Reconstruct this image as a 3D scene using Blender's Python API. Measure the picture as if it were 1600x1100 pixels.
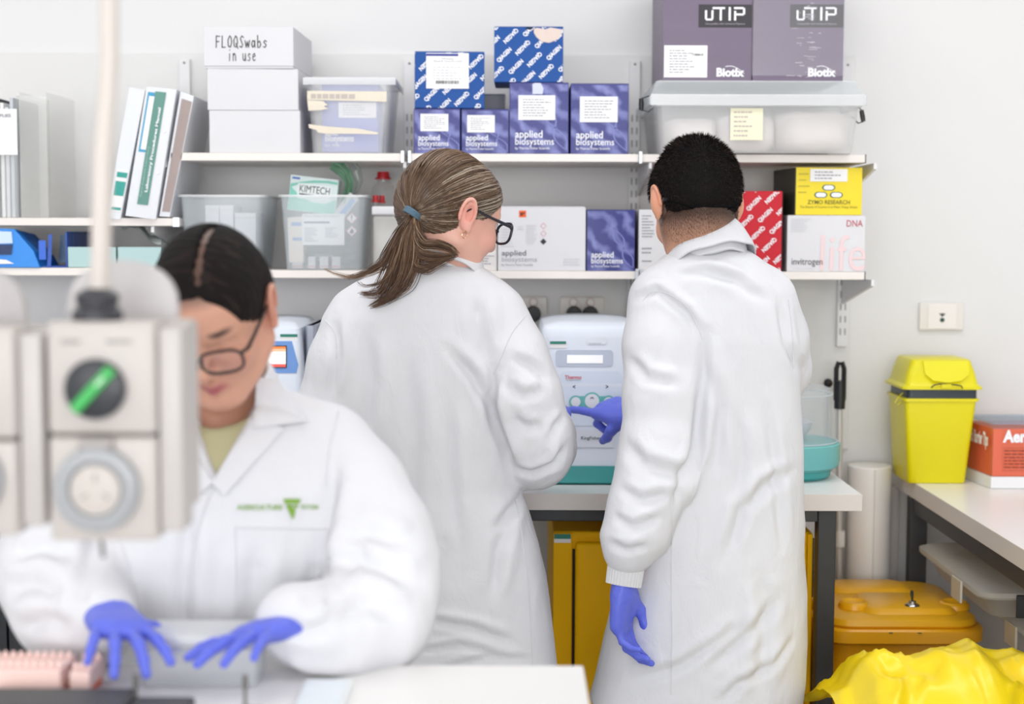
import bpy, bmesh, math, random
import numpy as np
from mathutils import Vector, Matrix, Euler
random.seed(7); np.random.seed(7)
for o in list(bpy.data.objects): bpy.data.objects.remove(o)
C = bpy.context.scene.collection
PI = math.pi
# ---------------------------------------------------------------- camera
FPX = 2350.0; CAMZ = 1.45; PITCH = math.atan(180/FPX); ROLL = math.radians(0.18)
cam = bpy.data.objects.new('camera', bpy.data.cameras.new('camera')); C.objects.link(cam)
cam.location = (0, 0, CAMZ)
Rm = Matrix.Rotation(PI/2-PITCH, 3, 'X') @ Matrix.Rotation(ROLL, 3, 'Z')
cam.rotation_euler = Rm.to_euler()
cam.data.sensor_width = 36; cam.data.lens = FPX/1600*36
cam.data.clip_start = .05; cam.data.clip_end = 50
cam.data.dof.use_dof = True; cam.data.dof.focus_distance = 2.92; cam.data.dof.aperture_fstop = 2.6
bpy.context.scene.camera = cam
vs = bpy.context.scene.view_settings
vs.view_transform = 'Standard'; vs.look = 'None'; vs.gamma = 1; vs.use_curve_mapping = False
vs.exposure = -0.33
def P(px, py, d):                       # world point seen at photo pixel px,py at depth d (metres from the camera along +Y)
    v = Rm @ Vector(((px-800)/FPX, (550-py)/FPX, -1))
    v = v*(d/v.y)
    return Vector((v.x, v.y, v.z+CAMZ))
def X(px, d, py=400): return P(px, py, d).x
def Z(py, d, px=800): return P(px, py, d).z
# ---------------------------------------------------------------- world, room lamps and an added fill
w = bpy.data.worlds.new('world'); bpy.context.scene.world = w; w.use_nodes = True
w.node_tree.nodes['Background'].inputs[0].default_value = (1, .985, .97, 1)
w.node_tree.nodes['Background'].inputs[1].default_value = 0.95
def area(name, loc, sx, sy, power, rot=(0,0,0), col=(.985,.99,1)):
    l = bpy.data.lights.new(name, 'AREA'); l.shape = 'RECTANGLE'; l.size = sx; l.size_y = sy; l.energy = power; l.color = col
    o = bpy.data.objects.new(name, l); C.objects.link(o); o.location = loc; o.rotation_euler = rot
    o['label'] = 'ceiling light panel above the lab'; o['kind'] = 'structure'
    return o
for lx, ly, lw, lh, pw in ((-2.0,2.75,1.2,.5,11), (-.3,2.75,1.2,.5,11), (1.1,2.75,1.0,.5,10), (-1.4,.9,1.2,.6,9), (.7,.9,1.2,.6,10), (-1.4,-1.2,1.2,.6,12), (.7,-1.2,1.2,.6,12)):
    area('ceiling_panel_light', (lx, ly, 2.67), lw, lh, pw)
o = area('added_fill_light', (-.6, -3.95, 1.6), 4.6, 1.7, 185, (PI/2, 0, 0), (.97,.985,1)); o['label'] = 'added soft fill light behind the viewer'  # added frontal fill to brighten the shelves; the front wall has no window
# ---------------------------------------------------------------- materials
def lin(c):
    return tuple(((v/255)/12.92 if v/255 <= .04045 else ((v/255+.055)/1.055)**2.4) for v in c)
_M = {}
def mat(name, rgb, rough=.55, metal=0, bump=0, bscale=200, alpha=1, emit=0, spec=.5, var=0, vscale=6, sheen=0, coat=0):
    if name in _M: return _M[name]
    m = bpy.data.materials.new(name); m.use_nodes = True; nt = m.node_tree; b = nt.nodes['Principled BSDF']
    c = lin(rgb); b.inputs['Base Color'].default_value = (*c, 1); b.inputs['Roughness'].default_value = rough
    b.inputs['Metallic'].default_value = metal; b.inputs['Specular IOR Level'].default_value = spec
    if sheen: b.inputs['Sheen Weight'].default_value = sheen
    if coat: b.inputs['Coat Weight'].default_value = coat
    tc = nt.nodes.new('ShaderNodeTexCoord')
    if var:
        n = nt.nodes.new('ShaderNodeTexNoise'); n.inputs['Scale'].default_value = vscale; n.inputs['Detail'].default_value = 4
        nt.links.new(tc.outputs['Object'], n.inputs['Vector'])
        mx = nt.nodes.new('ShaderNodeMix'); mx.data_type = 'RGBA'
        mx.inputs[6].default_value = (*[v*(1-var) for v in c], 1); mx.inputs[7].default_value = (*[min(1, v*(1+var)) for v in c], 1)
        nt.links.new(n.outputs['Fac'], mx.inputs[0]); nt.links.new(mx.outputs[2], b.inputs['Base Color'])
    if bump:
        n = nt.nodes.new('ShaderNodeTexNoise'); n.inputs['Scale'].default_value = bscale; n.inputs['Detail'].default_value = 3
        nt.links.new(tc.outputs['Object'], n.inputs['Vector'])
        bp = nt.nodes.new('ShaderNodeBump'); bp.inputs['Strength'].default_value = bump; bp.inputs['Distance'].default_value = .002
        nt.links.new(n.outputs['Fac'], bp.inputs['Height']); nt.links.new(bp.outputs[0], b.inputs['Normal'])
    if emit:
        b.inputs['Emission Color'].default_value = (*c, 1); b.inputs['Emission Strength'].default_value = emit
    if alpha < 1:
        out = nt.nodes['Material Output']; t = nt.nodes.new('ShaderNodeBsdfTransparent'); mix = nt.nodes.new('ShaderNodeMixShader')
        mix.inputs[0].default_value = alpha
        nt.links.new(t.outputs[0], mix.inputs[1]); nt.links.new(b.outputs[0], mix.inputs[2]); nt.links.new(mix.outputs[0], out.inputs[0])
    _M[name] = m
    return m
def film_mat(name, rgb, alpha, rough=.25):
    """thin clear or frosted plastic: see-through, with a milky share that scatters light both ways and a gloss"""
    if name in _M: return _M[name]
    m = bpy.data.materials.new(name); m.use_nodes = True; nt = m.node_tree; nt.nodes.remove(nt.nodes['Principled BSDF']); out = nt.nodes['Material Output']
    N = nt.nodes.new; c = (*lin(rgb), 1)
    t = N('ShaderNodeBsdfTransparent'); d = N('ShaderNodeBsdfDiffuse'); l = N('ShaderNodeBsdfTranslucent'); g = N('ShaderNodeBsdfGlossy')
    d.inputs[0].default_value = c; l.inputs[0].default_value = c; g.inputs['Roughness'].default_value = rough
    a = N('ShaderNodeMixShader'); b = N('ShaderNodeMixShader'); e = N('ShaderNodeMixShader'); e.inputs[0].default_value = .05
    a.inputs[0].default_value = .35; b.inputs[0].default_value = alpha; K = nt.links.new
    K(d.outputs[0], a.inputs[1]); K(l.outputs[0], a.inputs[2]); K(t.outputs[0], b.inputs[1]); K(a.outputs[0], b.inputs[2])
    K(b.outputs[0], e.inputs[1]); K(g.outputs[0], e.inputs[2]); K(e.outputs[0], out.inputs[0])
    _M[name] = m; return m
def vcol_mat(name, rough=.5, sss=0, bump=0, bscale=300):
    m = mat(name, (200,150,130), rough, bump=bump, bscale=bscale); nt = m.node_tree; b = nt.nodes['Principled BSDF']
    a = nt.nodes.new('ShaderNodeAttribute'); a.attribute_name = 'Col'
    nt.links.new(a.outputs['Color'], b.inputs['Base Color'])
    if sss: b.inputs['Subsurface Weight'].default_value = sss; b.inputs['Subsurface Scale'].default_value = .006
    return m
def art_mat(name, dark, light, scale=9, kind='wave', thr=.5):
    """printed carton artwork: swirls of a lighter tone on a dark ground"""
    if name in _M: return _M[name]
    m = mat(name, dark, .35); nt = m.node_tree; b = nt.nodes['Principled BSDF']
    tc = nt.nodes.new('ShaderNodeTexCoord')
    wv = nt.nodes.new('ShaderNodeTexWave'); wv.inputs['Scale'].default_value = scale; wv.inputs['Distortion'].default_value = 9
    wv.inputs['Detail'].default_value = 3; wv.inputs['Detail Scale'].default_value = 1.2; wv.bands_direction = 'DIAGONAL'
    ns = nt.nodes.new('ShaderNodeTexNoise'); ns.inputs['Scale'].default_value = scale*2.2; ns.inputs['Detail'].default_value = 3
    mu = nt.nodes.new('ShaderNodeMath'); mu.operation = 'MULTIPLY'
    cr = nt.nodes.new('ShaderNodeValToRGB'); cr.color_ramp.elements[0].position = .12; cr.color_ramp.elements[1].position = .75
    cr.color_ramp.elements[0].color = (*lin(dark), 1); cr.color_ramp.elements[1].color = (*lin(light), 1)
    nt.links.new(tc.outputs['Object'], wv.inputs['Vector']); nt.links.new(tc.outputs['Object'], ns.inputs['Vector'])
    nt.links.new(wv.outputs['Fac'], mu.inputs[0]); nt.links.new(ns.outputs['Fac'], mu.inputs[1])
    nt.links.new(mu.outputs[0], cr.inputs[0]); nt.links.new(cr.outputs[0], b.inputs['Base Color'])
    return m
# ---------------------------------------------------------------- mesh builder
def bevel_box(x0, x1, y0, y1, z0, z1, bv, seg=2):
    bm = bmesh.new(); bmesh.ops.create_cube(bm, size=1)
    for v in bm.verts:
        v.co = Vector((x0+(v.co.x+.5)*(x1-x0), y0+(v.co.y+.5)*(y1-y0), z0+(v.co.z+.5)*(z1-z0)))
    if bv > 0: bmesh.ops.bevel(bm, geom=bm.edges[:]+bm.verts[:], offset=bv, segments=seg, profile=.5, affect='EDGES')
    bm.verts.ensure_lookup_table()
    vs_ = [v.co.copy() for v in bm.verts]; fs = [[v.index for v in f.verts] for f in bm.faces]; bm.free()
    return vs_, fs
_T = {}
def text_geo(s, bold=0.0):
    k = (s, bold)
    if k in _T: return _T[k]
    cu = bpy.data.curves.new('t', 'FONT'); cu.body = s; cu.resolution_u = 3; cu.offset = bold; cu.size = 1
    o = bpy.data.objects.new('t', cu); me = bpy.data.meshes.new_from_object(o)
    v = [(q.co.x, q.co.y) for q in me.vertices]; f = [list(p.vertices) for p in me.polygons]
    bpy.data.objects.remove(o); bpy.data.curves.remove(cu); bpy.data.meshes.remove(me)
    _T[k] = (v, f)
    return _T[k]
class MB:
    def __init__(s, M=None): s.v = []; s.f = []; s.M = M; s.smooth = False
    def add(s, vs_, fs):
        n = len(s.v)
        for p in vs_:
            p = Vector(p); s.v.append(s.M @ p if s.M else p)
        s.f += [[i+n for i in f] for f in fs]
        return s
    def box(s, x0, x1, y0, y1, z0, z1, bv=.001, seg=2): return s.add(*bevel_box(x0, x1, y0, y1, z0, z1, bv, seg))
    def quad(s, x0, x1, z0, z1, y): return s.add([(x0,y,z0),(x1,y,z0),(x1,y,z1),(x0,y,z1)], [[0,1,2,3]])
    def frustum(s, a, b, z0, z1, cap0=True, cap1=True):       # a,b = (x0,x1,y0,y1) at z0 and z1
        vs_ = [(a[0],a[2],z0),(a[1],a[2],z0),(a[1],a[3],z0),(a[0],a[3],z0),(b[0],b[2],z1),(b[1],b[2],z1),(b[1],b[3],z1),(b[0],b[3],z1)]
        f = [[0,1,5,4],[1,2,6,5],[2,3,7,6],[3,0,4,7]]
        if cap0: f.append([3,2,1,0])
        if cap1: f.append([4,5,6,7])
        return s.add(vs_, f)
    def rings(s, rings, cap=True, closed=False):
        n = len(rings[0]); vs_ = [p for r in rings for p in r]; f = []
        m = len(rings)
        for i in range(m if closed else m-1):
            a = i*n; b = ((i+1) % m)*n
            for j in range(n): f.append([a+j, a+(j+1) % n, b+(j+1) % n, b+j])
        if cap and not closed: f.append(list(range(n))[::-1]); f.append([(m-1)*n+j for j in range(n)])
        return s.add(vs_, f)
    def lathe(s, prof, c=(0,0,0), n=32, cap=True, sx=1, sy=1):   # prof: (r,z)
        rs = [[(c[0]+sx*r*math.cos(2*PI*j/n), c[1]+sy*r*math.sin(2*PI*j/n), c[2]+z) for j in range(n)] for r, z in prof]
        return s.rings(rs, cap)
    def tube(s, pts, r, n=8, closed=False, cap=True):
        pts = [Vector(p) for p in pts]; m = len(pts); rs = []
        rr = r if hasattr(r, '__len__') else [r]*m
        t0 = (pts[1]-pts[0]).normalized(); up = Vector((0,0,1)) if abs(t0.z) < .9 else Vector((0,1,0))
        u = t0.cross(up).normalized()
        for i in range(m):
            a = pts[(i-1) % m] if (closed or i > 0) else pts[0]; b = pts[(i+1) % m] if (closed or i < m-1) else pts[-1]
            t = (b-a).normalized(); u = (u-t*u.dot(t)).normalized(); v = t.cross(u)
            rs.append([pts[i]+(u*math.cos(2*PI*j/n)+v*math.sin(2*PI*j/n))*rr[i] for j in range(n)])
        return s.rings(rs, cap, closed)
    def prism(s, poly, y0, y1):                              # poly in (x,z), counter-clockwise seen from the camera
        n = len(poly); vs_ = [(x,y0,z) for x,z in poly]+[(x,y1,z) for x,z in poly]
        f = [list(range(n)), list(range(n, 2*n))[::-1]]+[[(i+1) % n, i, i+n, (i+1) % n+n] for i in range(n)]
        return s.add(vs_, f)
    def ball(s, c, rx, ry=None, rz=None, n=16, m=10):
        ry = ry or rx; rz = rz or rx
        rs = [[(c[0]+rx*math.sin(t)*math.cos(2*PI*j/n), c[1]+ry*math.sin(t)*math.sin(2*PI*j/n), c[2]-rz*math.cos(t)) for j in range(n)] for t in [PI*(i+.02)/(m+.04) for i in range(m+1)]]
        return s.rings(rs, True)
    def text(s, t, x0, x1, z0, z1, y, bold=0.0, shear=0):    # fitted to the rectangle on a plane facing the camera
        v, f = text_geo(t, bold)
        if not v: return s
        ax = min(p[0] for p in v); bx = max(p[0] for p in v); az = min(p[1] for p in v); bz = max(p[1] for p in v)
        return s.add([(x0+(p[0]-ax)/(bx-ax)*(x1-x0)+shear*(p[1]-az)/(bz-az)*(z1-z0), y, z0+(p[1]-az)/(bz-az)*(z1-z0)) for p in v], f)
    def scribble(s, x0, x1, z0, z1, y, rows, fill=.8, h=.35):  # illegible small print as broken lines
        for i in range(rows):
            zc = z1-(i+.5)*(z1-z0)/rows; hh = (z1-z0)/rows*h/2; x = x0; end = x0+(x1-x0)*random.uniform(.5, 1)*min(1, fill+.2)
            while x < end:
                l = (x1-x0)*random.uniform(.06, .16); s.quad(x, min(x+l, x1), zc-hh, zc+hh, y); x += l+(x1-x0)*.025
        return s
    def clip(s, x0, x1, z0, z1):
        bm = bmesh.new(); bv = [bm.verts.new(p) for p in s.v]
        for f in s.f:
            try: bm.faces.new([bv[i] for i in f])
            except ValueError: pass
        for co, no in (((x0,0,0),(-1,0,0)), ((x1,0,0),(1,0,0)), ((0,0,z0),(0,0,-1)), ((0,0,z1),(0,0,1))):
            bmesh.ops.bisect_plane(bm, geom=bm.verts[:]+bm.edges[:]+bm.faces[:], plane_co=co, plane_no=no, clear_outer=True)
        bm.verts.ensure_lookup_table(); bm.verts.index_update()
        s.v = [v.co.copy() for v in bm.verts]; s.f = [[v.index for v in f.verts] for f in bm.faces]; bm.free()
        return s
def link(name, me, m, parent=None, base=None):
    o = bpy.data.objects.new(name, me); C.objects.link(o)
    for q in (m if isinstance(m, (list, tuple)) else [m]): me.materials.append(q)
    if parent: o.parent = parent
    return o
def base_of(o):
    b = Vector((0,0,0))
    while o: b = b+o.location; o = o.parent
    return b
def part(name, mb, m, parent=None, smooth=None, label=None, loc=None, kind=None):
    b = base_of(parent) if parent else Vector(loc or (0,0,0))
    me = bpy.data.meshes.new(name); me.from_pydata([tuple(p-b) for p in mb.v], [], mb.f)
    sm = mb.smooth if smooth is None else smooth
    if sm:
        me.polygons.foreach_set('use_smooth', [True]*len(me.polygons))
        try: me.set_sharp_from_angle(angle=math.radians(38))
        except Exception: pass
    me.update()
    o = link(name, me, m, parent)
    if not parent: o.location = b
    if label: o['label'] = label
    if kind: o['kind'] = kind
    return o
def thing(name, label, cat, loc, group=None):
    o = bpy.data.objects.new(name, None); C.objects.link(o); o.location = loc; o.empty_display_size = .05
    o['label'] = label; o['category'] = cat
    if group: o['group'] = group
    return o
def tag(o, label, cat, group=None):
    o['label'] = label; o['category'] = cat
    if group: o['group'] = group
    return o
def struct(name, mb, m, parent=None, smooth=None):
    o = part(name, mb, m, parent, smooth)
    if not parent: o['kind'] = 'structure'
    return o
# ---------------------------------------------------------------- signed distance modelling (coats, bodies, hands, hair)
def vnoise(x, y, z, seed=0):
    def h(i, j, k):
        n = (i*374761393+j*668265263+k*2147483647+seed*974634777) & 0x7fffffff
        n = ((n ^ (n >> 13))*1274126177) & 0x7fffffff
        return ((n ^ (n >> 16)) & 0xffff)/65535.0
    xi = np.floor(x).astype(np.int64); yi = np.floor(y).astype(np.int64); zi = np.floor(z).astype(np.int64)
    u = x-xi; v = y-yi; w_ = z-zi; u = u*u*(3-2*u); v = v*v*(3-2*v); w_ = w_*w_*(3-2*w_)
    r = 0
    for a in (0, 1):
        for b in (0, 1):
            for c in (0, 1):
                r = r+h(xi+a, yi+b, zi+c)*(u if a else 1-u)*(v if b else 1-v)*(w_ if c else 1-w_)
    return r*2-1
def axis(*seg):       # (start, end, step) pieces
    out = []
    for a, b, h in seg:
        n = max(1, int(round((b-a)/h))); out += list(np.linspace(a, b, n, endpoint=False))
    out.append(seg[-1][1]); return np.array(out, dtype=np.float32)
class SDF:
    def __init__(s, xs, ys, zs):
        s.a = [np.asarray(q, dtype=np.float32) for q in (xs, ys, zs)]
        s.D = np.full([len(q) for q in s.a], .5, dtype=np.float32)
    def sub(s, lo, hi):
        sl = []; g = []
        for i in range(3):
            q = s.a[i]; a = max(0, int(np.searchsorted(q, lo[i]))-1); b = min(len(q), int(np.searchsorted(q, hi[i]))+1)
            if b <= a: return None
            sl.append(slice(a, b)); sh = [1,1,1]; sh[i] = b-a; g.append(q[a:b].reshape(sh))
        return tuple(sl), g
    def op(s, lo, hi, fn, k=.01, mode='u'):
        m = k+.03; r = s.sub([q-m for q in lo], [q+m for q in hi])
        if r is None: return
        sl, g = r; d = fn(*g); A = s.D[sl]
        if mode == 'u':
            h = np.clip(.5+.5*(A-d)/k, 0, 1); s.D[sl] = A*(1-h)+d*h-k*h*(1-h)
        elif mode == 's':
            h = np.clip(.5-.5*(A+d)/k, 0, 1); s.D[sl] = A*(1-h)+(-d)*h+k*h*(1-h)
    def cone(s, a, b, ra, rb, k=.01, mode='u', flat=None):
        a = np.array(a, float); b = np.array(b, float); ba = b-a; L2 = max(1e-9, ba.dot(ba)); r = max(ra, rb)
        def fn(x, y, z):
            px = x-a[0]; py = y-a[1]; pz = z-a[2]
            t = np.clip((px*ba[0]+py*ba[1]+pz*ba[2])/L2, 0, 1)
            dx = px-t*ba[0]; dy = py-t*ba[1]; dz = pz-t*ba[2]
            if flat is not None:
                nrm, fac = flat; q = dx*nrm[0]+dy*nrm[1]+dz*nrm[2]
                dx = dx+nrm[0]*q*(fac-1); dy = dy+nrm[1]*q*(fac-1); dz = dz+nrm[2]*q*(fac-1)
            return np.sqrt(dx*dx+dy*dy+dz*dz)-(ra+(rb-ra)*t)
        s.op(np.minimum(a, b)-r, np.maximum(a, b)+r, fn, k, mode)
    def chain(s, pts, rs, k=.01, mode='u', flat=None):
        for i in range(len(pts)-1): s.cone(pts[i], pts[i+1], rs[i], rs[i+1], k, mode, flat)
    def ell(s, c, r, k=.01, mode='u', R=None):
        c = np.array(c, float); r = np.array(r, float); R_ = np.array(R) if R is not None else None
        m = r.max() if R is not None else r; mn = r.min()
        def fn(x, y, z):
            p = [x-c[0], y-c[1], z-c[2]]
            if R_ is not None: p = [R_[0][i]*p[0]+R_[1][i]*p[1]+R_[2][i]*p[2] for i in range(3)]
            k0 = np.sqrt((p[0]/r[0])**2+(p[1]/r[1])**2+(p[2]/r[2])**2)
            k1 = np.sqrt((p[0]/r[0]**2)**2+(p[1]/r[1]**2)**2+(p[2]/r[2]**2)**2)+1e-6
            return k0*(k0-1)/k1
        s.op(c-m, c+m, fn, k, mode)
    def column(s, rows, k=.02, mode='u', pw=2.3):
        """rows of (z, cx, cy, rx, ry): a stack of super-ellipses"""
        rows = sorted(rows); q = np.array(rows, float); zz = q[:,0]
        lo = [(q[:,1]-q[:,3]).min(), (q[:,2]-q[:,4]).min(), zz[0]]; hi = [(q[:,1]+q[:,3]).max(), (q[:,2]+q[:,4]).max(), zz[-1]]
        def fn(x, y, z):
            f = [np.interp(z, zz, q[:,i]) for i in range(1, 5)]
            d = ((np.abs((x-f[0])/f[2])**pw+np.abs((y-f[1])/f[3])**pw)**(1/pw)-1)*np.minimum(f[2], f[3])
            return np.maximum(d, np.maximum(zz[0]-z, z-zz[-1])).astype(np.float32)
        s.op(lo, hi, fn, k, mode)
    def mesh(s, smooth=0):
        D = s.D; D[0] = D[-1] = .5; D[:,0] = D[:,-1] = .5; D[:,:,0] = D[:,:,-1] = .5
        S = D < 0; nx, ny, nz = D.shape
        cnt = np.zeros((nx-1, ny-1, nz-1), np.int8)
        for a in (0,1):
            for b in (0,1):
                for c in (0,1): cnt += S[a:nx-1+a, b:ny-1+b, c:nz-1+c]
        act = np.argwhere((cnt > 0) & (cnt < 8)); idx = np.full(cnt.shape, -1, np.int32)
        idx[act[:,0], act[:,1], act[:,2]] = np.arange(len(act))
        acc = np.zeros((len(act), 3)); num = np.zeros(len(act))
        cs = [(a,b,c) for a in (0,1) for b in (0,1) for c in (0,1)]
        val = {c: D[act[:,0]+c[0], act[:,1]+c[1], act[:,2]+c[2]] for c in cs}
        for c in cs:
            for ax in range(3):
                if c[ax]: continue
                e = list(c); e[ax] = 1; e = tuple(e); v0 = val[c]; v1 = val[e]; m = (v0 < 0) != (v1 < 0)
                t = np.where(m, v0/np.where(m, v0-v1, 1), 0)
                for i in range(3): acc[:,i] += np.where(m, c[i]+(t if i == ax else 0), 0)
                num += m
        acc /= num[:,None]; V = np.zeros_like(acc)
        for i in range(3):
            q = s.a[i]; V[:,i] = q[act[:,i]]+acc[:,i]*(q[act[:,i]+1]-q[act[:,i]])
        F = []
        for ax in range(3):
            n = [nx, ny, nz]; sl0 = [slice(1, n[i]-1) for i in range(3)]; sl1 = list(sl0); sl0[ax] = slice(0, n[ax]-1); sl1[ax] = slice(1, n[ax])
            a_ = S[tuple(sl0)]; b_ = S[tuple(sl1)]; e = np.argwhere(a_ != b_)
            if not len(e): continue
            ins = a_[e[:,0], e[:,1], e[:,2]]
            for i in range(3):
                if i != ax: e[:,i] += 1
            u = (ax+1) % 3; v = (ax+2) % 3; quad = []
            for du, dv in ((1,1),(0,1),(0,0),(1,0)):
                c = e.copy(); c[:,u] -= du; c[:,v] -= dv; quad.append(idx[c[:,0], c[:,1], c[:,2]])
            Q = np.stack(quad, 1); Q[~ins] = Q[~ins][:, ::-1]; F.append(Q)
        F = np.concatenate(F)
        if smooth: V = lap(V, F, smooth)
        return V, F
def lap(V, F, it):
    e = np.concatenate([F[:, [0,1]], F[:, [1,2]], F[:, [2,3]], F[:, [3,0]]]); n = len(V)
    deg = np.bincount(e[:,0], minlength=n)+np.bincount(e[:,1], minlength=n)
    for q in range(it):
        lam = .5 if q % 2 == 0 else -.48
        A = np.stack([np.bincount(e[:,0], V[e[:,1], i], n)+np.bincount(e[:,1], V[e[:,0], i], n) for i in range(3)], 1)/np.maximum(deg, 1)[:,None]
        V = V+lam*(A-V)
    return V
def normals(V, F):
    a = V[F[:,2]]-V[F[:,0]]; b = V[F[:,3]]-V[F[:,1]]; fn = np.cross(a, b)
    N = np.stack([sum(np.bincount(F[:,j], fn[:,i], len(V)) for j in range(4)) for i in range(3)], 1)
    return N/np.maximum(np.linalg.norm(N, axis=1), 1e-12)[:,None]
def np_mesh(name, V, F, m, parent, col=None, label=None, kind=None, smooth=True):
    b = np.array(base_of(parent)) if parent else np.zeros(3)
    me = bpy.data.meshes.new(name); V = (V-b).astype(np.float32); k = F.shape[1]
    me.vertices.add(len(V)); me.vertices.foreach_set('co', V.ravel())
    me.loops.add(F.size); me.loops.foreach_set('vertex_index', F.astype(np.int32).ravel())
    me.polygons.add(len(F)); me.polygons.foreach_set('loop_start', np.arange(0, F.size, k, dtype=np.int32))
    try: me.polygons.foreach_set('loop_total', np.full(len(F), k, dtype=np.int32))
    except Exception: pass
    me.polygons.foreach_set('use_smooth', np.full(len(F), smooth))
    me.update(calc_edges=True)
    if col is not None:
        at = me.color_attributes.new('Col', 'FLOAT_COLOR', 'POINT')
        at.data.foreach_set('color', np.concatenate([col, np.ones((len(V), 1))], 1).astype(np.float32).ravel())
    me.validate()
    o = link(name, me, m, parent)
    if label: o['label'] = label
    if kind: o['kind'] = kind
    return o
def folds(V, F, lines, d, side=-1):
    """cloth folds: lines of (depth, width, [(px,py),...]); the cloth is pushed in along the line and bulges beside it.
    Lines run over the face of the cloth turned to side*Y; vertices that face away keep their place."""
    N = normals(V, F); face = np.clip(side*N[:,1]*1.6, 0, 1); off = np.zeros(len(V))
    for dep, wd, pts in lines:
        q = [np.array((P(a, b, d).x, P(a, b, d).z)) for a, b in pts]; best = np.full(len(V), 9.); sg = np.zeros(len(V)); tt = np.zeros(len(V)); n = len(q)-1
        xz = V[:, [0,2]]
        for i in range(n):
            ab = q[i+1]-q[i]; t = np.clip(((xz-q[i]) @ ab)/max(1e-9, ab @ ab), 0, 1); w_ = xz-q[i]-t[:,None]*ab
            dd = np.hypot(w_[:,0], w_[:,1]); cr = np.sign(ab[0]*w_[:,1]-ab[1]*w_[:,0]); m = dd < best
            best[m] = dd[m]; sg[m] = cr[m]; tt[m] = (i+t[m])/n
        ta = np.clip(np.minimum(tt, 1-tt)*5, 0, 1)*.85+.15
        prof = -np.exp(-(best/wd)**2)+.75*np.exp(-((best-1.7*wd)/(1.1*wd))**2)*(sg > 0)+.25*np.exp(-((best-1.7*wd)/(1.1*wd))**2)*(sg <= 0)
        off += dep*prof*ta
    return V+N*(1.5*off*face)[:,None]
def wrinkle(V, F, amp, sc, seed, stretch=(1,1,1), ridged=True):
    N = normals(V, F); q = V*np.array(stretch)*sc
    wx = vnoise(q[:,0]*.6, q[:,1]*.6, q[:,2]*.6, seed+5)*.9; wz = vnoise(q[:,0]*.6+9, q[:,1]*.6, q[:,2]*.6, seed+6)*.9
    n = vnoise(q[:,0]+wx, q[:,1]+wz, q[:,2]+wx, seed)
    if ridged: n = (.5-np.abs(n))*1.6
    n2 = vnoise(q[:,0]*2.3+wz, q[:,1]*2.3+wx, q[:,2]*2.3, seed+1)
    return V+N*((n*.8+n2*.3)*amp)[:,None]
# ================================================================ THE ROOM
WALL = 3.90; BF = 3.20; BT = .90                       # back wall, front edge and top of the long bench
m_wall = mat('wall_paint', (234,233,233), .6, bump=.05, bscale=60)
m_panel = mat('wall_panel', (228,227,226), .45)
m_floor = mat('vinyl_floor', (176,176,174), .35, var=.05, vscale=30)
m_ceil = mat('ceiling_paint', (240,240,238), .8)
struct('wall_back', MB().box(-3.2, 1.75, WALL, WALL+.1, 0, 2.7, 0), m_wall)
struct('wall_right', MB().box(1.75, 1.85, -4.1, WALL+.1, 0, 2.7, 0), m_wall)
struct('wall_left', MB().box(-3.3, -3.2, -4.1, WALL+.1, 0, 2.7, 0), m_wall)
struct('floor', MB().box(-3.3, 1.85, -4.1, WALL+.1, -.05, 0, 0), m_floor)
zlip = Z(86, WALL)
struct('trim_1', MB().box(-3.2, X(1330, WALL), WALL-.012, WALL-.0005, BT+.001, zlip, .002), m_panel)
# ---- long bench
m_top = mat('bench_laminate', (243,241,239), .3)
m_edge = mat('bench_edging', (226,219,214), .35)
m_steel = mat('charcoal_steel', (54,56,60), .45)
xr = X(1347.5, BF, 775); zb = BT-.036
t = thing('lab_bench', 'long white-topped bench on charcoal steel frame along the back wall', 'bench', (-.5, 3.55, 0))
part('worktop', MB().box(-3.15, xr-.001, BF+.002, WALL-.014, zb, BT, .0008), m_top, t)
part('edge_strip', MB().box(-3.15, xr, BF, BF+.0018, zb, BT, .0005), m_edge, t)
x0 = X(1276, BF+.03, 950); x1 = X(1304, BF+.03, 950)
part('leg', MB().box(x0, x1, BF+.03, BF+.07, 0, zb-.0005, .002), m_steel, t)
part('leg', MB().box(x0, x1, WALL-.08, WALL-.04, 0, zb-.0005, .002), m_steel, t)
for xx in (-.12, -1.5, -3.0):
    part('leg', MB().box(xx, xx+.04, BF+.03, BF+.07, 0, zb-.0005, .002), m_steel, t)
part('rail', MB().box(-3.1, x0-.0005, BF+.032, BF+.068, zb-.03, zb-.0005, .002), m_steel, t)
part('rail', MB().box(x0+.002, x1-.002, BF+.0705, WALL-.0805, zb-.035, zb-.0005, .002), m_steel, t)
# ---- side bench on the right, running towards the camera
SB = 1.45-360*WALL/FPX-.004
xs = X(1392, WALL, 730); 
t = thing('side_bench', 'white-topped side bench on the right running towards the viewer', 'bench', (1.4, 2.9, 0))
part('worktop', MB().box(xs+.002, 1.745, 1.9, WALL-.002, SB-.04, SB, .0008), m_top, t)
part('edge_strip', MB().box(xs, xs+.0018, 1.9, WALL-.002, SB-.04, SB, .0005), m_edge, t)
a = X(1419, 3.72, 850); b = X(1445, 3.72, 850)
part('leg', MB().box(a, b, 3.7, 3.74, 0, SB-.0405, .002), m_steel, t)
part('leg', MB().box(a, b, 2.0, 2.04, 0, SB-.0405, .002), m_steel, t)
part('rail', MB().box(a+.004, b-.004, 2.041, 3.699, SB-.08, SB-.0405, .002), m_steel, t)
part('end_panel', MB().box(xs+.012, a-.01, WALL-.04, WALL-.002, 0, SB-.0405, .001), mat('grey_panel', (190,184,180), .5), t)
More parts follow.
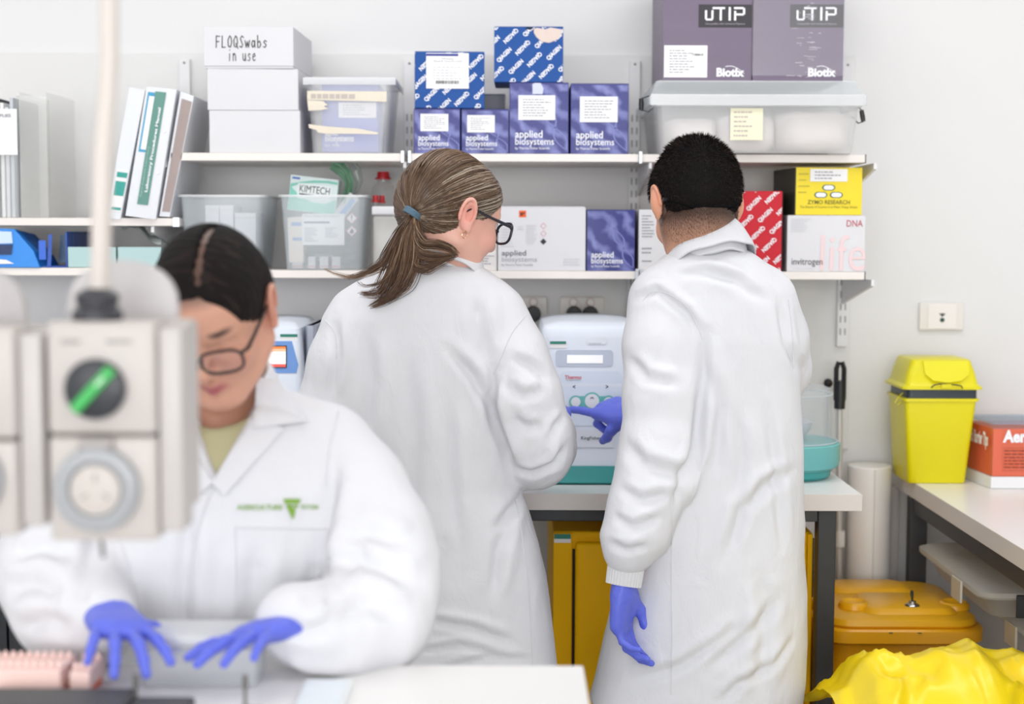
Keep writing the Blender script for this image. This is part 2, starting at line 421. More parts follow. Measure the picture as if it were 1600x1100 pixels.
# ---- wall shelving
SH = 3.555; SHB = WALL-.03                              # shelf fronts and backs
ZT = Z(240.2, SH); ZB = Z(423.3, SH); ZL = Z(340.5, SH, 140); ZLL = Z(418.5, SH, 110); TH = .0185
m_shelf = mat('cream_shelf', (238,231,225), .4)
m_brk = mat('white_metal', (232,231,232), .4)
m_slot = mat('slot_shadow', (120,120,122), .6)
def shelf(label, xa, xb, z, brk):
    t = thing('wall_shelf', label, 'shelf', ((xa+xb)/2, SHB, z), 'cream wall shelves')
    part('board', MB().box(xa, xb, SH, SHB, z-TH, z, .0015), m_shelf, t)
    for bx in brk:
        m = MB(); m.prism([(0,0),(1,0),(1,1),(0,1)], 0, 1) if False else None
        y0 = SH+.004; zt = z-TH-.0006
        m = MB(Matrix(((0,1,0,bx),(1,0,0,0),(0,0,1,0),(0,0,0,1))))   # prism drawn in y,z
        m.prism([(y0, zt-.014),(WALL-.027, zt-.07),(WALL-.027, zt),(y0, zt)], -.0035, .0035)
        part('bracket', m, m_brk, t)
    return t
def end_clip(sh, px, z):                                # little steel lip at a bracket's nose
    x = X(px, SH-.003, 240)
    m = MB(); m.box(x-.004, x+.004, SH-.006, SH-.0005, z-TH-.004, z+.006, .001)
    part('bracket_lip', m, mat('zinc', (205,210,216), .3, metal=.6), sh)
up = [290, 640, 991, 1322]
ux = [X(p, WALL-.02, 200) for p in up]
xa = X(266, SH, 240); xb = X(631, SH, 240)
s1 = shelf('upper wall shelf board on the left, under the white cartons', xa, xb, ZT, [ux[0]+.02])
s2 = shelf('upper wall shelf board in the middle, under the blue kit boxes', X(638, SH, 240), X(998, SH, 240), ZT, [ux[1]+.01])
s3 = shelf('upper wall shelf board on the right, under the big clear tub', X(1000, SH, 240), X(1352, SH, 240), ZT, [ux[2]+.013, ux[3]])
s4 = shelf('lower wall shelf board on the left, under the two clear tubs', X(283, SH, 424), X(637, SH, 424), ZB, [ux[0]+.02])
s5 = shelf('lower wall shelf board in the middle, under the wide white kit carton', X(639, SH, 424), X(999, SH, 424), ZB, [ux[1]+.01])
s6 = shelf('lower wall shelf board on the right, under the red and white cartons', X(1001, SH, 424), X(1351, SH, 424), ZB, [ux[2]+.013, ux[3]])
s7 = shelf('short wall shelf at far left holding the binders', X(-420, SH, 340), X(280, SH, 340), ZL, [ux[0]-.012])
s8 = shelf('short wall shelf at far left under the blue tray', X(-420, SH, 424), X(279, SH, 424), ZLL, [ux[0]-.012])
for s_, z, p in ((s1,ZT,629),(s2,ZT,640),(s3,ZT,1001),(s5,ZB,997),(s6,ZB,1004)): end_clip(s_, p, z)
part('end_cap', MB().box(X(1352, SH, 240)+.0005, X(1352, SH, 240)+.003, SH+.001, SHB, ZT-TH-.001, ZT+.001, .0008), mat('grey_cap', (120,118,116), .4), s3)
part('end_cap', MB().box(X(1351, SH, 424)+.0005, X(1351, SH, 424)+.003, SH+.001, SHB, ZB-TH-.001, ZB+.001, .0008), mat('grey_cap', (120,118,116), .4), s6)
part('end_cap', MB().box(X(270, SH, 340), X(280, SH, 340)+.001, SH-.003, SH-.0006, ZL-TH-.002, ZL+.002, .0008), mat('zinc', (205,210,216), .3, metal=.6), s7)
labs = ['left', 'middle left', 'middle right', 'right']
for i, x in enumerate(ux):
    zt = Z(94, WALL-.02); t = thing('shelf_upright', 'slotted white metal shelf upright, %s of the four on the back wall' % labs[i], 'upright', (x, WALL, 1.2), 'slotted shelf uprights')
    part('channel', MB().box(x-.014, x+.014, WALL-.026, WALL-.0125, 1.17, zt, .0015), m_brk, t)
    m = MB()
    z = 1.2
    while z < zt-.13:
        for dx in (-.006, .006): m.quad(x+dx-.0014, x+dx+.0014, z, z+.017, WALL-.0264)
        z += .032
    part('slots', m, m_slot, t, kind='stuff')
    m = MB(Matrix.Translation((x, WALL-.0262, zt-.01)) @ Matrix.Rotation(PI/2, 4, 'X'))
    m.lathe([(.003,0),(.003,.001),(.0015,.002)], n=10); part('screw', m, m_slot, t)
# ---- sockets on the wall
m_plate = mat('socket_plate', (236,232,226), .35); m_black = mat('black_plastic', (28,28,32), .35)
def disc(mb, x, y, z, r, dpt, n=24):                    # short cylinder facing the camera
    k = MB(Matrix.Translation((x, y, z)) @ Matrix.Rotation(PI/2, 4, 'X')); k.lathe([(r,0),(r,dpt*.8),(r*.85,dpt)], n=n)
    mb.add(k.v, k.f); return mb
def gpo(label, px, plugs):
    y = WALL-.0125; x = X(px, y, 485); z = Z(485, y); zt = z+.034
    t = thing('power_socket', label, 'socket', (x, y, z), 'double power sockets under the shelf')
    part('plate', MB().box(x-.057, x+.057, y-.010, y-.0005, z-.036, z+.036, .003), m_plate, t)
    for s in (-1, 1):
        part('switch', disc(MB(), x+s*.022, y-.0103, z+.022, .009, .003), mat('switch_white', (245,240,236), .3), t)
        part('switch_ring', MB().tube([(x+s*.022+.0105*math.cos(a), y-.0112, z+.022+.0105*math.sin(a)) for a in [2*PI*i/20 for i in range(20)]], .0007, 5, True), mat('ring_pink', (216,170,160), .5), t)
    for s in plugs:
        pg = disc(MB(), x+s*.021, y-.0106, z-.008, .0205, .03); o = part('plug', pg, m_black, t, True)
        part('cable', MB().tube([(x+s*.021, y-.03, z-.02), (x+s*.021, y-.035, z-.06), (x+s*.03, y-.04, z-.14), (x+s*.04, y-.05, BT+.04)], .0035, 6), m_black, o, True)
gpo('double wall power socket with two black plugs, above the kit instrument', 909, (-1, 1))
gpo('double wall power socket beside the ponytailed woman, one black plug showing', 820, (-1, 1))
y = WALL; x = X(1470, y, 492); z = Z(492, y)
t = thing('network_outlet', 'white wall data outlet with two small dark ports, above the yellow sharps bin', 'outlet', (x, y, z))
part('plate', MB().box(x-.058, x+.058, y-.011, y-.0005, z-.036, z+.036, .003), m_plate, t)
part('insert', MB().box(x-.037, x+.037, y-.0135, y-.0112, z-.032, z+.032, .001), mat('switch_white', (245,240,236), .3), t)
part('port', MB().box(x-.007, x+.007, y-.0142, y-.0136, z+.004, z+.008, 0).box(x-.003, x+.003, y-.0142, y-.0136, z, z+.004, 0), m_black, t)
part('port', disc(MB(), x, y-.0136, z-.009, .006, .001, 16), mat('port_green', (30,70,62), .4), t)
# ---- ceiling
struct('ceiling', MB().box(-3.3, 1.85, -4.1, WALL+.1, 2.7, 2.8, 0), m_ceil)
struct('wall_front', MB().box(-3.3, 1.85, -4.2, -4.1, 0, 2.7, 0), m_wall)
# ================================================================ THINGS ON THE WALL SHELVES
m_white = mat('white_card', (222,221,224), .6, bump=.04, bscale=80)
m_label = mat('label_paper', (244,243,243), .5)
m_print = mat('grey_print', (150,152,160), .6)
m_ink = mat('black_ink', (32,32,40), .5)
m_whiteink = mat('white_print', (246,246,250), .5)
m_ab = art_mat('violet_blue_art', (40,44,124), (136,142,204), 10)
m_abside = mat('kit_side', (58,60,128), .5)
m_qb = mat('royal_blue_card', (10,76,152), .45, spec=.3)
m_cardedge = mat('card_edge', (200,190,190), .6)
FX = 3.56
def rect(x0, y0, x1, y1, d):                            # photo rectangle -> (x0,x1,zlo,zhi) on the plane Y=d
    return X(x0, d, (y0+y1)/2), X(x1, d, (y0+y1)/2), P((x0+x1)/2, y1, d).z, P((x0+x1)/2, y0, d).z
def carton(label, name, r, zbase, depth, m, cat='box', group=None, d=FX, ang=0, bv=.0012, lid=True):
    """carton whose front shows as photo rectangle r, standing at zbase"""
    x0, x1, z0, z1 = rect(*r, d); dz = zbase-z0; z0 += dz; z1 += 0
    cx = (x0+x1)/2; t = thing(name, label, cat, (cx, d, z0), group)
    t.rotation_euler = (0,0,0)
    mt = Matrix.Translation((cx, d, 0)) @ Matrix.Rotation(ang, 4, 'Z') @ Matrix.Translation((-cx, -d, 0))
    part('carton_body', MB(mt).box(x0, x1, d, d+depth, z0+.0004, z1, bv), m, t)
    if lid:
        part('top_flap', MB(mt).box(x0+.001, x1-.001, d+.0008, d+depth-.002, z1+.0002, z1+.0009, 0), m, t)
    t['_x'] = 0; del t['_x']
    return t, (x0, x1, z0, z1), mt
def pr(t, name, r, d, m, fn, mt=None, label=None):      # something printed or stuck on the front
    x0, x1, z0, z1 = rect(*r, d); mb = MB(mt); fn(mb, x0, x1, z0, z1, d); return part(name, mb, m, t, label=label)
def lettering(t, s, r, m, d=FX, bold=.0, mt=None, name='lettering', lift=.0012, shear=0):
    return pr(t, name, r, d-lift, m, lambda b, x0, x1, z0, z1, y: b.text(s, x0, x1, z0, z1, y, bold, shear), mt)
def sticker(t, r, d=FX, rows=7, mt=None, m=None, lift=.0005, pm=None, fill=.8, name='paper_label', pad=.12):
    x0, x1, z0, z1 = rect(*r, d)
    o = part(name, MB(mt).box(x0, x1, d-lift-.0004, d-lift, z0, z1, .0001, 1), m or m_label, t)
    if rows:
        w_, h = x1-x0, z1-z0
        part('small_print', MB(mt).scribble(x0+w_*pad, x1-w_*pad, z0+h*pad, z1-h*pad, d-lift-.0006, rows, fill), pm or m_print, t)
    return o
def ab_box(label, r, depth=.16, lab=None, qr=None, zbase=None, group='violet-blue kit boxes'):
    t, q, mt = carton(label, 'kit_box', r, ZT if zbase is None else zbase, depth, m_abside, group=group)
    x0, y0, x1, y1 = r; w_, h = x1-x0, y1-y0
    a, b, c, e = rect(x0+1, y0+2, x1-1, y1-1, FX-.0004)
    part('printed_front', MB().box(a, b, FX-.0006, FX-.0002, q[2]+.001, e, 0), m_ab, t)
    # pale double-helix ribbon printed across the front
    m = MB()
    for ph in (0, PI):
        pts = []
        for i in range(25):
            s = i/24; pts.append((a+(b-a)*(.98-.42*s+.10*math.sin(6.5*s+ph)), q[2]+(e-q[2])*(.05+.68*s)))
        for i in range(24):
            (xa_, za_), (xb_, zb_) = pts[i], pts[i+1]
            xa_, xb_ = min(xa_, b-.001), min(xb_, b-.001); hw = .0022
            m.add([(xa_-hw,FX-.0008,za_),(xa_+hw*.6,FX-.0008,za_),(xb_+hw*.6,FX-.0008,zb_),(xb_-hw,FX-.0008,zb_)], [[0,1,2,3]])
    m.clip(a+.001, b-.001, q[2]+.002, e-.001)
    part('helix_print', m, mat('helix_blue', (120,126,190), .45), t)
    k = w_/93
    lettering(t, 'applied', (x0+9*k, y1-36*k, x0+52*k, y1-21*k), m_whiteink, bold=.010)
    lettering(t, 'biosystems', (x0+9*k, y1-24*k, x0+70*k, y1-10*k), m_whiteink, bold=.005)
    lettering(t, 'by Thermo Fisher Scientific', (x0+9*k, y1-10*k, x0+64*k, y1-5*k), m_whiteink)
    if lab:
        sticker(t, lab, rows=7, lift=.0014)
        X0, Y0, X1, Y1 = lab
        pr(t, 'qr_panel', (X1-10*k, Y0+(Y1-Y0)*.45, X1-4*k, Y0+(Y1-Y0)*.45+6*k), FX-.0022, mat('faint_grey', (190,190,195), .6), lambda b, *q_: b.quad(q_[0], q_[1], q_[2], q_[3], q_[4])) if False else None
    return t, q
# white cartons
t, q, _ = carton('plain white carton at the bottom of the white stack on the upper shelf', 'storage_carton', (327,173,469,237.5), ZT, .26, m_white, group='stacked white cartons')
t, q2, _ = carton('plain white carton in the middle of the white stack, under the handwritten one', 'storage_carton', (324,108,466,172.6), q[3]+.001, .25, m_white, group='stacked white cartons')
mt = None
t, q3, mt = carton('white carton with handwritten black lettering, topmost of the white stack', 'storage_carton', (319,44,458,107), q2[3]+.001, .26, m_white, group='stacked white cartons', ang=-.03, lid=False)
x0, x1, z0, z1 = q3
part('lid', MB(mt).box(x0-.0015, x1+.0015, FX-.0025, FX+.262, z0+.006, z1+.003, .001), m_white, t)
def strokes(t, letters, r, d, m, lw):
    mb = MB(mt); x0, x1, z0, z1 = rect(*r, d); n = len(letters); cw = (x1-x0)/n
    for i, ch in enumerate(letters):
        for st in ch:
            pts = [(x0+(i+.08+.8*px)*cw, d, z0+(z1-z0)*pz) for px, pz in st]
            for k in range(len(pts)-1):
                a, b = Vector(pts[k]), Vector(pts[k+1]); u = (b-a).normalized(); s = Vector((-u.z, 0, u.x))*lw
                a = a-u*lw*.7; b = b+u*lw*.7
                mb.add([a-s, b-s, b+s, a+s], [[0,1,2,3]])
    part('handwriting', mb, m, t)
F_ = [[(.1,0),(.15,1),(.9,.95)],[(.12,.5),(.7,.52)]]
L_ = [[(.15,1),(.1,0),(.8,.02)]]
O_ = [[(.5,1),(.1,.6),(.2,.1),(.6,.02),(.9,.4),(.8,.85),(.5,1)]]
Q_ = O_+[[(.55,.35),(1,-.1)]]
S_ = [[(.95,.85),(.6,1),(.25,.75),(.5,.5),(.75,.25),(.5,0),(.1,.1)]]
w_l = [[(0,.6),(.25,0),(.5,.5),(.72,0),(1,.62)]]
a_l = [[(.8,.5),(.4,.6),(.15,.25),(.4,0),(.75,.2),(.82,.6),(.85,0)]]
b_l = [[(.2,1.05),(.18,0),(.6,0),(.85,.25),(.6,.55),(.2,.4)]]
s_l = [[(.85,.5),(.5,.6),(.25,.45),(.75,.2),(.5,0),(.1,.06)]]
i_l = [[(.5,.6),(.45,0)],[(.52,.85),(.52,.92)]]
n_l = [[(.15,.6),(.15,0)],[(.15,.4),(.45,.62),(.75,.45),(.8,0)]]
u_l = [[(.15,.6),(.2,.1),(.5,0),(.75,.2),(.8,.6),(.85,0)]]
e_l = [[(.15,.3),(.8,.38),(.6,.62),(.25,.5),(.2,.15),(.5,0),(.85,.1)]]
strokes(t, [F_, L_, O_, Q_, S_, w_l, a_l, b_l, s_l], (336,56,419,74), FX-.0032, m_ink, .0011)
strokes(t, [i_l, n_l, [], u_l, s_l, e_l], (355,76,401,95), FX-.0032, m_ink, .0009)
# clear tub with a kit box inside
m_tub = film_mat('frosted_plastic', (246,246,247), .24)
m_tublid = film_mat('frosted_lid', (246,247,248), .5)
def tub(name, label, top, bot, zbase, d=FX, depth=.27, rim=.006, lid=None, m=None, group=None, taper=.012):
    """open tapered tub: top/bot = photo (x0,y,x1,y)"""
    m = m or m_tub
    x0, x1 = X(top[0], d, top[1]), X(top[2], d, top[1]); zt = Z(top[1], d, (top[0]+top[2])/2)
    u0, u1 = X(bot[0], d, bot[1]), X(bot[2], d, bot[1]); zb_ = zbase+.0008
    t = thing(name, label, 'tub', ((x0+x1)/2, d, zbase), group)
    def rr(a, b, c, e, z, r=.012, n=4):
        o = []
        for cx, cy, s in ((b-r, c+r, -PI/2), (b-r, e-r, 0), (a+r, e-r, PI/2), (a+r, c+r, PI)):
            for i in range(n+1): th = s+i*PI/2/n; o.append((cx+r*math.cos(th), cy+r*math.sin(th), z))
        return o
    A = rr(x0, x1, d, d+depth, zt); B = rr(u0, u1, d+taper, d+depth-taper, zb_); w_ = .0018
    A2 = rr(x0+w_, x1-w_, d+w_, d+depth-w_, zt); B2 = rr(u0+w_, u1-w_, d+taper+w_, d+depth-taper-w_, zb_+w_)
    body = MB(); body.rings([B2, A2, A, B], cap=True); body.smooth = True
    # cap of both ends closes the floor from inside and outside
    part('tub_body', body, m, t)
    rimm = MB(); C1 = rr(x0-rim, x1+rim, d-rim*.6, d+depth+rim*.6, zt-.004); C2 = rr(x0-rim, x1+rim, d-rim*.6, d+depth+rim*.6, zt+.001); A3 = rr(x0, x1, d, d+depth, zt+.001); A4 = rr(x0+.0002, x1-.0002, d, d+depth, zt-.004)
    rimm.rings([A4, A3, C2, C1], cap=False, closed=True); rimm.smooth = True
    part('rim', rimm, m_tublid, t)
    return t, (x0, x1, u0, u1, zb_, zt)
t, q = tub('clear_tub', 'lidded clear plastic tub with torn masking tape, right of the white cartons', (480,126,612,126), (487,236,603,236), ZT, d=FX, depth=.24)
ins = thing('kit_box', 'violet-blue kit box shut inside the taped clear tub', 'box', ((q[0]+q[1])/2-.005, FX+.03, q[4]+.003), 'violet-blue kit boxes')
a, b, c, e = rect(503, 130, 591, 234, FX+.03); zb0 = q[4]+.0035
part('carton_body', MB().box(a, b, FX+.03, FX+.19, zb0, e, .001), mat('tub_blue', (84,104,190), .5), ins)
lettering(ins, 'applied', (508,205,528,214), m_whiteink, d=FX+.029, bold=.03); lettering(ins, 'biosystems', (508,211,553,224), m_whiteink, d=FX+.029, bold=.03)
lettering(ins, 'by AB', (508,225,530,230), m_whiteink, d=FX+.029)
sticker(ins, (529,160,588,184), d=FX+.029, rows=5)
x0, x1, u0, u1, zb_, zt = q
lidm = MB(); lidm.frustum((x0-.008, x1+.008, FX-.006, FX+.248), (x0-.004, x1+.004, FX-.003, FX+.245), zt+.0015, zt+.008)
part('lid', lidm, m_tublid, t)
part('lid_lip', MB().frustum((x0-.009, x1+.009, FX-.0075, FX-.0062), (x0-.009, x1+.009, FX-.0075, FX-.0062), zt-.010, zt+.006).frustum((x1+.0082, x1+.0095, FX-.006, FX+.25), (x1+.0082, x1+.0095, FX-.006, FX+.25), zt-.010, zt+.006), m_tublid, t)
m_tape = mat('masking_tape', (232,222,204), .7, var=.05, vscale=60)
def tape(t, poly, d, name='masking_tape', m=None):
    P_ = [P(x, y, d) for x, y in poly]; part(name, MB().prism([(p.x, p.z) for p in P_][::-1], d-.0004, d), m or m_tape, t)
tape(t, [(480,142),(604,143),(604,159),(480,156)], FX-.001)
tape(t, [(480,156.5),(505,158),(512,164),(506,166),(513,170),(502,172),(482,173)], FX-.001)
tape(t, [(482,194),(515,198),(560,201),(591,207),(590,210),(550,209),(510,209),(497,207),(494,203),(483,200)], FX-.001)
pr(t, 'faded_handwriting', (486,146,560,155), FX-.002, mat('pencil', (196,186,178), .7), lambda b_, *r_: b_.text('PCR MASTER MIX KIT', *r_, 0) if False else b_.scribble(*r_, 1, .9, .8))
# small and large kit boxes
A_, qa = ab_box('small violet-blue kit box, leftmost on the middle upper shelf', (646.5,170,719,238.5), lab=(657,178,700.5,205))
B_, qb = ab_box('small violet-blue kit box, second from left on the middle upper shelf', (721,171,795,239), lab=(730,180,773,207))
C_, qc = ab_box('large violet-blue kit box with a torn tape tab, under the open-topped royal blue box', (796,129.5,888.5,239.5), lab=(810,149,867.5,187.5))
D_, qd = ab_box('large violet-blue kit box, rightmost on the middle upper shelf', (891.5,131,982,240), lab=(906,151,965,191))
tape(C_, [(832,131),(836,129.5),(845,130),(849,138),(848,147),(832,147)], FX-.0012, 'tape_tab', mat('tape_pale', (205,210,232), .4))
# royal blue boxes with rows of slanting names
def qiagen(t, q, m, d, mt=None, word='QIAGEN', sz=.0425, flip=0, skip=None, start=(0,0), ink=None, a=math.radians(44)):
    x0, x1, z0, z1 = q; mb = MB(); v, f = text_geo(word, .035)
    bx = max(p[0] for p in v); bz = max(p[1] for p in v); n = 0; ca, sa = math.cos(a), math.sin(a); H = .0098
    for r in range(-12, 16):
        for c in range(-10, 12):
            cx = x0+start[0]+r*.0277+c*.0443; cz = z1+start[1]-r*.0272+c*.0162; up = c % 2 == 0; pts = []
            if not (x0-.03 < cx < x1+.03 and z0-.03 < cz < z1+.03): continue
            for p in v:
                lx = (p[0]/bx-.5)*sz; lz = (p[1]/bz-.5)*H
                if up: lx, lz = -lx, -lz
                pts.append((cx+lx*ca-lz*sa, d, cz+lx*sa+lz*ca))
            mb.add(pts, f)
    mb.clip(x0+.001, x1-.001, z0+.001, z1-.001)
    if mt: mb.v = [mt @ p for p in mb.v]
    return part('repeated_lettering', mb, ink or m_whiteink, t, kind='stuff')
zt = qa[3]+.0012
t, q, mt = carton('royal blue slanted-print box with a large white label, on the two small kit boxes', 'kit_box', (648,81,757,168.5), zt, .15, m_qb, ang=.04, group='royal blue boxes with slanting print')
qiagen(t, q, m_qb, FX-.0006, mt)
sticker(t, (666,83,732.5,138.5), rows=0, mt=mt, lift=.0012)
pr(t, 'label_band', (666,84,716,87.5), FX-.0022, mat('navy', (30,40,140), .5), lambda b, *r_: b.quad(*r_), mt)
lettering(t, 'DNeasy', (690,90,709,94), m_print, d=FX-.0012, mt=mt); lettering(t, 'Blood & Tissue Kit (250)', (678,94,722,98), m_print, d=FX-.0012, mt=mt)
pr(t, 'small_print', (676,103,724,125), FX-.0022, mat('pale_print', (205,206,212), .6), lambda b, *r_: b.scribble(*r_[:4], r_[4], 5), mt)
def bars(b, x0, x1, z0, z1, y):
    x = x0
    while x < x1: w_ = random.choice((.0006,.0012,.0018)); b.quad(x, min(x+w_, x1), z0, z1, y); x += w_+random.choice((.0007,.0012))
pr(t, 'barcode', (681,126,717,131), FX-.0022, m_ink, bars, mt)
t, q, mt = carton('royal blue slanted-print box with a torn patch, topmost on the large kit boxes', 'kit_box', (772,42,880,128), qc[3]+.0012, .15, m_qb, ang=-.01, group='royal blue boxes with slanting print')
qiagen(t, q, m_qb, FX-.0006, mt, start=(.012,.006))
tape(t, [(834,45),(840,43.5),(852,46),(860,43),(878,46),(877,54),(872,61),(866,64),(858,67),(846,65),(838,58),(834,51)], FX-.0014, 'torn_patch', mat('torn_card', (222,204,196), .8, var=.06, vscale=40))
tape(t, [(820,42.6),(834,42.6),(830,46),(824,46)], FX-.0014, 'thumb_hole', mat('dark_hole', (20,30,60), .8))
g = thing('grey_carton', 'plain grey carton behind the small kit boxes, beside the large one', 'box', (X(775, 3.70, 170), 3.72, qb[3]+.001))
a, b, c, e = rect(757, 149, 789, 171, 3.74)
part('carton_body', MB().box(a-.02, b, 3.74, 3.86, ZT+.0006, e, .001), mat('grey_card', (176,176,182), .6), g); g.location.z = ZT
for ch in g.children: 
    for v in ch.data.vertices: v.co.z += qb[3]+.001-ZT
part('lid', MB().box(a-.021, b+.001, 3.739, 3.861, e+.0003, e+.004, .001), mat('grey_card', (176,176,182), .6), g)
# big clear tub with black handles, pale bags inside
d = 3.505; dep = .36
x0, x1 = X(1014, d, 165), X(1352, d, 165); zt = Z(166, d, 1190); u0, u1 = X(1031, d, 238), X(1335, d, 238)
m_big = film_mat('clear_bin_plastic', (246,246,246), .30); m_biglid = film_mat('clear_bin_lid', (236,242,245), .55)
t, q = tub('storage_tub', 'large clear plastic tub with black side handles, on the right upper shelf', (1026,164,1344,164), (1033,238,1334,238), ZT, d=d, depth=dep, m=m_big)
lz0, lz1, lz2 = Z(163, d), Z(149, d), Z(124.5, d)
def ring4(a, b, c, e, z): return [(a,c,z),(b,c,z),(b,e,z),(a,e,z)]
L = MB(); L.rings([ring4(x0, x1, d-.012, d+dep+.012, lz0), ring4(x0, x1, d-.012, d+dep+.012, lz1-.002), ring4(x0+.004, x1-.004, d-.008, d+dep+.008, lz1), ring4(X(1027, d, 124), X(1340, d, 124), d+.02, d+dep-.02, lz2)], cap=False)
L.add(ring4(X(1027, d, 124), X(1340, d, 124), d+.02, d+dep-.02, lz2), [[0,1,2,3]])
part('lid', L, m_biglid, t)
part('lid_rib', MB().box(X(1030, d, 124), X(1338, d, 124), d+.019, d+.026, lz2-.001, lz2+.0015, .001), m_tublid, t)
part('lid_rib', MB().box(x0+.003, x1-.003, d-.0135, d-.0122, lz0-.002, lz1+.003, .0005), m_tublid, t)
def handle(px, py0, py1, s, lean):
    a = P(px, py0, d+.05); b = P(px+lean, py1, d+.05)
    h = part('handle', MB().tube([a, a.lerp(b, .5), b], [.0052, .006, .0052], 10), m_black, t, True)
    xw = x0 if s < 0 else x1
    part('handle_wire', MB().tube([a, Vector((xw-s*.004, d+.05, a.z+.006)), Vector((xw-s*.012, d+.05, a.z))], .0016, 6), mat('dark_wire', (60,66,66), .3, metal=.5), h)
    part('handle_wire', MB().tube([b, Vector((xw-s*.004, d+.05, b.z-.004)), Vector((xw-s*.02, d+.05, b.z+.012))], .0016, 6), mat('dark_wire', (60,66,66), .3, metal=.5), h)
handle(1002, 154, 172, -1, 0); handle(1346, 172, 190, 1, 3)
a, b, c, e = rect(1141, 169, 1192, 219, d-.001)
part('sticky_note', MB().box(a, b, d-.0018, d-.0012, c, e, 0), mat('pale_yellow_note', (240,236,208), .7), t)
part('small_print', MB().scribble(a+.008, b-.006, c+.005, e-.004, d-.0022, 6, .6), mat('pencil', (196,186,178), .7), t)
def lump(cx, cy, cz, rx, ry, rz, seed, amp=.12, n=40, m=24, pw=3.2):
    mb = MB(); mb.smooth = True
    V = []
    rings = []
    for i in range(m+1):
        t_ = -PI/2+PI*(i+.02)/(m+.04); r = []
        for j in range(n):
            a_ = 2*PI*j/n; v = Vector((math.cos(t_)*math.cos(a_), math.cos(t_)*math.sin(a_), math.sin(t_)))
            k = 1/((abs(v.x)**pw+abs(v.y)**pw+abs(v.z)**pw)**(1/pw))
            p = v*k; nn = float(vnoise(np.array([p.x*2.6+seed]), np.array([p.y*2.6]), np.array([p.z*2.6]), seed)[0]); nn2 = float(vnoise(np.array([p.x*6+seed]), np.array([p.y*6]), np.array([p.z*6]), seed+3)[0])
            k2 = 1-amp*(abs(nn)*1.2)-amp*.4*abs(nn2)
            r.append((cx+p.x*rx*k2, cy+p.y*ry*k2, cz+p.z*rz*k2))
        rings.append(r)
    mb.rings(rings); return mb
for i, (pa, pb, pt, lab) in enumerate(((1040,1120,182,'leftmost'),(1122,1212,176,'middle'),(1214,1326,170,'rightmost'))):
    a, b = X(pa, d+.05, 200), X(pb, d+.05, 200); zt_ = Z(pt, d+.05); cz = (ZT+.005+zt_)/2
    o = part('plastic_bag', lump((a+b)/2, d+dep*.46, cz, (b-a)/2*1.03, dep*.42, (zt_-ZT-.006)/2, 11+i, .05, pw=5), mat('pale_pink_bag', (246,238,235), .35), None, loc=((a+b)/2, d+dep*.5, cz))
    tag(o, 'pale pinkish plastic bag packed in the big clear tub, %s of three' % lab, 'bag', 'bags in the clear tub')
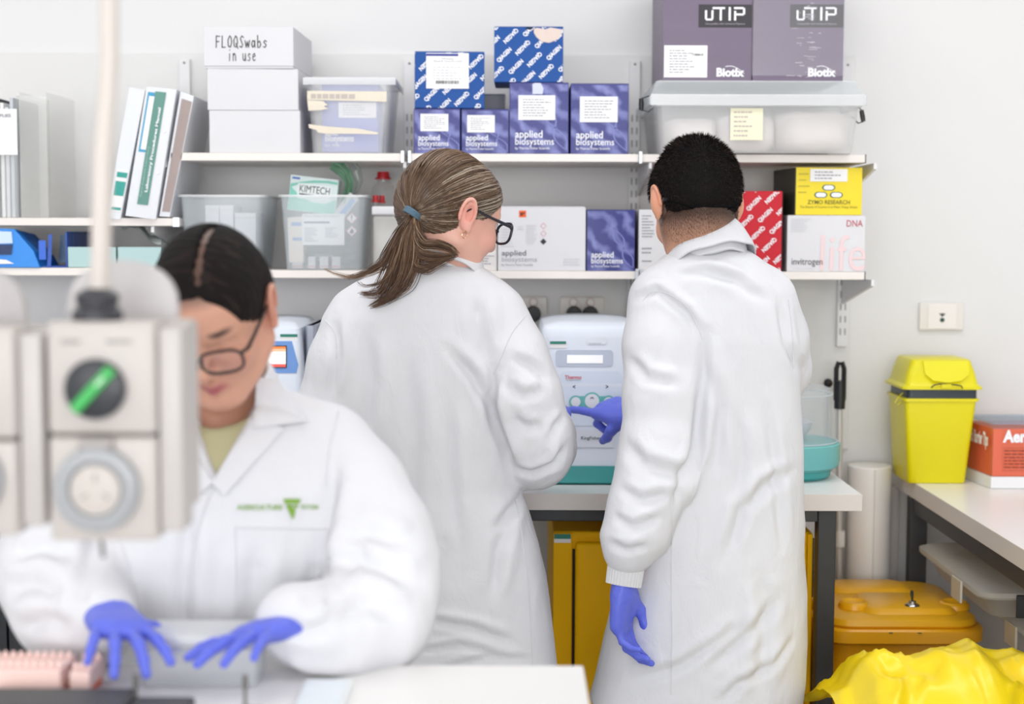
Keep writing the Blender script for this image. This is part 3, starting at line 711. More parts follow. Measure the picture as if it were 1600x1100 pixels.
# two tall purple-grey cartons
m_pur = mat('purple_grey_card', (112,98,120), .38, var=.10, vscale=14)
nt = m_pur.node_tree; mp = nt.nodes.new('ShaderNodeMapping'); mp.inputs['Scale'].default_value = (1.6, 1, 28)
tcn = [n for n in nt.nodes if n.type == 'TEX_COORD'][0]; nn = [n for n in nt.nodes if n.type == 'TEX_NOISE'][0]
nt.links.new(tcn.outputs['Object'], mp.inputs[0]); nt.links.new(mp.outputs[0], nn.inputs['Vector']); nn.inputs['Scale'].default_value = 1.0
D2 = 3.54
for i, (xa_, xb_) in enumerate(((1035.5,1175.5),(1177,1319))):
    t, q, mt = carton(['purple-grey pipette tip carton with a white label, on the big clear tub', 'purple-grey pipette tip carton wrapped in clear film, right of its twin'][i], 'tip_carton', (xa_,-70,xb_,121.5), lz2+.002, .26, m_pur, d=D2, group='purple-grey pipette tip cartons')
    o = 0 if i == 0 else 143
    pr(t, 'dark_panel', (1091.5+o,7,1175+o if i == 0 else 1318,43), D2-.0006, mat('charcoal_print', (50,46,52), .5), lambda b, *r_: b.quad(*r_))
    s = 1.0
    def U(px0, py0, px1, py1): return (px0+o, py0, px1+o, py1)
    m = MB()
    def hb(a, b, c, e):
        r = rect(a+o, b, c+o, e, D2-.0014); m.quad(*r, D2-.0014)
    # rounded block capitals: u T I P
    hb(1101.5,16,1104.8,30); hb(1111.5,16,1114.8,30); hb(1103,29,1113.5,32)
    hb(1113.5,11,1133,14.2); hb(1124.5,14,1127.9,32); hb(1138.5,11,1142,32)
    hb(1147,17,1150.3,32); hb(1147,11,1162,14.2); hb(1161,12.5,1164.3,22.5); hb(1150,21,1162,24.2)
    part('lettering', m, m_whiteink, t)
    lettering(t, 'Compatible with Universal Pipettes', (1102+o,35.5,1164+o,39.5), mat('grey_lettering', (170,164,170), .5), d=D2)
    lettering(t, 'Biotix', (1119.5+o,106,1163+o,120), m_whiteink, d=D2, bold=.045)
    arc = MB(); pts = [(P(1133+o+k*2.7, 104.5-1.6*math.sin(k*.35)-(6-abs(k-4))*.12+k*k*.075, D2-.0014)) for k in range(12)]
    for k in range(11):
        a, b = pts[k], pts[k+1]; arc.add([(a.x,D2-.0014,a.z-.0008),(b.x,D2-.0014,b.z-.0008),(b.x,D2-.0014,b.z+.0008),(a.x,D2-.0014,a.z+.0008)], [[0,1,2,3]])
    part('logo_arc', arc, m_whiteink, t)
    if i == 0:
        sticker(t, (1037.5,71,1105,121), d=D2, rows=9, fill=.5); lettering(t, '1186612', (1082,83.5,1099,87), m_ink, d=D2, bold=.03, lift=.0018)
    else:
        x0_, x1_, z0_, z1_ = rect(xa_-1, -70, xb_+1, 121, D2)
        sh = MB(mt); sh.box(x0_-.0015, x1_+.0015, D2-.003, D2+.263, z0_+.003, z1_+.0025, .001)
        part('shrink_film', sh, film_mat('clear_film', (240,240,246), .13, .2), t)
        m = MB()
        for k in range(34):
            px = random.choice((random.gauss(1255, 12), random.gauss(1262, 4))); py = random.choice((random.uniform(2, 30), random.uniform(40,120), random.uniform(90,121)))
            r = rect(px, py, px+random.uniform(2,14), py+random.uniform(.6,1.4), D2-.0032); m.quad(*r, D2-.0034)
        part('crease_glints', m, mat('film_glint', (220,215,225), .3, alpha=.6), t, kind='stuff')  # pale bars painted as glints along the film's creases
# ---- lower shelf
d = FX
m_tub2 = film_mat('blue_tint_plastic', (236,243,248), .28)
tA, qA = tub('clear_tub', 'open clear plastic tub at the left of the lower shelf, small white boxes inside', (281,305,411,305), (289,423,401,423), ZB, m=m_tub2, depth=.25)
tB, qB = tub('clear_tub', 'open clear plastic tub with hazard diamonds and a tissue box sticking out', (438,305,570,305), (446,420,562,420), ZB, m=m_tub2, depth=.19)
x0, x1, z0, z1 = rect(321, 324, 342, 400, FX+.03)
for i, (pa, pb, pt, nm) in enumerate(((321,343,322,'left'),(343.5,365,322,'middle'),(367,400,334,'right'))):
    a, b = X(pa, FX+.04, 350), X(pb, FX+.04, 350); zt = Z(pt, FX+.04)
    q = thing('small_white_box', 'small white box in the left clear tub, %s of three' % nm, 'box', ((a+b)/2, FX+.04, qA[4]+.002), 'white boxes in the left tub')
    part('carton_body', MB().box(a, b-.0006, FX+.04, FX+.15, qA[4]+.003, zt-.012, .001), m_white, q)
    part('lid', MB().box(a-.0003, b-.0003, FX+.0393, FX+.1507, zt-.0118, zt, .001), m_white, q)
# blue-green tissue box
def tilted(px, py, ang, d): p = P(px, py, d); return Matrix.Translation(p) @ Matrix.Rotation(ang, 4, 'Y')
MT = tilted(489, 300, math.radians(6.5), FX+.05)
S_ = (FX+.05)/FPX
t = thing('tissue_wipe_box', 'white and mint wipes box tilted in the right-hand clear tub', 'box', P(489, 330, FX+.05))
part('carton_body', MB(MT).box(-37*S_, 38*S_, 0, .06, -32*S_, 23*S_, .001), mat('box_pale_mint', (226,240,238), .5), t)
def poly(mt, pts, y, sc=S_): return MB(mt).add([(x*sc, y, z*sc) for x, z in pts], [list(range(len(pts)))])
part('mint_swoosh', poly(MT, [(-37,-31),(37,-31),(37,-8),(20,-16),(0,-16),(-20,-8),(-36,6)], -.0005), mat('mint_print', (134,208,190), .5), t)
part('pale_panel', poly(MT, [(-24,-12),(29,-12),(29,11.5),(-24,11.5)], -.0009), mat('box_pale_mint2', (240,247,246), .5), t)
part('swoosh_top', poly(MT, [(-36,9),(-18,14),(0,18),(24,20),(37,19),(37,15),(20,16),(0,14),(-20,11.6),(-36,3)], -.0007), mat('mint_print', (134,208,190), .5), t)
m = MB(MT); m.text('KIMTECH', -21*S_, 26*S_, -2*S_, 9*S_, -.0014, .0); part('lettering', m, m_ink, t)
m = MB(MT); m.add([(-21*S_,-.0014,-6*S_),(0,-.0014,-6*S_),(4*S_,-.0014,-4*S_),(-21*S_,-.0014,-4*S_)], [[0,1,2,3]]); part('underline', m, m_ink, t)
m = MB(MT); m.quad(-34*S_, -22*S_, 17*S_, 20*S_, -.0014); part('blue_mark', m, mat('blue_print', (80,110,200), .5), t)
# contents of tub B
def slab(name, label, cat, pts, y0, y1, m, group=None, extra=None):
    W = [P(x, y, y0) for x, y in pts]; c = sum((Vector((p.x, y0, p.z)) for p in W), Vector())/len(W); c.z = min(p.z for p in W)
    t = thing(name, label, cat, c, group); part('sheet', MB().prism([(p.x, p.z) for p in W][::-1], y0, y1), m, t); return t
y = FX+.022
t = slab('data_sheet', 'printed white sheet upright in the tub with hazard diamonds', 'paper', [(472,334),(538,334),(538,383),(472,383)], y, y+.001, m_label)
part('small_print', MB().scribble(*rect(476,355,505,378, y-.001), y-.0005, 7, .5), m_print, t)
part('small_print', MB().scribble(*rect(508,355,534,372, y-.001), y-.0005, 6, .5), m_print, t)
r = rect(475,346,515,349, y); part('dark_bar', MB().quad(*r, y-.0006), mat('grey_bar', (120,125,135), .5), t)
m = MB(); m.text('Ultra Deep Microtome', *rect(475,336,530,340, y), y-.0006); part('lettering', m, m_print, t)
t = slab('reagent_carton', 'cream reagent carton with blue print inside the right-hand tub', 'box', [(449,340),(474,338),(474,410),(452,410)], y+.004, y+.05, mat('cream_card', (238,226,216), .6))
for r_ in ((455,347,471,353),(457,371,472,376)):
    part('blue_mark', MB().quad(*rect(*r_, y+.003), y+.0034), mat('pale_blue_print', (130,170,220), .5), t)
for k, (cx, cy) in enumerate(((549.5, 341), (549.5, 361))):
    t = slab('hazard_card', ['red-bordered diamond with exclamation mark on the tub, upper of two', 'red-bordered diamond with flame on the tub, lower of two'][k], 'label', [(cx,cy-9),(cx+9,cy),(cx,cy+9),(cx-9,cy)], y-.003, y-.0024, mat('hazard_red', (226,140,145), .5), 'hazard diamonds')
    W = [P(a, b, y-.004) for a, b in ((cx,cy-7.4),(cx+7.4,cy),(cx,cy+7.4),(cx-7.4,cy))]
    part('white_field', MB().prism([(p.x, p.z) for p in W][::-1], y-.0036, y-.0031), m_label, t)
    m = MB()
    if k == 0:
        m.quad(*rect(cx-1, cy-5, cx+1, cy+1, y-.004), y-.004); m.quad(*rect(cx-1, cy+2.5, cx+1, cy+4.2, y-.004), y-.004)
    else:
        W = [P(a, b, y-.004) for a, b in ((cx,cy-5),(cx+1.5,cy-2),(cx+2.5,cy-3),(cx+3.4,cy+1),(cx+2,cy+4),(cx-2,cy+4),(cx-3.4,cy+1),(cx-1.5,cy-1))]; m.add([(p.x, y-.004, p.z) for p in W], [list(range(8))])
    part('symbol', m, m_ink, t)
for i, (pa, pb) in enumerate(((457,473),(482,493),(500,513),(519,532))):
    a, b = X(pa, FX+.04, 410), X(pb, FX+.04, 410)
    q = thing('small_carton', 'small white carton on the floor of the right-hand tub, %s' % ['leftmost','second from left','third from left','rightmost'][i], 'box', ((a+b)/2, FX+.04, qB[4]+.002), 'small cartons in the right-hand tub')
    part('carton_body', MB().box(a, b, FX+.035, FX+.09, qB[4]+.0025, Z(402, FX+.04), .0008), m_white, q)
    part('red_stripe', MB().quad(a, b, qB[4]+.006, qB[4]+.009, FX+.0346), mat('faded_red', (222,150,150), .5), q)
def wrap(name, label, path, w0, y0, m, seed=3):
    """crumpled film strip following photo points"""
    rng = random.Random(seed); rs = []
    pts = [P(a, b, y0+rng.uniform(-.01, .01)) for a, b in path]
    mb = MB(); mb.smooth = True; n = len(pts); V = []; F = []; k = 9
    for i, p in enumerate(pts):
        t_ = (pts[min(n-1, i+1)]-pts[max(0, i-1)]).normalized(); s = Vector((-t_.z, 0, t_.x))
        for j in range(k):
            u = j/(k-1)-.5; V.append(p+s*u*w0*(1+.2*math.sin(i*1.3))+Vector((0, .012*math.sin(j*1.9+i*.8)+.006*rng.random(), 0)))
    for i in range(n-1):
        for j in range(k-1): F.append([i*k+j, (i+1)*k+j, (i+1)*k+j+1, i*k+j+1])
    for i in range(len(V)): pass
    m2 = len(V); V2 = V+[v+Vector((0,.0006,0)) for v in V]; F2 = F+[[a+m2 for a in f][::-1] for f in F]
    mb.add(V2, F2); o = part(name, mb, m, None, loc=tuple(pts[-1])); tag(o, label, 'wrapper'); return o
m_gfilm = film_mat('green_film', (178,230,198), .6); m_wfilm = film_mat('white_film', (236,244,240), .4)
wrap('green_wrapper', 'crumpled green plastic wrapper sticking up from the right-hand tub', [(518,256),(530,262),(540,272),(546,286),(544,300),(538,318)], .028, FX+.07, m_gfilm)
wrap('clear_wrapper', 'pale translucent wrapper rising behind the green one in the tub', [(548,256),(556,266),(560,282),(556,298),(545,312),(534,330)], .024, FX+.09, m_wfilm, 5)
wrap('green_wrapper', 'pale green wrapper lying flat inside the right-hand tub', [(456,388),(480,392),(505,390),(530,385),(546,380)], .02, FX+.11, m_gfilm, 8)
wrap('clear_wrapper', 'wadded pale wrapper low in the right-hand tub above the small cartons', [(462,400),(490,396),(520,398),(552,392)], .05, FX+.06, m_wfilm, 9)
MT = tilted(541, 322, math.radians(38), FX+.06)
q = thing('wipe_packet', 'small white and blue packet leaning in the right-hand tub', 'packet', P(541,322,FX+.06))
part('packet_body', MB(MT).box(-.014, .014, 0, .014, -.032, .032, .003), m_white, q); part('blue_mark', MB(MT).quad(-.002, .010, -.024, .024, -.0006), mat('pale_blue_print', (130,170,220), .5), q)
# bottles
def bottle(label, px, pt, pneck, r, cap, y, m, pcapw=None, group='capped bottles'):
    x = X(px, y, 350); zt = Z(pt, y); zn = Z(pneck, y); t = thing('bottle', label, 'bottle', (x, y, ZB), group)
    b = MB(); b.lathe([(r*.9,.001),(r,.006),(r,zn-ZB-.03),(r*.8,zn-ZB-.012),(r*.42,zn-ZB),(r*.42,zn-ZB+.006)], (x, y, ZB), 28); b.smooth = True
    part('bottle_body', b, m, t); c = MB(); c.smooth = True; zz = zn-ZB+.0065
    c.lathe([(cap*1.2, zz),(cap*1.2, zz+.004),(cap*.95, zz+.005),(cap*.85, zt-ZB)], (x, y, ZB), 20); part('cap', c, mat('red_plastic', (212,40,50), .35), t); return t
m_bot = film_mat('milky_plastic', (240,240,238), .18)
bottle('tall clear bottle with a red cap behind the ponytail, on the lower shelf', 599, 269, 285, .034, .017, FX+.245, m_bot)
t = bottle('clear wash bottle with a narrow red nozzle, left of the white-lidded jar', 587, 306, 321, .014, .008, FX+.10, m_bot)
t = bottle('clear wash bottle with a narrow red nozzle, behind the white-lidded jar', 597, 306, 322, .018, .0075, FX+.150, m_bot)
y = FX+.045; x = X(606, y, 370); t = thing('lidded_jar', 'milky square jar with a white lid beside the ponytail', 'jar', (x, y, ZB))
x0, x1, z0, z1 = rect(583, 336, 628, 422, y-.035)
part('jar_body', MB().box(x0, x1, y-.035, y+.035, ZB+.0008, z1-.0005, .008, 3), film_mat('milky_jar', (240,238,234), .5), t, True)
part('lid', MB().box(x0-.003, x1+.003, y-.038, y+.038, z1, Z(323, y-.035), .004, 3), m_white, t, True)
# white kit carton etc.
t, q, _ = carton('white reagent carton behind the bespectacled woman, left of the wide one', 'kit_box', (735,328,776.5,422), ZB, .2, mat('greyish_white', (228,224,222), .6), d=FX+.006, group='white kit cartons')  # card of a slightly greyish white
pr(t, 'small_print', (748,398,772,414), FX+.005, m_print, lambda b, *r_: b.scribble(*r_[:4], r_[4], 4))
t, q, _ = carton('wide white kit carton with an orange sticker, behind the bespectacled face', 'kit_box', (778,324.5,915,422), ZB, .2, m_white, group='white kit cartons')
part('top_flap_edge', MB().box(q[0]+.004, q[1]-.002, FX+.01, FX+.19, q[3]+.001, q[3]+.003, .0005), m_white, t)
pr(t, 'orange_sticker', (811,329,822,339.5), FX-.0006, mat('orange_label', (240,100,30), .5), lambda b, *r_: b.quad(*r_))
pr(t, 'sticker_mark', (813,332,820,337), FX-.0012, m_ink, lambda b, *r_: b.scribble(*r_[:4], r_[4], 2, 1, .9))
lettering(t, 'applied', (784,391,822,402), mat('grey_text', (110,108,118), .5), bold=.005)
lettering(t, 'biosystems', (784,401.5,839,411), mat('light_grey_text', (176,176,184), .5), bold=.005)
lettering(t, 'by Thermo Fisher Scientific', (784,412,833,416.5), m_print)
for r_, n in (((783,356,805,387),7),((808,352,818,360),2),((822,351,840,382),11),((880,403,909,416),3),((786,345,803,350),1)):
    pr(t, 'small_print', r_, FX-.0008, mat('pale_print', (205,206,212), .6), lambda b, *q_: b.scribble(*q_[:4], q_[4], n))
def diamond(t, cx, cy, s, m, d, lift=.001, name='diamond', hollow=False):
    W = [P(a, b, d-lift) for a, b in ((cx,cy-s),(cx+s,cy),(cx,cy+s),(cx-s,cy))]; mb = MB()
    if hollow:
        W2 = [P(a, b, d-lift) for a, b in ((cx,cy-s*.82),(cx+s*.82,cy),(cx,cy+s*.82),(cx-s*.82,cy))]; al = W+W2
        mb.add([(p.x, d-lift, p.z) for p in al], [[i, i+4, (i+1) % 4+4, (i+1) % 4] for i in range(4)])
    else: mb.add([(p.x, d-lift, p.z) for p in W], [[3,2,1,0]])
    part(name, mb, m, t)
diamond(t, 849, 377.5, 5, m_ink, FX)
diamond(t, 849, 353, 5, mat('faded_red', (222,150,150), .5), FX, hollow=True); diamond(t, 849, 365, 5, mat('faded_red', (222,150,150), .5), FX, hollow=True)
E_, qe = ab_box('violet-blue kit box on the lower shelf, between two white cartons', (916.5,328,992,422.5), depth=.18, zbase=ZB)
t, q, _ = carton('white printed carton half hidden behind the dark-haired man', 'kit_box', (998,328,1070,424), ZB, .18, m_white, group='white kit cartons')
for r_, n in (((1003,335,1022,372),8),((1003,385,1024,398),2),((1003,405,1018,411),1)):
    pr(t, 'small_print', r_, FX-.0008, m_print, lambda b, *q_: b.scribble(*q_[:4], q_[4], n))
m_red = mat('red_card', (200,24,42), .45, spec=.3)
t, q, mt = carton('red slanted-print box behind the man on the lower shelf', 'kit_box', (1108,299,1221.5,424), ZB, .16, m_red, ang=0)
qiagen(t, q, m_red, FX-.0006, None, start=(.004,.01))
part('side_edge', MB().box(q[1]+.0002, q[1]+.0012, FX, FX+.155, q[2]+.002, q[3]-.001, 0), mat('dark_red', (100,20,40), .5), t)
t, q, mt = carton('white carton with pink script on the lower shelf, under the yellow box', 'kit_box', (1230,337,1352,424.5), ZB, .2, m_white)
lettering(t, 'DNA', (1323,344,1348,354), mat('dna_red', (190,60,80), .5)); lettering(t, 'invitrogen', (1237,404,1285,417), mat('dark_grey_text', (70,66,74), .5))
lettering(t, 'life', (1282,367,1352,423), mat('pink_script', (243,212,214), .6), bold=-.008, shear=.02)
pr(t, 'small_print', (1236,341,1268,363), FX-.0008, mat('pale_print', (205,206,212), .6), lambda b, *q_: b.scribble(*q_[:4], q_[4], 7)); lettering(t, 'by life technologies', (1240,418,1270,421.5), mat('pale_print', (205,206,212), .6))
zt = q[3]+.0012
m_yel = mat('yellow_card', (240,216,40), .45)
x0, x1, z0, z1 = rect(1243.5, 261.5, 1348.5, 334.5, FX+.004)
t = thing('kit_box', 'yellow kit box with three green ovals, on the white carton', 'box', ((x0+x1)/2, FX, zt))
mt = Matrix.Translation((x0, FX+.004, 0)) @ Matrix.Rotation(math.radians(3), 4, 'Z') @ Matrix.Translation((-x0, -FX-.004, 0))
dd = FX+.004
part('carton_body', MB(mt).box(x0, x1, dd, dd+.17, zt+.0004, z1, .001), m_yel, t)
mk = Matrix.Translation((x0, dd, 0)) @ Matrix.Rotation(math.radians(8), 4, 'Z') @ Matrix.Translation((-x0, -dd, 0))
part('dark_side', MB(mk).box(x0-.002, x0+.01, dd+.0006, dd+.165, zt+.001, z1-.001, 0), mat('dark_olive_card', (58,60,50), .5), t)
for (cx, cy) in ((1295.5,293),(1283,304.5),(1307.5,304.5)):
    c = P(cx, cy, dd-.001)
    for rx, rz, mm, l in ((.0155,.0082,mat('dark_green', (30,84,70), .5),.001),(.0125,.0062,m_whiteink,.0016)):
        part('oval', MB(mt).add([(c.x+rx*math.cos(a)*(1-.12*math.cos(2*a)*0), dd-l, c.z+rz*math.sin(a)*(1-.22*math.exp(-(math.cos(a)/.35)**2))) for a in [2*PI*i/32 for i in range(32)]], [list(range(32))]), mm, t)
mg = mat('dark_olive_print', (110,104,30), .5)
lettering(t, 'ZYMO RESEARCH', (1262,312.5,1329,319), mg, d=dd, bold=.01, mt=mt); lettering(t, 'The Beauty of Science is to Make Things Simple', (1250,321.5,1341,326), mg, d=dd, mt=mt)
sticker(t, (1266,264,1325,283.5), d=dd, rows=3, mt=mt, lift=.0012)
pr(t, 'pen_notes', (1248,267,1270,305), dd-.0012, mat('faint_pen', (190,176,60), .6), lambda b, *q_: b.scribble(*q_[:4], q_[4], 4, .5, .18), mt)
# ---- far left shelf: binders and document holders
d = SH-.01
def leaner(name, label, quad, y0, dep, m, group=None, cat='binder'):
    W = [P(a, b, y0) for a, b in quad]; zmin = min(p.z for p in W); W = [Vector((p.x, 0, p.z)) for p in W]
    c = Vector(((W[0].x+W[1].x)/2, y0, ZL)); t = thing(name, label, cat, c, group)
    part('cover', MB().prism([(p.x, p.z+(ZL+.0008-zmin)*0) for p in W], y0, y0+dep), m, t)
    return t, W
m_bind = mat('binder_white', (226,228,233), .35)
def onspine(t, W, u0, u1, v0, v1, m, y, name='spine_label'):
    def q(u, v): a = W[0].lerp(W[1], u); b = W[3].lerp(W[2], u); return a.lerp(b, v)
    part(name, MB().add([(p.x, y, p.z) for p in (q(u0,v0),q(u1,v0),q(u1,v1),q(u0,v1))], [[0,1,2,3]]), m, t)
def spinetext(t, W, s, u0, u1, v0, v1, m, y, bold=0):
    v, f = text_geo(s, bold); ax = min(p[0] for p in v); bx = max(p[0] for p in v); az = min(p[1] for p in v); bz = max(p[1] for p in v)
    def q(u, v): a = W[0].lerp(W[1], u); b = W[3].lerp(W[2], u); return a.lerp(b, v)
    pts = []
    for p in v:
        c = q(u1-(p[1]-az)/(bz-az)*(u1-u0), v0+(p[0]-ax)/(bx-ax)*(v1-v0)); pts.append((c.x, y, c.z))
    part('lettering', MB().add(pts, f), m, t)
yb = SH-.006
tb, W = leaner('ring_binder', 'white ring binder with a small teal spine label, leftmost of the leaning binders', [(166,341),(188,343),(227,141),(202,136)], yb, .23, m_bind, 'leaning ring binders')
m_teal = mat('teal_print', (52,160,150), .5); m_gr = mat('sage_green_print', (98,148,136), .5)
onspine(tb, W, .18, .92, .06, .38, m_label, yb-.0006)
onspine(tb, W, .2, .9, .32, .36, m_teal, yb-.0012, 'teal_band'); onspine(tb, W, .2, .9, .18, .29, m_teal, yb-.0012, 'teal_band'); onspine(tb, W, .2, .9, .07, .09, m_teal, yb-.0012, 'teal_band')
tb, W = leaner('ring_binder', 'white laboratory manual binder with a green spine strip, middle of the leaning binders', [(196,337),(243,343),(276,140),(229,135)], yb-.004, .26, m_bind, 'leaning ring binders')
onspine(tb, W, .08, .60, .50, .96, mat('spine_blue', (70,160,200), .5), yb-.0046, 'blue_border'); onspine(tb, W, .14, .54, .52, .93, m_label, yb-.005, 'white_field')
onspine(tb, W, .32, .68, .10, .97, m_gr, yb-.0055, 'green_strip')
spinetext(tb, W, 'Laboratory Procedures Manual', .50, .62, .20, .85, m_whiteink, yb-.0062, .03)
spinetext(tb, W, 'Rapid Diagnosis Laboratory', .36, .44, .16, .55, mat('pale_green_text', (170,200,190), .5), yb-.0062, 0)
for v in (.36, .68):
    p = W[1].lerp(W[2], v); part('rivet', disc(MB(), p.x-.012, yb-.0045, p.z, .003, .0015, 10), mat('zinc', (205,210,216), .3, metal=.6), tb)
tb, W = leaner('ring_binder', 'white binder with a taupe spine panel, rightmost of the leaning binders', [(249,338),(265,339),(303,150),(282,143)], yb+.006, .24, m_bind, 'leaning ring binders')
onspine(tb, W, .18, .95, .04, .95, mat('taupe_print', (166,150,146), .5, var=.1, vscale=20), yb+.0054, 'taupe_panel')
# document holders at the far left
t = thing('document_holder', 'clear plastic magazine holder full of papers at the far left edge', 'holder', (X(10, SH, 340), SH+.02, ZL))
x0, x1, z0, z1 = rect(-40, 148, 27, 340, SH+.005)
z0 = ZL+.0008
part('holder_front', MB().box(x0, x1, SH+.005, SH+.0065, z0, z1-.06, .0005), film_mat('clear_holder', (244,246,248), .15), t)
part('holder_side', MB().box(x1-.0015, x1, SH+.007, SH+.24, z0, z1, .0005), film_mat('clear_holder', (244,246,248), .15), t)
sticker(t, (-20,170,27,242), d=SH+.004, rows=0)
lettering(t, 'SUPPLIES', (-14,178,17,183), m_print, d=SH+.003, bold=.02)
pr(t, 'ruled_lines', (-16,188,24,238), SH+.003, mat('pale_print', (205,206,212), .6), lambda b, *q_: [b.quad(q_[0], q_[1], q_[2]+(q_[3]-q_[2])*k/6, q_[2]+(q_[3]-q_[2])*k/6+.0008, q_[4]) for k in range(7)])
cols = [(236,236,236),(90,96,110),(228,228,230),(206,210,214),(60,62,70),(240,240,238),(224,224,228),(200,206,212)]
for i in range(8):
    a = X(-36+i*7.6, SH+.02, 250); b = X(-36+i*7.6+5.5, SH+.02, 250)
    o = part('booklet', MB().box(a, b, SH+.018, SH+.21, z0, Z(150+(i*7) % 22, SH+.02), .0006), mat('booklet_%d' % i if False else 'booklet_paper_%s' % ['white','slate','pearl','mist','black','ivory','silver','steel'][i], cols[i], .6), None, loc=((a+b)/2, SH+.1, z0))
    tag(o, '%s booklet standing in the clear holder at far left' % ['white','slate grey','pearl white','mist grey','black','ivory','silver grey','steel grey'][i], 'booklet', 'booklets in the clear holder')
t = thing('document_holder', 'empty frosted plastic holder right of the booklets at far left', 'holder', (X(52, SH, 340), SH+.02, ZL))
x0, x1, z0, z1 = rect(31, 150, 74, 340, SH+.01); z0 = ZL+.0008; mf = film_mat('frosted_holder', (246,246,242), .22)
part('holder_front', MB().box(x0, x1, SH+.01, SH+.0115, z0, z1, .0005), mf, t); part('holder_side', MB().box(x0, x0+.0015, SH+.012, SH+.24, z0, z1+.01, .0005), mf, t); part('holder_side', MB().box(x1-.0015, x1, SH+.012, SH+.24, z0, z1+.01, .0005), mf, t)
# things on the lowest left shelf
t = thing('glove_packet', 'bright blue plastic packet at far left on the lowest shelf', 'packet', (X(30, SH, 420), SH, ZLL))
mb = MB(); mb.smooth = False
W = [P(a, b, SH-.004) for a, b in ((-60,418),(62,418),(52,392),(22,358),(-60,354))]; W2 = [Vector((p.x*1.0, SH+.14, p.z-.012)) for p in W]
mb.add([(p.x, SH-.004, max(p.z, ZLL+.001)) for p in W]+[(p.x+.004, SH+.14, max(p.z, ZLL+.001)) for p in W2], [[4,3,2,1,0],[5,6,7,8,9]]+[[i, (i+1) % 5, (i+1) % 5+5, i+5] for i in range(5)])
part('packet_body', mb, mat('bright_blue_film', (40,140,232), .3, var=.15, vscale=12), t)
tape(t, [(-40,360),(18,362),(20,380),(-40,382)], SH-.006, 'pale_panel', mat('pale_print_panel', (205,225,245), .4)); tape(t, [(-40,383),(20,382),(18,398),(-40,398)], SH-.006, 'dark_panel', mat('navy_panel', (28,50,96), .4)); tape(t, [(-40,402),(10,406),(22,412),(-40,413)], SH-.006, 'white_swoosh', m_label)
t = thing('parts_tray', 'royal blue open-fronted tray beside the blue packet', 'tray', (X(95, SH, 420), SH+.05, ZLL))
m_tray = mat('tray_blue', (34,84,180), .35)
x0, x1 = X(64, SH+.01, 390), X(104.5, SH+.01, 390); zt = Z(364, SH+.01); zb2 = ZLL+.0008
part('tray_base', MB().box(x0, x1, SH+.01, SH+.22, zb2, zb2+.003, .0005), m_tray, t)
part('tray_side', MB().prism([(X(72, SH, 420), zb2+.0005), (X(78, SH, 420), zb2+.0005), (X(80, SH, 369), Z(369, SH)), (X(74, SH, 368), Z(368, SH))], SH+.008, SH+.0095), m_tray, t)
part('tray_side', MB().box(x1-.003, x1, SH+.011, SH+.22, zb2+.004, zt, .0005), m_tray, t)
part('tray_back', MB().box(x0, x1-.0035, SH+.217, SH+.22, zb2+.004, zt, .0005), m_tray, t)
part('clear_side', MB().prism([(X(80, SH, 412), Z(414, SH)), (X(103, SH, 412), Z(412, SH)), (X(103, SH, 366), Z(366, SH)), (X(82, SH, 368), Z(369, SH))], SH+.06, SH+.0615), mat('smoky_blue', (86,120,150), .25, alpha=.7), t)
part('tip_box_label', MB().box(X(60, SH, 400), X(71, SH, 400), SH+.004, SH+.0048, Z(408, SH), Z(378, SH), 0), mat('mid_blue_label', (60,110,215), .5), t)
for i, (pa, pb) in enumerate(((106,181),(184,252))):
    x0, x1, z0, z1 = rect(pa, 386, pb, 413, SH+.012)
    t = thing('drawer_box', ['pale teal plastic drawer box behind the grey pole', 'pale teal plastic drawer box left of the dark-haired woman'][i], 'box', ((x0+x1)/2, SH+.012, ZLL), 'pale teal drawer boxes')
    part('drawer_front', MB().box(x0, x1, SH+.012, SH+.016, ZLL+.001, z1, .001), mat('pale_teal', (176,206,206), .35), t)
    part('drawer_body', MB().box(x0+.002, x1-.002, SH+.0165, SH+.22, ZLL+.001, z1-.004, .001), mat('pale_teal_clear', (170,200,202), .3, alpha=.6), t)
mb = MB(); mb.smooth = True; V = []; F = []
for i in range(13):
    s = i/12; px = 190+62*s; py = 385-20*math.sin(PI*min(1, s*1.25+.12))+8*s
    for j in range(5):
        q = P(px, py, SH+.02+.02*j); V.append(Vector((q.x, q.y, q.z+.005*j+.003*math.sin(j*2+i))))
for i in range(12):
    for j in range(4): F.append([i*5+j, (i+1)*5+j, (i+1)*5+j+1, i*5+j+1])
n = len(V); mb.add(V+[v+Vector((0,0,.0008)) for v in V], F+[[a+n for a in f][::-1] for f in F])
zm = min(v.z for v in mb.v); dz = Z(385, SH+.02)+.0012-zm; mb.v = [v+Vector((0,0,dz)) for v in mb.v]
o = part('face_mask', mb, mat('pale_grey_fabric', (196,206,204), .6), None, loc=(X(220, SH, 380), SH+.05, Z(385, SH+.02))); tag(o, 'curled pale grey disposable mask on the teal drawer box', 'mask')
# ================================================================ INSTRUMENTS AND THINGS ON AND UNDER THE BENCH
m_inst = mat('instrument_white', (232,239,250), .35, spec=.3)
m_instp = mat('instrument_panel', (222,233,248), .35)
m_aqua = mat('aqua_plastic', (66,164,162), .4)
m_aquap = mat('aqua_print', (110,196,192), .4)
def rrect(x0, x1, z0, z1, r, n=6):
    o = []
    for cx, cz, s in ((x1-r, z0+r, -PI/2), (x1-r, z1-r, 0), (x0+r, z1-r, PI/2), (x0+r, z0+r, PI)):
        for i in range(n+1): a = s+i*PI/2/n; o.append((cx+r*math.cos(a), cz+r*math.sin(a)))
    return o
def plate(mb, pts, y0, y1): return mb.prism(pts, y0, y1)
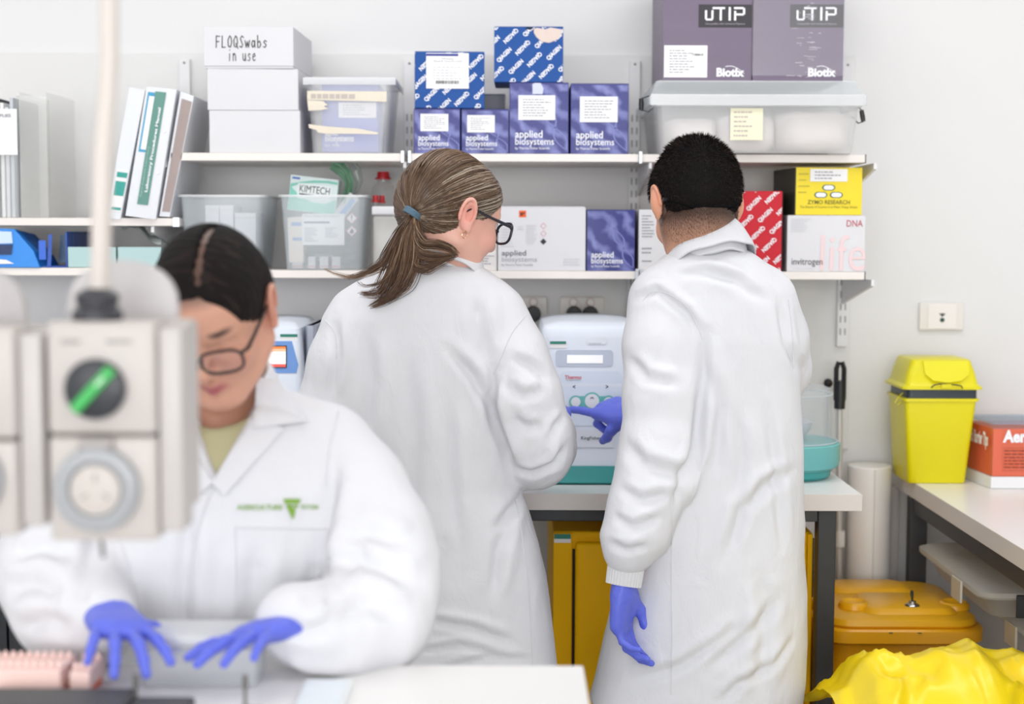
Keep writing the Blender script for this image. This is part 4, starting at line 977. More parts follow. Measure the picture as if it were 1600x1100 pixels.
# --- nucleic acid extraction instrument, centre
D = 3.315; YC = D+.21
x0, x1 = X(858, D, 640), X(996, D, 640)
t = thing('lab_instrument', 'pale blue-white benchtop instrument on an aqua base, between the two standing colleagues', 'instrument', ((x0+x1)/2, YC, BT))
zc = Z(728, D)
b = MB(); b.smooth = True
rs = []
for z, gx, gy in ((BT+.0015,-.012,-.006),(BT+.006,-.004,0),(BT+.012,0,0),(zc-.004,.004,0),(zc,.004,0)):
    rs.append([(px, py, z) for px, py in rrect(x0-gx-.006, x1+gx+.006, D-.004+(-gy), D+.42, .022)])
b.rings(rs); part('base', b, m_aqua, t)
b = MB(); b.smooth = True; rs = []
zt = Z(515, D); x0b = X(846, D, 520); x1b = X(1006, D, 520)
for z, a, e, f in ((zc+.0005, x0+.004, x1-.002, 0),(Z(690,D), x0, x1, 0),(Z(600,D), X(853,D,600), x1+.004, .004),(Z(530,D), x0b+.001, x1b, .012),(zt, x0b+.001, x1b, .018),(zt+.008, x0b+.006, x1b-.006, .026),(zt+.015, x0b+.03, x1b-.03, .07),(zt+.018, x0b+.07, x1b-.07, .13)):
    rs.append([(px, py, z) for px, py in rrect(a, e, D+f, D+.41-f*.3, .02 if f < .06 else .03)])
b.rings(rs); part('housing', b, m_inst, t)
# front details on the face (the face leans back a little near the top)
def fy(py): return D+.004*max(0, min(1, (690-py)/90))+(.008*max(0, min(1, (600-py)/70)))
def fr(r, off): return rect(*r, fy((r[1]+r[3])/2)-off)
def fquad(name, r, m, off, t=t, rad=None):
    x_, x2, z_, z2 = fr(r, off); yb_ = fy(r[3])-off; yt_ = fy(r[1])-off
    pts = rrect(x_, x2, z_, z2, rad) if rad else [(x_,z_),(x2,z_),(x2,z2),(x_,z2)]
    mb = MB().add([(px, yb_+(yt_-yb_)*(pz-z_)/(z2-z_), pz) for px, pz in pts], [list(range(len(pts)))])
    mb2 = MB().add([Vector(v)+Vector((0,.0007,0)) for v in mb.v], [])
    n = len(pts); mb.v += mb2.v; mb.f += [[(i+1) % n, i, i+n, (i+1) % n+n] for i in range(n)]
    return part(name, mb, m, t)
fquad('display_recess', (868,547,958,573), mat('recess_grey', (196,206,222), .4), .0010, rad=.008)
fquad('display', (886,555,942,567.5), mat('display_lit', (250,250,250), .3, emit=.25), .0020)
fquad('front_panel', (874.5,580,972,665), m_instp, .0010, rad=.014)
fquad('asset_sticker', (859,533,885,544), m_label, .0010); fquad('sticker_band', (859.5,533.3,884.5,537.5), mat('green_sticker', (30,130,112), .5), .0020)
def ftext(s, r, m, bold=0, off=.0028):
    x_, x2, z_, z2 = fr(r, off); part('lettering', MB().text(s, x_, x2, z_, z2, fy((r[1]+r[3])/2)-off, bold), m, t)
m_redt = mat('red_print', (214,60,84), .5)
ftext('Thermo', (882.5,586.5,908.5,592.5), m_redt, .02); ftext('SCIENTIFIC', (884.5,593.4,908,595), m_print)
fquad('nameplate_recess', (917,527,948,538), mat('instrument_pale', (232,238,246), .3), .0012, rad=.004)
ftext('KingFisher', (921,535.5,940,538), m_print, 0, .003)
fquad('paper_notice', (891.5,672,960,699), mat('notice_paper', (230,234,242), .5), .0015)
ftext('KingFisher 1', (908,682,943.5,688.5), m_ink, .01)
ftext('<', (895,601.5,899,607), m_ink, .03); ftext('>', (946.5,601.5,950.5,607), m_ink, .03)
mb = MB(); y_ = fy(628)-.0022
def dsc(px, py, r, y, mb): c = P(px, py, y); mb.add([(c.x+r*math.cos(a), y, c.z+r*math.sin(a)) for a in [2*PI*i/32 for i in range(32)]], [list(range(32))]); return mb
dsc(899.5,628,.0145,y_,mb); dsc(925,626.5,.0195,y_,mb); dsc(951,628,.0145,y_,mb); r_ = rect(899,619,951,638,y_); mb.quad(r_[0], r_[1], r_[2], r_[3], y_+.0001)
part('key_outline', mb, m_aquap, t)
for px, r in ((899.5,.0108),(925,.0158),(951,.0108)):
    kb = MB(); dsc(px, 628 if r < .012 else 626.5, r, y_-.0008, kb); part('key', kb, mat('key_white', (240,244,248), .4), t)
mb = MB(); c = P(925, 621.5, y_-.0016)
for s in (-1,1): mb.add([(c.x,y_-.0016,c.z+.0022),(c.x,y_-.0016,c.z-.0002),(c.x+s*.0035,y_-.0016,c.z-.0026),(c.x+s*.0043,y_-.0016,c.z-.0012)], [[0,1,2,3]])
part('arrow_mark', mb, m_ink, t)
# --- right: aqua base plate spinner with a clear dome
y = 3.45; cx = X(1232, y, 720); t = thing('mini_centrifuge', 'round aqua mini centrifuge with a clear dome, right of the dark-haired man', 'centrifuge', (cx, y, BT))
r = X(1311, y, 700)-cx; r2 = X(1296.5, y, 740)-cx
zl, zm, zh, zd = Z(764, y)*0+BT+.001, Z(729, y), Z(688, y), Z(600, y)
b = MB(); b.smooth = True; b.lathe([(r2*.93,0),(r2*.99,.006),(r2,.02),(r2,zm-BT-.004),(r2+.002,zm-BT)], (cx,y,BT+.001), 48); part('base', b, m_aqua, t)
b = MB(); b.smooth = True; b.lathe([(r2+.004,0),(r-.003,.008),(r,.02),(r,zh-zm-.003),(r-.003,zh-zm)], (cx,y,zm+.0015), 48); part('collar_ring', b, mat('aqua_light', (112,186,184), .4), t)
b = MB(); b.smooth = True; rd = X(1305, y, 690)-cx; rt = X(1299, y, 620)-cx; H = zd-zh-.002
b.lathe([(rd,0),(rt+.004,H*.7),(rt,H*.9),(rt-.006,H*.97),(rt-.02,H),(.001,H+.001)], (cx,y,zh+.001), 48, cap=False); part('dome', b, film_mat('clear_dome', (236,242,248), .24, .08), t)
for rr_, hh_ in ((rd+.002,.003),(rt+.0005,H*.86)): part('dome_rim', MB().tube([(cx+rr_*math.cos(a), y+rr_*math.sin(a), zh+.001+hh_) for a in [2*PI*i/48 for i in range(48)]], .0018, 6, True), film_mat('dome_rim_plastic', (230,236,240), .6), t, True)
b = MB(); b.smooth = True; b.lathe([(.03,0),(.05,.03),(.052,.045),(.02,.06),(.012,.065),(.001,.066)], (cx,y,zh+.001), 24); part('rotor', b, mat('rotor_grey', (190,194,200), .4), t)
# --- left: royal blue instrument and white touch-screen instrument
D = 3.34; x0, x1 = X(-60, D, 640), X(116, D, 640); zt = Z(529, D); m_roy = mat('royal_blue_case', (48,82,172), .35)
t = thing('lab_instrument', 'royal blue instrument with a paper label, at far left behind the hanging switch box', 'instrument', ((x0+x1)/2, D+.2, BT))
part('housing', MB().box(x0, x1, D, D+.36, BT+.012, zt, .006, 3), m_roy, t, True)
part('base', MB().box(x0+.006, x1-.006, D+.006, D+.35, BT+.001, BT+.0118, .002), m_black, t)
part('front_plinth', MB().box(x0-.002, x1+.002, D-.012, D-.0005, BT+.002, Z(744, D), .002), mat('plinth_white', (224,226,230), .4), t)
sticker(t, (18,716,66,740), d=D, rows=0); lettering(t, 'MagMAX 24 Ext', (26,723,64,728), m_ink, d=D); lettering(t, 'DIAGNOST', (40,730,62,734), m_ink, d=D)
pr(t, 'seam_line', (-40,674,100,675.5), D-.0006, mat('navy', (30,40,140), .5), lambda b, *r_: b.quad(*r_)); pr(t, 'key_strip', (30,541,100,562), D-.0006, mat('strip_blue', (70,110,190), .4), lambda b, *r_: b.quad(*r_))
for i, (px, py) in enumerate(((42.5,548),(42.5,557),(62,549),(62,558))):
    kb = MB(); q = rect(px-5, py-3.6, px+5, py+3.6, D-.0012); kb.add([(a, D-.0014, b_) for a, b_ in rrect(*q, .0035)], [list(range(28))]); part('key', kb, mat('key_white', (240,244,248), .4) if i < 2 else mat('key_grey', (150,180,215), .4), t)
pr(t, 'label_strip', (30,575,53,580), D-.0006, mat('strip_grey', (150,176,214), .4), lambda b, *r_: b.quad(*r_))
part('paper_stack', MB().box(x0+.02, x1-.01, D-.004, D+.2, zt+.0006, zt+.008, .001), m_label, t)
D = 3.36; x0, x1 = X(352, D, 560), X(470, D, 560); zt = Z(516, D)
t = thing('lab_instrument', 'white touch-screen instrument with a light blue panel, between the front and ponytailed women', 'instrument', ((x0+x1)/2, D+.18, BT))
b = MB(); b.smooth = True; rs = []
for z, g, f in ((BT+.0015,.004,.006),(BT+.02,0,0),(Z(640,D),0,0),(Z(585,D),.0,.0),(Z(530,D),.006,.028),(zt,.008,.032),(zt+.012,.02,.055),(zt+.016,.05,.10)):
    rs.append([(px, py, z) for px, py in rrect(x0+g, x1-g+.0, D+f, D+.34, .014)])
b.rings(rs); part('housing', b, m_inst, t)
b = MB(); b.smooth = True; b.rings([[(px, py, z) for px, py in rrect(x1+.0005, X(489, D, 560), D+.06, D+.30, .02)] for z in (BT+.001, Z(520, D)-.004, Z(512, D))]); part('side_pod', b, mat('pod_grey', (170,176,190), .4), t)
def sl(py): return D+.0+.028*max(0, min(1.1, (585-py)/55))
def sq(name, pts, m, off):
    W = [P(a, b_, sl(b_)-off) for a, b_ in pts]; n = len(W); W2 = [p+Vector((0,.0008,0)) for p in W]
    return part(name, MB().add(W+W2, [list(range(n))[::-1]]+[[i, (i+1) % n, (i+1) % n+n, i+n] for i in range(n)]), m, t)
sq('blue_panel', [(375,533),(456,533),(466,570),(463,583),(375,583)], mat('panel_blue', (108,150,214), .4), .002)
sq('screen_bezel', [(396,540),(448,540),(448,574.5),(396,574.5)], m_black, .0035)
sq('screen', [(398,541.5),(446.5,541.5),(446.5,573.5),(398,573.5)], mat('screen_lit', (238,238,240), .3, emit=.35), .0045)
sq('screen_header', [(398,541.5),(446.5,541.5),(446.5,545),(398,545)], mat('screen_orange', (240,130,60), .3, emit=.3), .0055)
sq('screen_header', [(398,545),(446.5,545),(446.5,549),(398,549)], mat('screen_peach', (250,190,150), .3, emit=.3), .0055)
sq('screen_footer', [(398,569),(446.5,569),(446.5,573.5),(398,573.5)], mat('screen_red', (232,90,80), .3, emit=.3), .0055)
W = rect(438, 522, 465, 532.5, sl(526)-.003); part('asset_sticker', MB().quad(*W, sl(526)-.004), m_label, t); W = rect(438, 522, 465, 526.5, sl(524)-.004); part('sticker_band', MB().quad(*W, sl(524)-.0052), mat('green_sticker', (30,130,112), .5), t)
# --- yellow safety cabinets under the bench
m_cab = mat('cabinet_yellow', (252,192,0), .5, spec=.15)
D = 3.285
def cabinet(label, pa, pb, sticker_=False):
    x0, x1 = X(pa, D, 900), X(pb, D, 900); zt = Z(830, D)
    t = thing('safety_cabinet', label, 'cabinet', ((x0+x1)/2, D+.25, 0))
    part('cabinet_body', MB().box(x0, x1, D, D+.5, .04, zt, .004), m_cab, t)
    part('plinth', MB().box(x0+.01, x1-.01, D+.02, D+.48, .001, .0395, .002), m_steel, t)
    return t, x0, x1, zt
t, x0, x1, zt = cabinet('yellow steel safety cabinet under the back bench, between the two standing colleagues', 864, 1268)
xh = X(898.5, D, 900); xe = X(1258, D, 900)
part('door', MB().box(xh, xe, D-.022, D-.0005, .06, Z(845, D), .008, 3), m_cab, t, True)
part('door_gap', MB().box(X(894, D, 900), xh-.0005, D-.004, D-.0003, .06, Z(857, D), 0), mat('dark_gap', (40,30,10), .7), t)
part('side_stile', MB().box(x0, X(893.5, D, 900), D-.010, D-.0005, .045, zt-.002, .002), m_cab, t)
part('side_stile', MB().box(X(1259.5, D, 900), x1, D-.010, D-.0005, .045, zt-.002, .002), m_cab, t)
part('hinge_rod', MB().tube([(X(1269.5, D, 840), D-.008, Z(838, D)), (X(1269.5, D, 840), D-.008, Z(930, D))], .0022, 6), m_black, t)
W = rect(866, 834.5, 892, 848, D-.011); part('asset_sticker', MB().box(W[0], W[1], D-.0116, D-.0107, W[2], W[3], 0), m_label, t); W = rect(866, 834.5, 892, 842, D-.0117); part('sticker_band', MB().quad(*W, D-.0119), mat('green_sticker', (30,130,112), .5), t)
D = 3.29
x0, x1 = X(-420, D, 900), X(55, D, 900)
t = thing('drawer_unit', 'black drawer unit under the bench at far left', 'cabinet', ((x0+x1)/2, D+.25, 0))
part('cabinet_body', MB().box(x0, x1, D, D+.5, .001, .80, .003), mat('drawer_black', (38,41,46), .45), t)
for z0_, z1_ in ((.02,.40),(.41,.79)):
    for a, b_ in ((x0+.004, X(16, D, 1000)-.002), (X(16, D, 1000)+.002, x1-.004)):
        part('drawer_front', MB().box(a, b_, D-.016, D-.0005, z0_, z1_, .002), mat('drawer_black', (38,41,46), .45), t)
# --- broom poles, white column, wheelie bin, bags, tubs
m_pole = mat('pole_grey', (202,200,198), .3, metal=.3)
y = 3.78
def pole(label, px, ph0, ph1, r, slot):
    x = X(px, y, 620); zt = Z(ph0, y); zg = Z(ph1, y); t = thing('broom', label, 'broom', (x, y, 0), 'brooms against the wall')
    xb = x+.006
    part('pole', MB().tube([(xb+.01, y, .06), (x, y, zg)], r*.62, 12), m_pole, t, True)
    if slot:
        m = MB(); m.smooth = True; w_ = r*1.25
        m.tube([(x-w_*.62, y, zt-.10+.0), (x-w_*.62, y, zt-.02), (x-w_*.3, y, zt-.005), (x+w_*.3, y, zt-.005), (x+w_*.62, y, zt-.02), (x+w_*.62, y, zt-.10)], w_*.42, 8)
        m.tube([(x, y, zt-.05), (x, y, zg)], [w_*.95, w_*.9], 12); part('grip', m, m_black, t)
    else:
        m = MB(); m.smooth = True; m.tube([(x, y, zt), (x, y, zg)], [r*1.2, r], 12); part('grip', m, m_black, t)
    part('joint', MB().tube([(xb+.002, y, Z(852, y)), (xb+.002, y, Z(828, y))], r*1.0, 12), mat('joint_white', (222,220,216), .4), t, True)
    part('broom_head', MB().box(xb-.05, xb+.07, y-.02, y+.02, .015, .06, .004).box(xb-.045, xb+.065, y-.015, y+.015, .001, .0148, .001), mat('bristle_dark', (60,60,62), .8), t)
pole('grey broom pole with a long slotted black grip, against the wall right of the bench', 1312, 562, 637, .0125, True)
y = 3.84
x = X(1294, y, 597)
t = thing('mop_holder', 'small round black knob-topped pole behind the clear dome', 'pole', (x, y, 0))
part('pole', MB().tube([(x+.022, y, .01), (x+.004, y, Z(606, y))], .006, 10), m_pole, t, True); b = MB(); b.smooth = True; b.ball((x, y, Z(597, y)), .012); part('grip', b, m_black, t)
y = 3.80; x = X(1357.5, y, 800); r = X(1391, y, 800)-x
t = thing('wall_pipe', 'thick white upright pipe between the bench end and the side bench', 'pipe', (x, y, 0)); b = MB(); b.smooth = True; b.lathe([(r,.001),(r,Z(725,y)-.002),(r*.97,Z(725,y)),(r*.2,Z(725,y)+.002)], (x,y,0), 40); part('pipe_body', b, mat('pipe_white', (238,235,232), .4), t)
part('pipe_seam', MB().box(x-.0015, x+.0015, y-r-.0012, y-r+.001, .01, Z(727,y), .0003), mat('seam_grey', (214,210,206), .5), t)
# yellow wheelie bin
D = 3.285; m_bin = mat('bin_amber', (246,176,16), .32, spec=.5); m_lidm = mat('bin_amber_lid', (244,182,24), .3)
x0, x1 = .695, X(1547, D, 1000); zr = Z(986, D); t = thing('wheelie_bin', 'amber yellow clinical waste wheelie bin with a lock on its lid, under the side bench', 'bin', ((x0+x1)/2, D+.28, 0))
Y1 = D+.41
b = MB(); b.smooth = True; b.rings([[(px, py, z) for px, py in rrect(x0+.02+g, x1-.02-g, D+.03+g, Y1-.03-g, .05)] for z, g in ((.03,.03),(.3,.012),(zr-.032,0))]); part('bin_body', b, m_bin, t)
b = MB(); b.smooth = True; b.rings([[(px, py, z) for px, py in rrect(x0+g, x1-g, D+g, Y1-g, .06)] for z, g in ((zr-.031,.006),(zr-.026,0),(zr,0),(zr+.004,.004))]); part('rim', b, m_bin, t)
b = MB(); b.smooth = True
b.rings([[(px, py, z+.0) for px, py in rrect(x0+g+.012, x1-g-.012, D+g+.01, Y1-g-.01, .06)] for z, g in ((zr+.0045,.004),(zr+.010,0),(zr+.022,.004),(zr+.026,.014))]); part('lid', b, m_lidm, t)
b = MB(); b.smooth = True; xa_, xb_ = X(1352, D+.06, 940), X(1500, D+.06, 940)
b.rings([[(px, py, z) for px, py in rrect(xa_+g, xb_-g, D+.05+g, D+.23-g, .03)] for z, g in ((zr+.0265,0),(zr+.036,.010),(zr+.038,.014))]); part('lid_panel', b, m_lidm, t)
b = MB(); b.smooth = True; b.rings([[(px, py, z) for px, py in rrect(xa_-.03+g, xb_-.05-g, D+.25+g, D+.375-g, .03)] for z, g in ((zr+.0265,0),(zr+.034,.010),(zr+.036,.014))]); part('lid_panel', b, m_lidm, t)
for px in (1334, 1490):
    c = P(px, 962, D+.12); b = MB(); b.smooth = True; b.lathe([(.036,0),(.034,.010),(.028,.015),(.020,.009),(.001,.008)], (c.x, D+.12, zr+.0265), 24); part('lid_dimple', b, m_lidm, t)
for px in (1392, 1437):
    W = rect(px-3, 988, px+3, 990.5, D-.001); part('rivet', MB().box(W[0], W[1], D-.0015, D-.0003, zr-.003, zr+.0, 0), mat('rivet_olive', (120,110,40), .5), t)
c = P(1425, 960, D+.09); z_ = zr+.0385; b = MB(); b.smooth = True; b.lathe([(.017,0),(.015,.003),(.009,.006),(.0085,.010),(.001,.012)], (c.x, D+.09, z_), 24); lk = part('lock', b, mat('chrome', (190,190,192), .2, metal=1), t)
b = MB(); b.smooth = True; b.tube([(c.x, D+.09, z_+.0125), (c.x-.001, D+.092, z_+.026), (c.x, D+.095, z_+.033)], [.0022,.004,.003], 8); part('key', b, m_black, lk)
# bin bag: crumpled yellow liner folded over a low bin in front
def bag(name, label, pts_top, y0, y1, zbot, m, cat='bag'):
    n = 90; k = 34; W = []
    Xa, Xb = X(1318, y0, 1080), X(1680, y0, 1080)
    prof = lambda px: np.interp(px, [p[0] for p in pts_top], [p[1] for p in pts_top])
    V = []; F = []
    for i in range(n+1):
        px = 1318+(1680-1318)*i/n
        for j in range(k+1):
            v = j/k; yy = y0+(y1-y0)*v; top = P(px, prof(px)+34, y0+.10).z
            env = 1-(abs(v-.45)/.62)**2.2; x_ = X(px, y0+.1, 1050)
            q = (x_*7, yy*7, 3.1)
            z = zbot+(top-zbot)*max(0, env)
            V.append([x_, yy, z])
    V = np.array(V); amp = .022
    w1 = vnoise(V[:,0]*11, V[:,1]*9, V[:,2]*3, 3); w2 = vnoise(V[:,0]*24+w1, V[:,1]*18, V[:,2]*6, 5)
    V[:,2] += (.5-np.abs(w1))*amp*1.5+(.5-np.abs(w2))*amp*.9; V[:,1] += w2*.010
    for i in range(n):
        for j in range(k): a = i*(k+1)+j; F.append([a, a+k+1, a+k+2, a+1])
    F = np.array(F); V[:,2] = np.maximum(V[:,2], zbot)
    return V, F
t = thing('pedal_bin', 'low waste bin lined with a crumpled bright yellow bag, lower right corner', 'bin', (X(1490, 2.72, 1090), 2.75, 0))
V, F = bag('x', '', [(1318,1094),(1345,1082),(1372,1036),(1390,1022),(1410,1024),(1440,1030),(1500,1016),(1560,1010),(1600,1026),(1680,1040)], 2.52, 2.98, .46, None)
m_bag = mat('yellow_bag', (246,216,20), .3, spec=.5, bump=.35, bscale=26)
np_mesh('bag', V, F, m_bag, t)
xa_, xb_ = X(1325, 2.62, 1080), X(1670, 2.62, 1080)
part('bin_body', MB().frustum((xa_+.05, xb_-.05, 2.56, 2.94), (xa_+.01, xb_-.01, 2.53, 2.97), .001, .458), mat('bin_yellow_low', (236,200,20), .4), t)
# translucent storage tubs under the side bench
m_stor = film_mat('storage_clear', (236,232,226), .34); m_storlid = film_mat('storage_lid', (238,236,230), .5)
def stor(label, x0, x1, y0, y1, z0, z1, lidz, zrest, nm):
    t = thing('storage_tub', label, 'tub', ((x0+x1)/2, (y0+y1)/2, zrest), 'storage tubs under the side bench')
    b = MB(); b.smooth = True; b.rings([[(px, py, z) for px, py in rrect(x0+g, x1-g, y0+g, y1-g, .03)] for z, g in ((z0+.001,.02),(z1-.01,0))]); part('tub_body', b, m_stor, t)
    b = MB(); b.smooth = True; b.rings([[(px, py, z) for px, py in rrect(x0-.02+g, x1+.02-g, y0-.02+g, y1+.02-g, .04)] for z, g in ((z1-.009,.004),(z1-.004,0),(z1+.006,0),(z1+.014,.02))]); part('lid', b, m_storlid, t)
    part('latch', MB().box(x0-.026, x0-.0205, y0+.10, y0+.17, z1-.045, z1+.004, .002), mat('latch_cream', (206,200,184), .4), t)
    part('latch', MB().box(x0+.055, x0+.125, y0-.026, y0-.0205, z1-.045, z1+.004, .002), m_black if nm else mat('latch_cream', (206,200,184), .4), t)
xs0 = X(1545, 3.1, 1000); xe = 1.70; xs0 = 1.09
stor('translucent storage tub on the floor under the side bench, lowest of the stack', xs0, xe, 3.02, 3.58, 0, .30, 0, 0, True)
stor('translucent storage tub, middle of the stack under the side bench', xs0, xe, 3.02, 3.58, .318, .628, 0, .316, False)
stor('translucent storage tub with a wide pale lid, topmost under the side bench', 1.005, xe, 3.13, 3.60, .645, .70, 0, .644, True)
# sharps bin
m_sh = mat('sharps_yellow', (232,220,12), .32); D = 3.66
x0, x1 = X(1421, D, 700), X(1507, D, 720); t = thing('sharps_bin', 'yellow lidded sharps bin standing on the side bench', 'bin', (X(1468, D, 700), D+.07, SB))
zb_ = SB+.001; zr = Z(620, D-.0); dy = .15
b = MB(); b.smooth = True; b.rings([[(px, py, z) for px, py in rrect(a, e, D-g, D+dy+g, .010)] for z, a, e, g in ((zb_, x0, x1+.002, 0),(zb_+.004, x0-.002, x1+.004, .002),(zr-.008, X(1411,D,630)+.004, X(1527,D,630)-.004, .010),(zr-.007, X(1411,D,630), X(1528,D,630), .014),(zr, X(1411,D,630), X(1528,D,630), .014))]); part('bin_body', b, m_sh, t)
b = MB(); b.smooth = True; za, zb2 = Z(618, D), Z(606, D); b.rings([[(px, py, z) for px, py in rrect(X(1416,D,612), X(1526,D,612), D-.010, D+dy+.010, .012)] for z in (zr+.0005, zb2)]); part('seal_ring', b, mat('slate_plastic', (50,58,66), .4), t)
b = MB(); b.smooth = True
b.rings([[(px, py, z) for px, py in rrect(X(1408+g,D,600), X(1534-g,D,600), D-.018+h, D+dy+.018-h, .016)] for z, g, h in ((zb2+.0005,0,0),(Z(602,D),0,0),(Z(598,D),6,.006),(Z(580,D),10,.012),(Z(562,D),16,.018),(Z(560,D),18,.022))]); part('lid', b, m_sh, t)
W = [P(a, e, D-.004) for a, e in ((1442,564),(1514,564),(1512,584),(1500,594),(1478,597),(1456,594),(1444,584))]
part('lid_flap', MB().add([(p.x, D-.006-(.012*(W[0].z-p.z)/.05), p.z) for p in W]+[(p.x, D+.012, p.z) for p in W], [[6,5,4,3,2,1,0]]+[[i, (i+1) % 7, (i+1) % 7+7, i+7] for i in range(7)]), mat('sharps_yellow_flap', (238,228,40), .3), t)
pts = [P(a, e, D-.022) for a, e in ((1455,606),(1459,602),(1468,600),(1490,601),(1502,603),(1504,607))]; part('carry_wire', MB().tube(pts, .0016, 6), m_black, t, True)
W = rect(1471, 600, 1486, 607, D-.02); part('catch', MB().box(W[0], W[1], D-.024, D-.0185, W[2], W[3], .001), m_sh, t)
pts = [P(a, e, D+.03) for a, e in ((1414,612),(1407,617),(1398,629),(1403,633),(1410,624),(1414,618))]; part('side_tag', MB().tube(pts, .0014, 5, closed=False), m_sh, t)
# orange tip box in its clear sleeve
D = 3.02; mo = mat('orange_card', (240,92,28), .4)
xa_, xb_ = X(1545, D, 700), 1.42
zb_ = Z(762, D); zb_ = SB
D = .597*FPX/ (761-370); 
t = thing('tip_box', 'orange pipette tip box in a clear sleeve with a white base, on the side bench', 'box', (1.16, D+.1, SB))
x0 = X(1551, D, 700); z1 = Z(664, D); x1 = x0+.20
mt = Matrix.Translation((x0, D, 0)) @ Matrix.Rotation(math.radians(0), 4, 'Z') @ Matrix.Translation((-x0, -D, 0))
zo = Z(742, D)
def skew(p): return p
xl = X(1511, D+.14, 700)
base = [(x0, D), (x1, D), (x1, D+.17), (xl+.002, D+.17)]
def loop(z, g=0): c = [((x0+x1)/2+(px-(x0+x1)/2)*(1+g), D+.085+(py-D-.085)*(1+g), z) for px, py in base]; return c
part('white_base', MB().rings([loop(SB+.001, .02), loop(zo-.001, .02)]), mat('tip_base_white', (240,240,242), .35), t)
part('rack_body', MB().rings([loop(zo, -.02), loop(z1-.006, -.02)]), mo, t)
part('clear_sleeve', MB().rings([loop(zo, .012), loop(z1+.004, .012)]), film_mat('blue_clear_sleeve', (196,222,236), .08, .1), t)
part('sleeve_rim', MB().rings([loop(z1+.005, .015), loop(z1+.009, .012)]), film_mat('blue_rim', (176,208,232), .35), t)
lettering(t, 'Aerosol', (1567,672,1640,692), m_whiteink, d=D-.003, bold=.045, shear=.006)
part('print_frame', MB().tube([(p[0], D-.0046, p[1]) for p in ((lambda r: [(r[0],r[2]),(r[1],r[2]),(r[1],r[3]),(r[0],r[3])])(rect(1566,700,1640,735,D)))], .0004, 4, True), mat('dark_orange_print', (140,60,30), .5), t)
part('small_print', MB().scribble(*rect(1569,702,1640,733,D-.004), D-.0046, 6, .7), mat('dark_orange_print', (140,60,30), .5), t)
a = Vector((xl-.002, D+.17*.96, 0)); b_ = Vector((x0-.002, D+.004, 0))
v, f = text_geo('Aerosol Barrier Tips', .04); bx = max(p[0] for p in v); bz = max(p[1] for p in v); n_ = (b_-a).normalized(); out = Vector((n_.y, -n_.x, 0))*.0045
if out.x > 0: out = -out
mbt = MB().add([a.lerp(b_, .08+.86*p[0]/bx)+out*1.0+Vector((0,0,zo+(z1-zo)*(.60+.26*p[1]/bz))) for p in v], f); part('lettering', mbt, m_whiteink, t)
# ================================================================ THE FRONT BENCH AND WHAT HANGS ABOVE IT
DE = 1.90; xr = X(911, DE, 1056)
t = thing('front_bench', 'white-topped bench in the foreground, its corner at bottom centre', 'bench', (-.6, 1.6, 0))
part('worktop', MB().box(-1.6, xr, 1.15, DE, BT-.03, BT, .002), m_top, t)
for a, b_ in ((-1.55, DE-.06), (xr-.06, DE-.06), (-1.55, 1.2), (xr-.06, 1.2)): part('leg', MB().box(a, a+.04, b_, b_+.04, 0, BT-.0305, .002), m_steel, t)
m_box = mat('switch_grey', (192,185,180), .4); m_boxd = mat('switch_seam', (150,144,140), .5)
def switchbox(label, px0, px1, pyt, pym, pyb, D, detail):
    x0, x1 = X(px0, D, 600), X(px1, D, 600); zt, zm, zb_ = Z(pyt, D), Z(pym, D), Z(pyb, D); w_ = x1-x0; cx = (x0+x1)/2
    t = thing('switch_box', label, 'switch', (cx, D, zb_), 'hanging switched sockets')
    part('upper_body', MB().box(x0, x1, D, D+.055, zm+.0012, zt, .005, 3), m_box, t, True)
    part('lower_body', MB().box(x0, x1, D, D+.055, zb_, zm-.0012, .005, 3), m_box, t, True)
    part('back_box', MB().box(x0+.004, x1+.020, D+.0555, D+.105, zb_+.02, zt-.002, .006, 3), m_box, t, True)
    c = P((px0+px1)/2-7, 607, D) if detail else Vector((cx, D, zt-.06)); 
    o = part('rotary_switch', disc(MB(), c.x, D-.0005, c.z, .0285, .010, 40), mat('switch_black', (44,46,52), .35), t, True)
    mt = Matrix.Translation((c.x, D-.011, c.z)) @ Matrix.Rotation(math.radians(-47), 4, 'Y')
    part('green_bar', MB(mt).box(-.027, .027, -.006, 0, -.0055, .0055, .0015), mat('green_plastic', (48,170,78), .35), o)
    part('white_mark', MB(mt).quad(.006, .016, -.0009, .0009, -.0064), m_label, o)
    zc = Z(765, D) if detail else zb_+.055; 
    k = MB(Matrix.Translation((c.x, D-.0005, zc)) @ Matrix.Rotation(PI/2, 4, 'X')); k.smooth = True
    k.lathe([(.040,0),(.041,.004),(.040,.012),(.036,.014),(.027,.013),(.026,.006),(.001,.006)], n=44); s_ = part('socket_cover', k, film_mat('cover_grey_clear', (200,202,206), .75), t)
    k = MB(Matrix.Translation((c.x, D-.007, zc)) @ Matrix.Rotation(PI/2, 4, 'X')); k.smooth = True; k.lathe([(.024,0),(.024,.004),(.021,.005)], n=36); part('socket_face', k, mat('socket_face_grey', (196,188,182), .5), s_)
    for a in (90, 210, 330):
        q = math.radians(a); part('socket_slot', MB(Matrix.Translation((c.x+.012*math.cos(q), D-.0122, zc+.012*math.sin(q))) @ Matrix.Rotation(-q, 4, 'Y')).box(-.004, .004, -.0006, 0, -.001, .001, 0), m_boxd, s_)
    part('hinge_tab', MB().box(c.x-.016, c.x+.016, D-.010, D-.0006, zc+.038, zm-.002, .002), mat('tab_grey', (164,158,156), .4), t)
    part('flap_strip', MB().box(x1+.0006, x1+.024, D+.006, D+.05, zb_+.008, zt-.006, .004, 3), mat('switch_grey_side', (190,184,181), .35), t, True)
    return t, c, zt, cx
DS = 1.42
t, c, zt, cx = switchbox('hanging grey switch box with a green-barred black rotary switch and round socket', 73, 243, 505, 683, 848, DS, True)
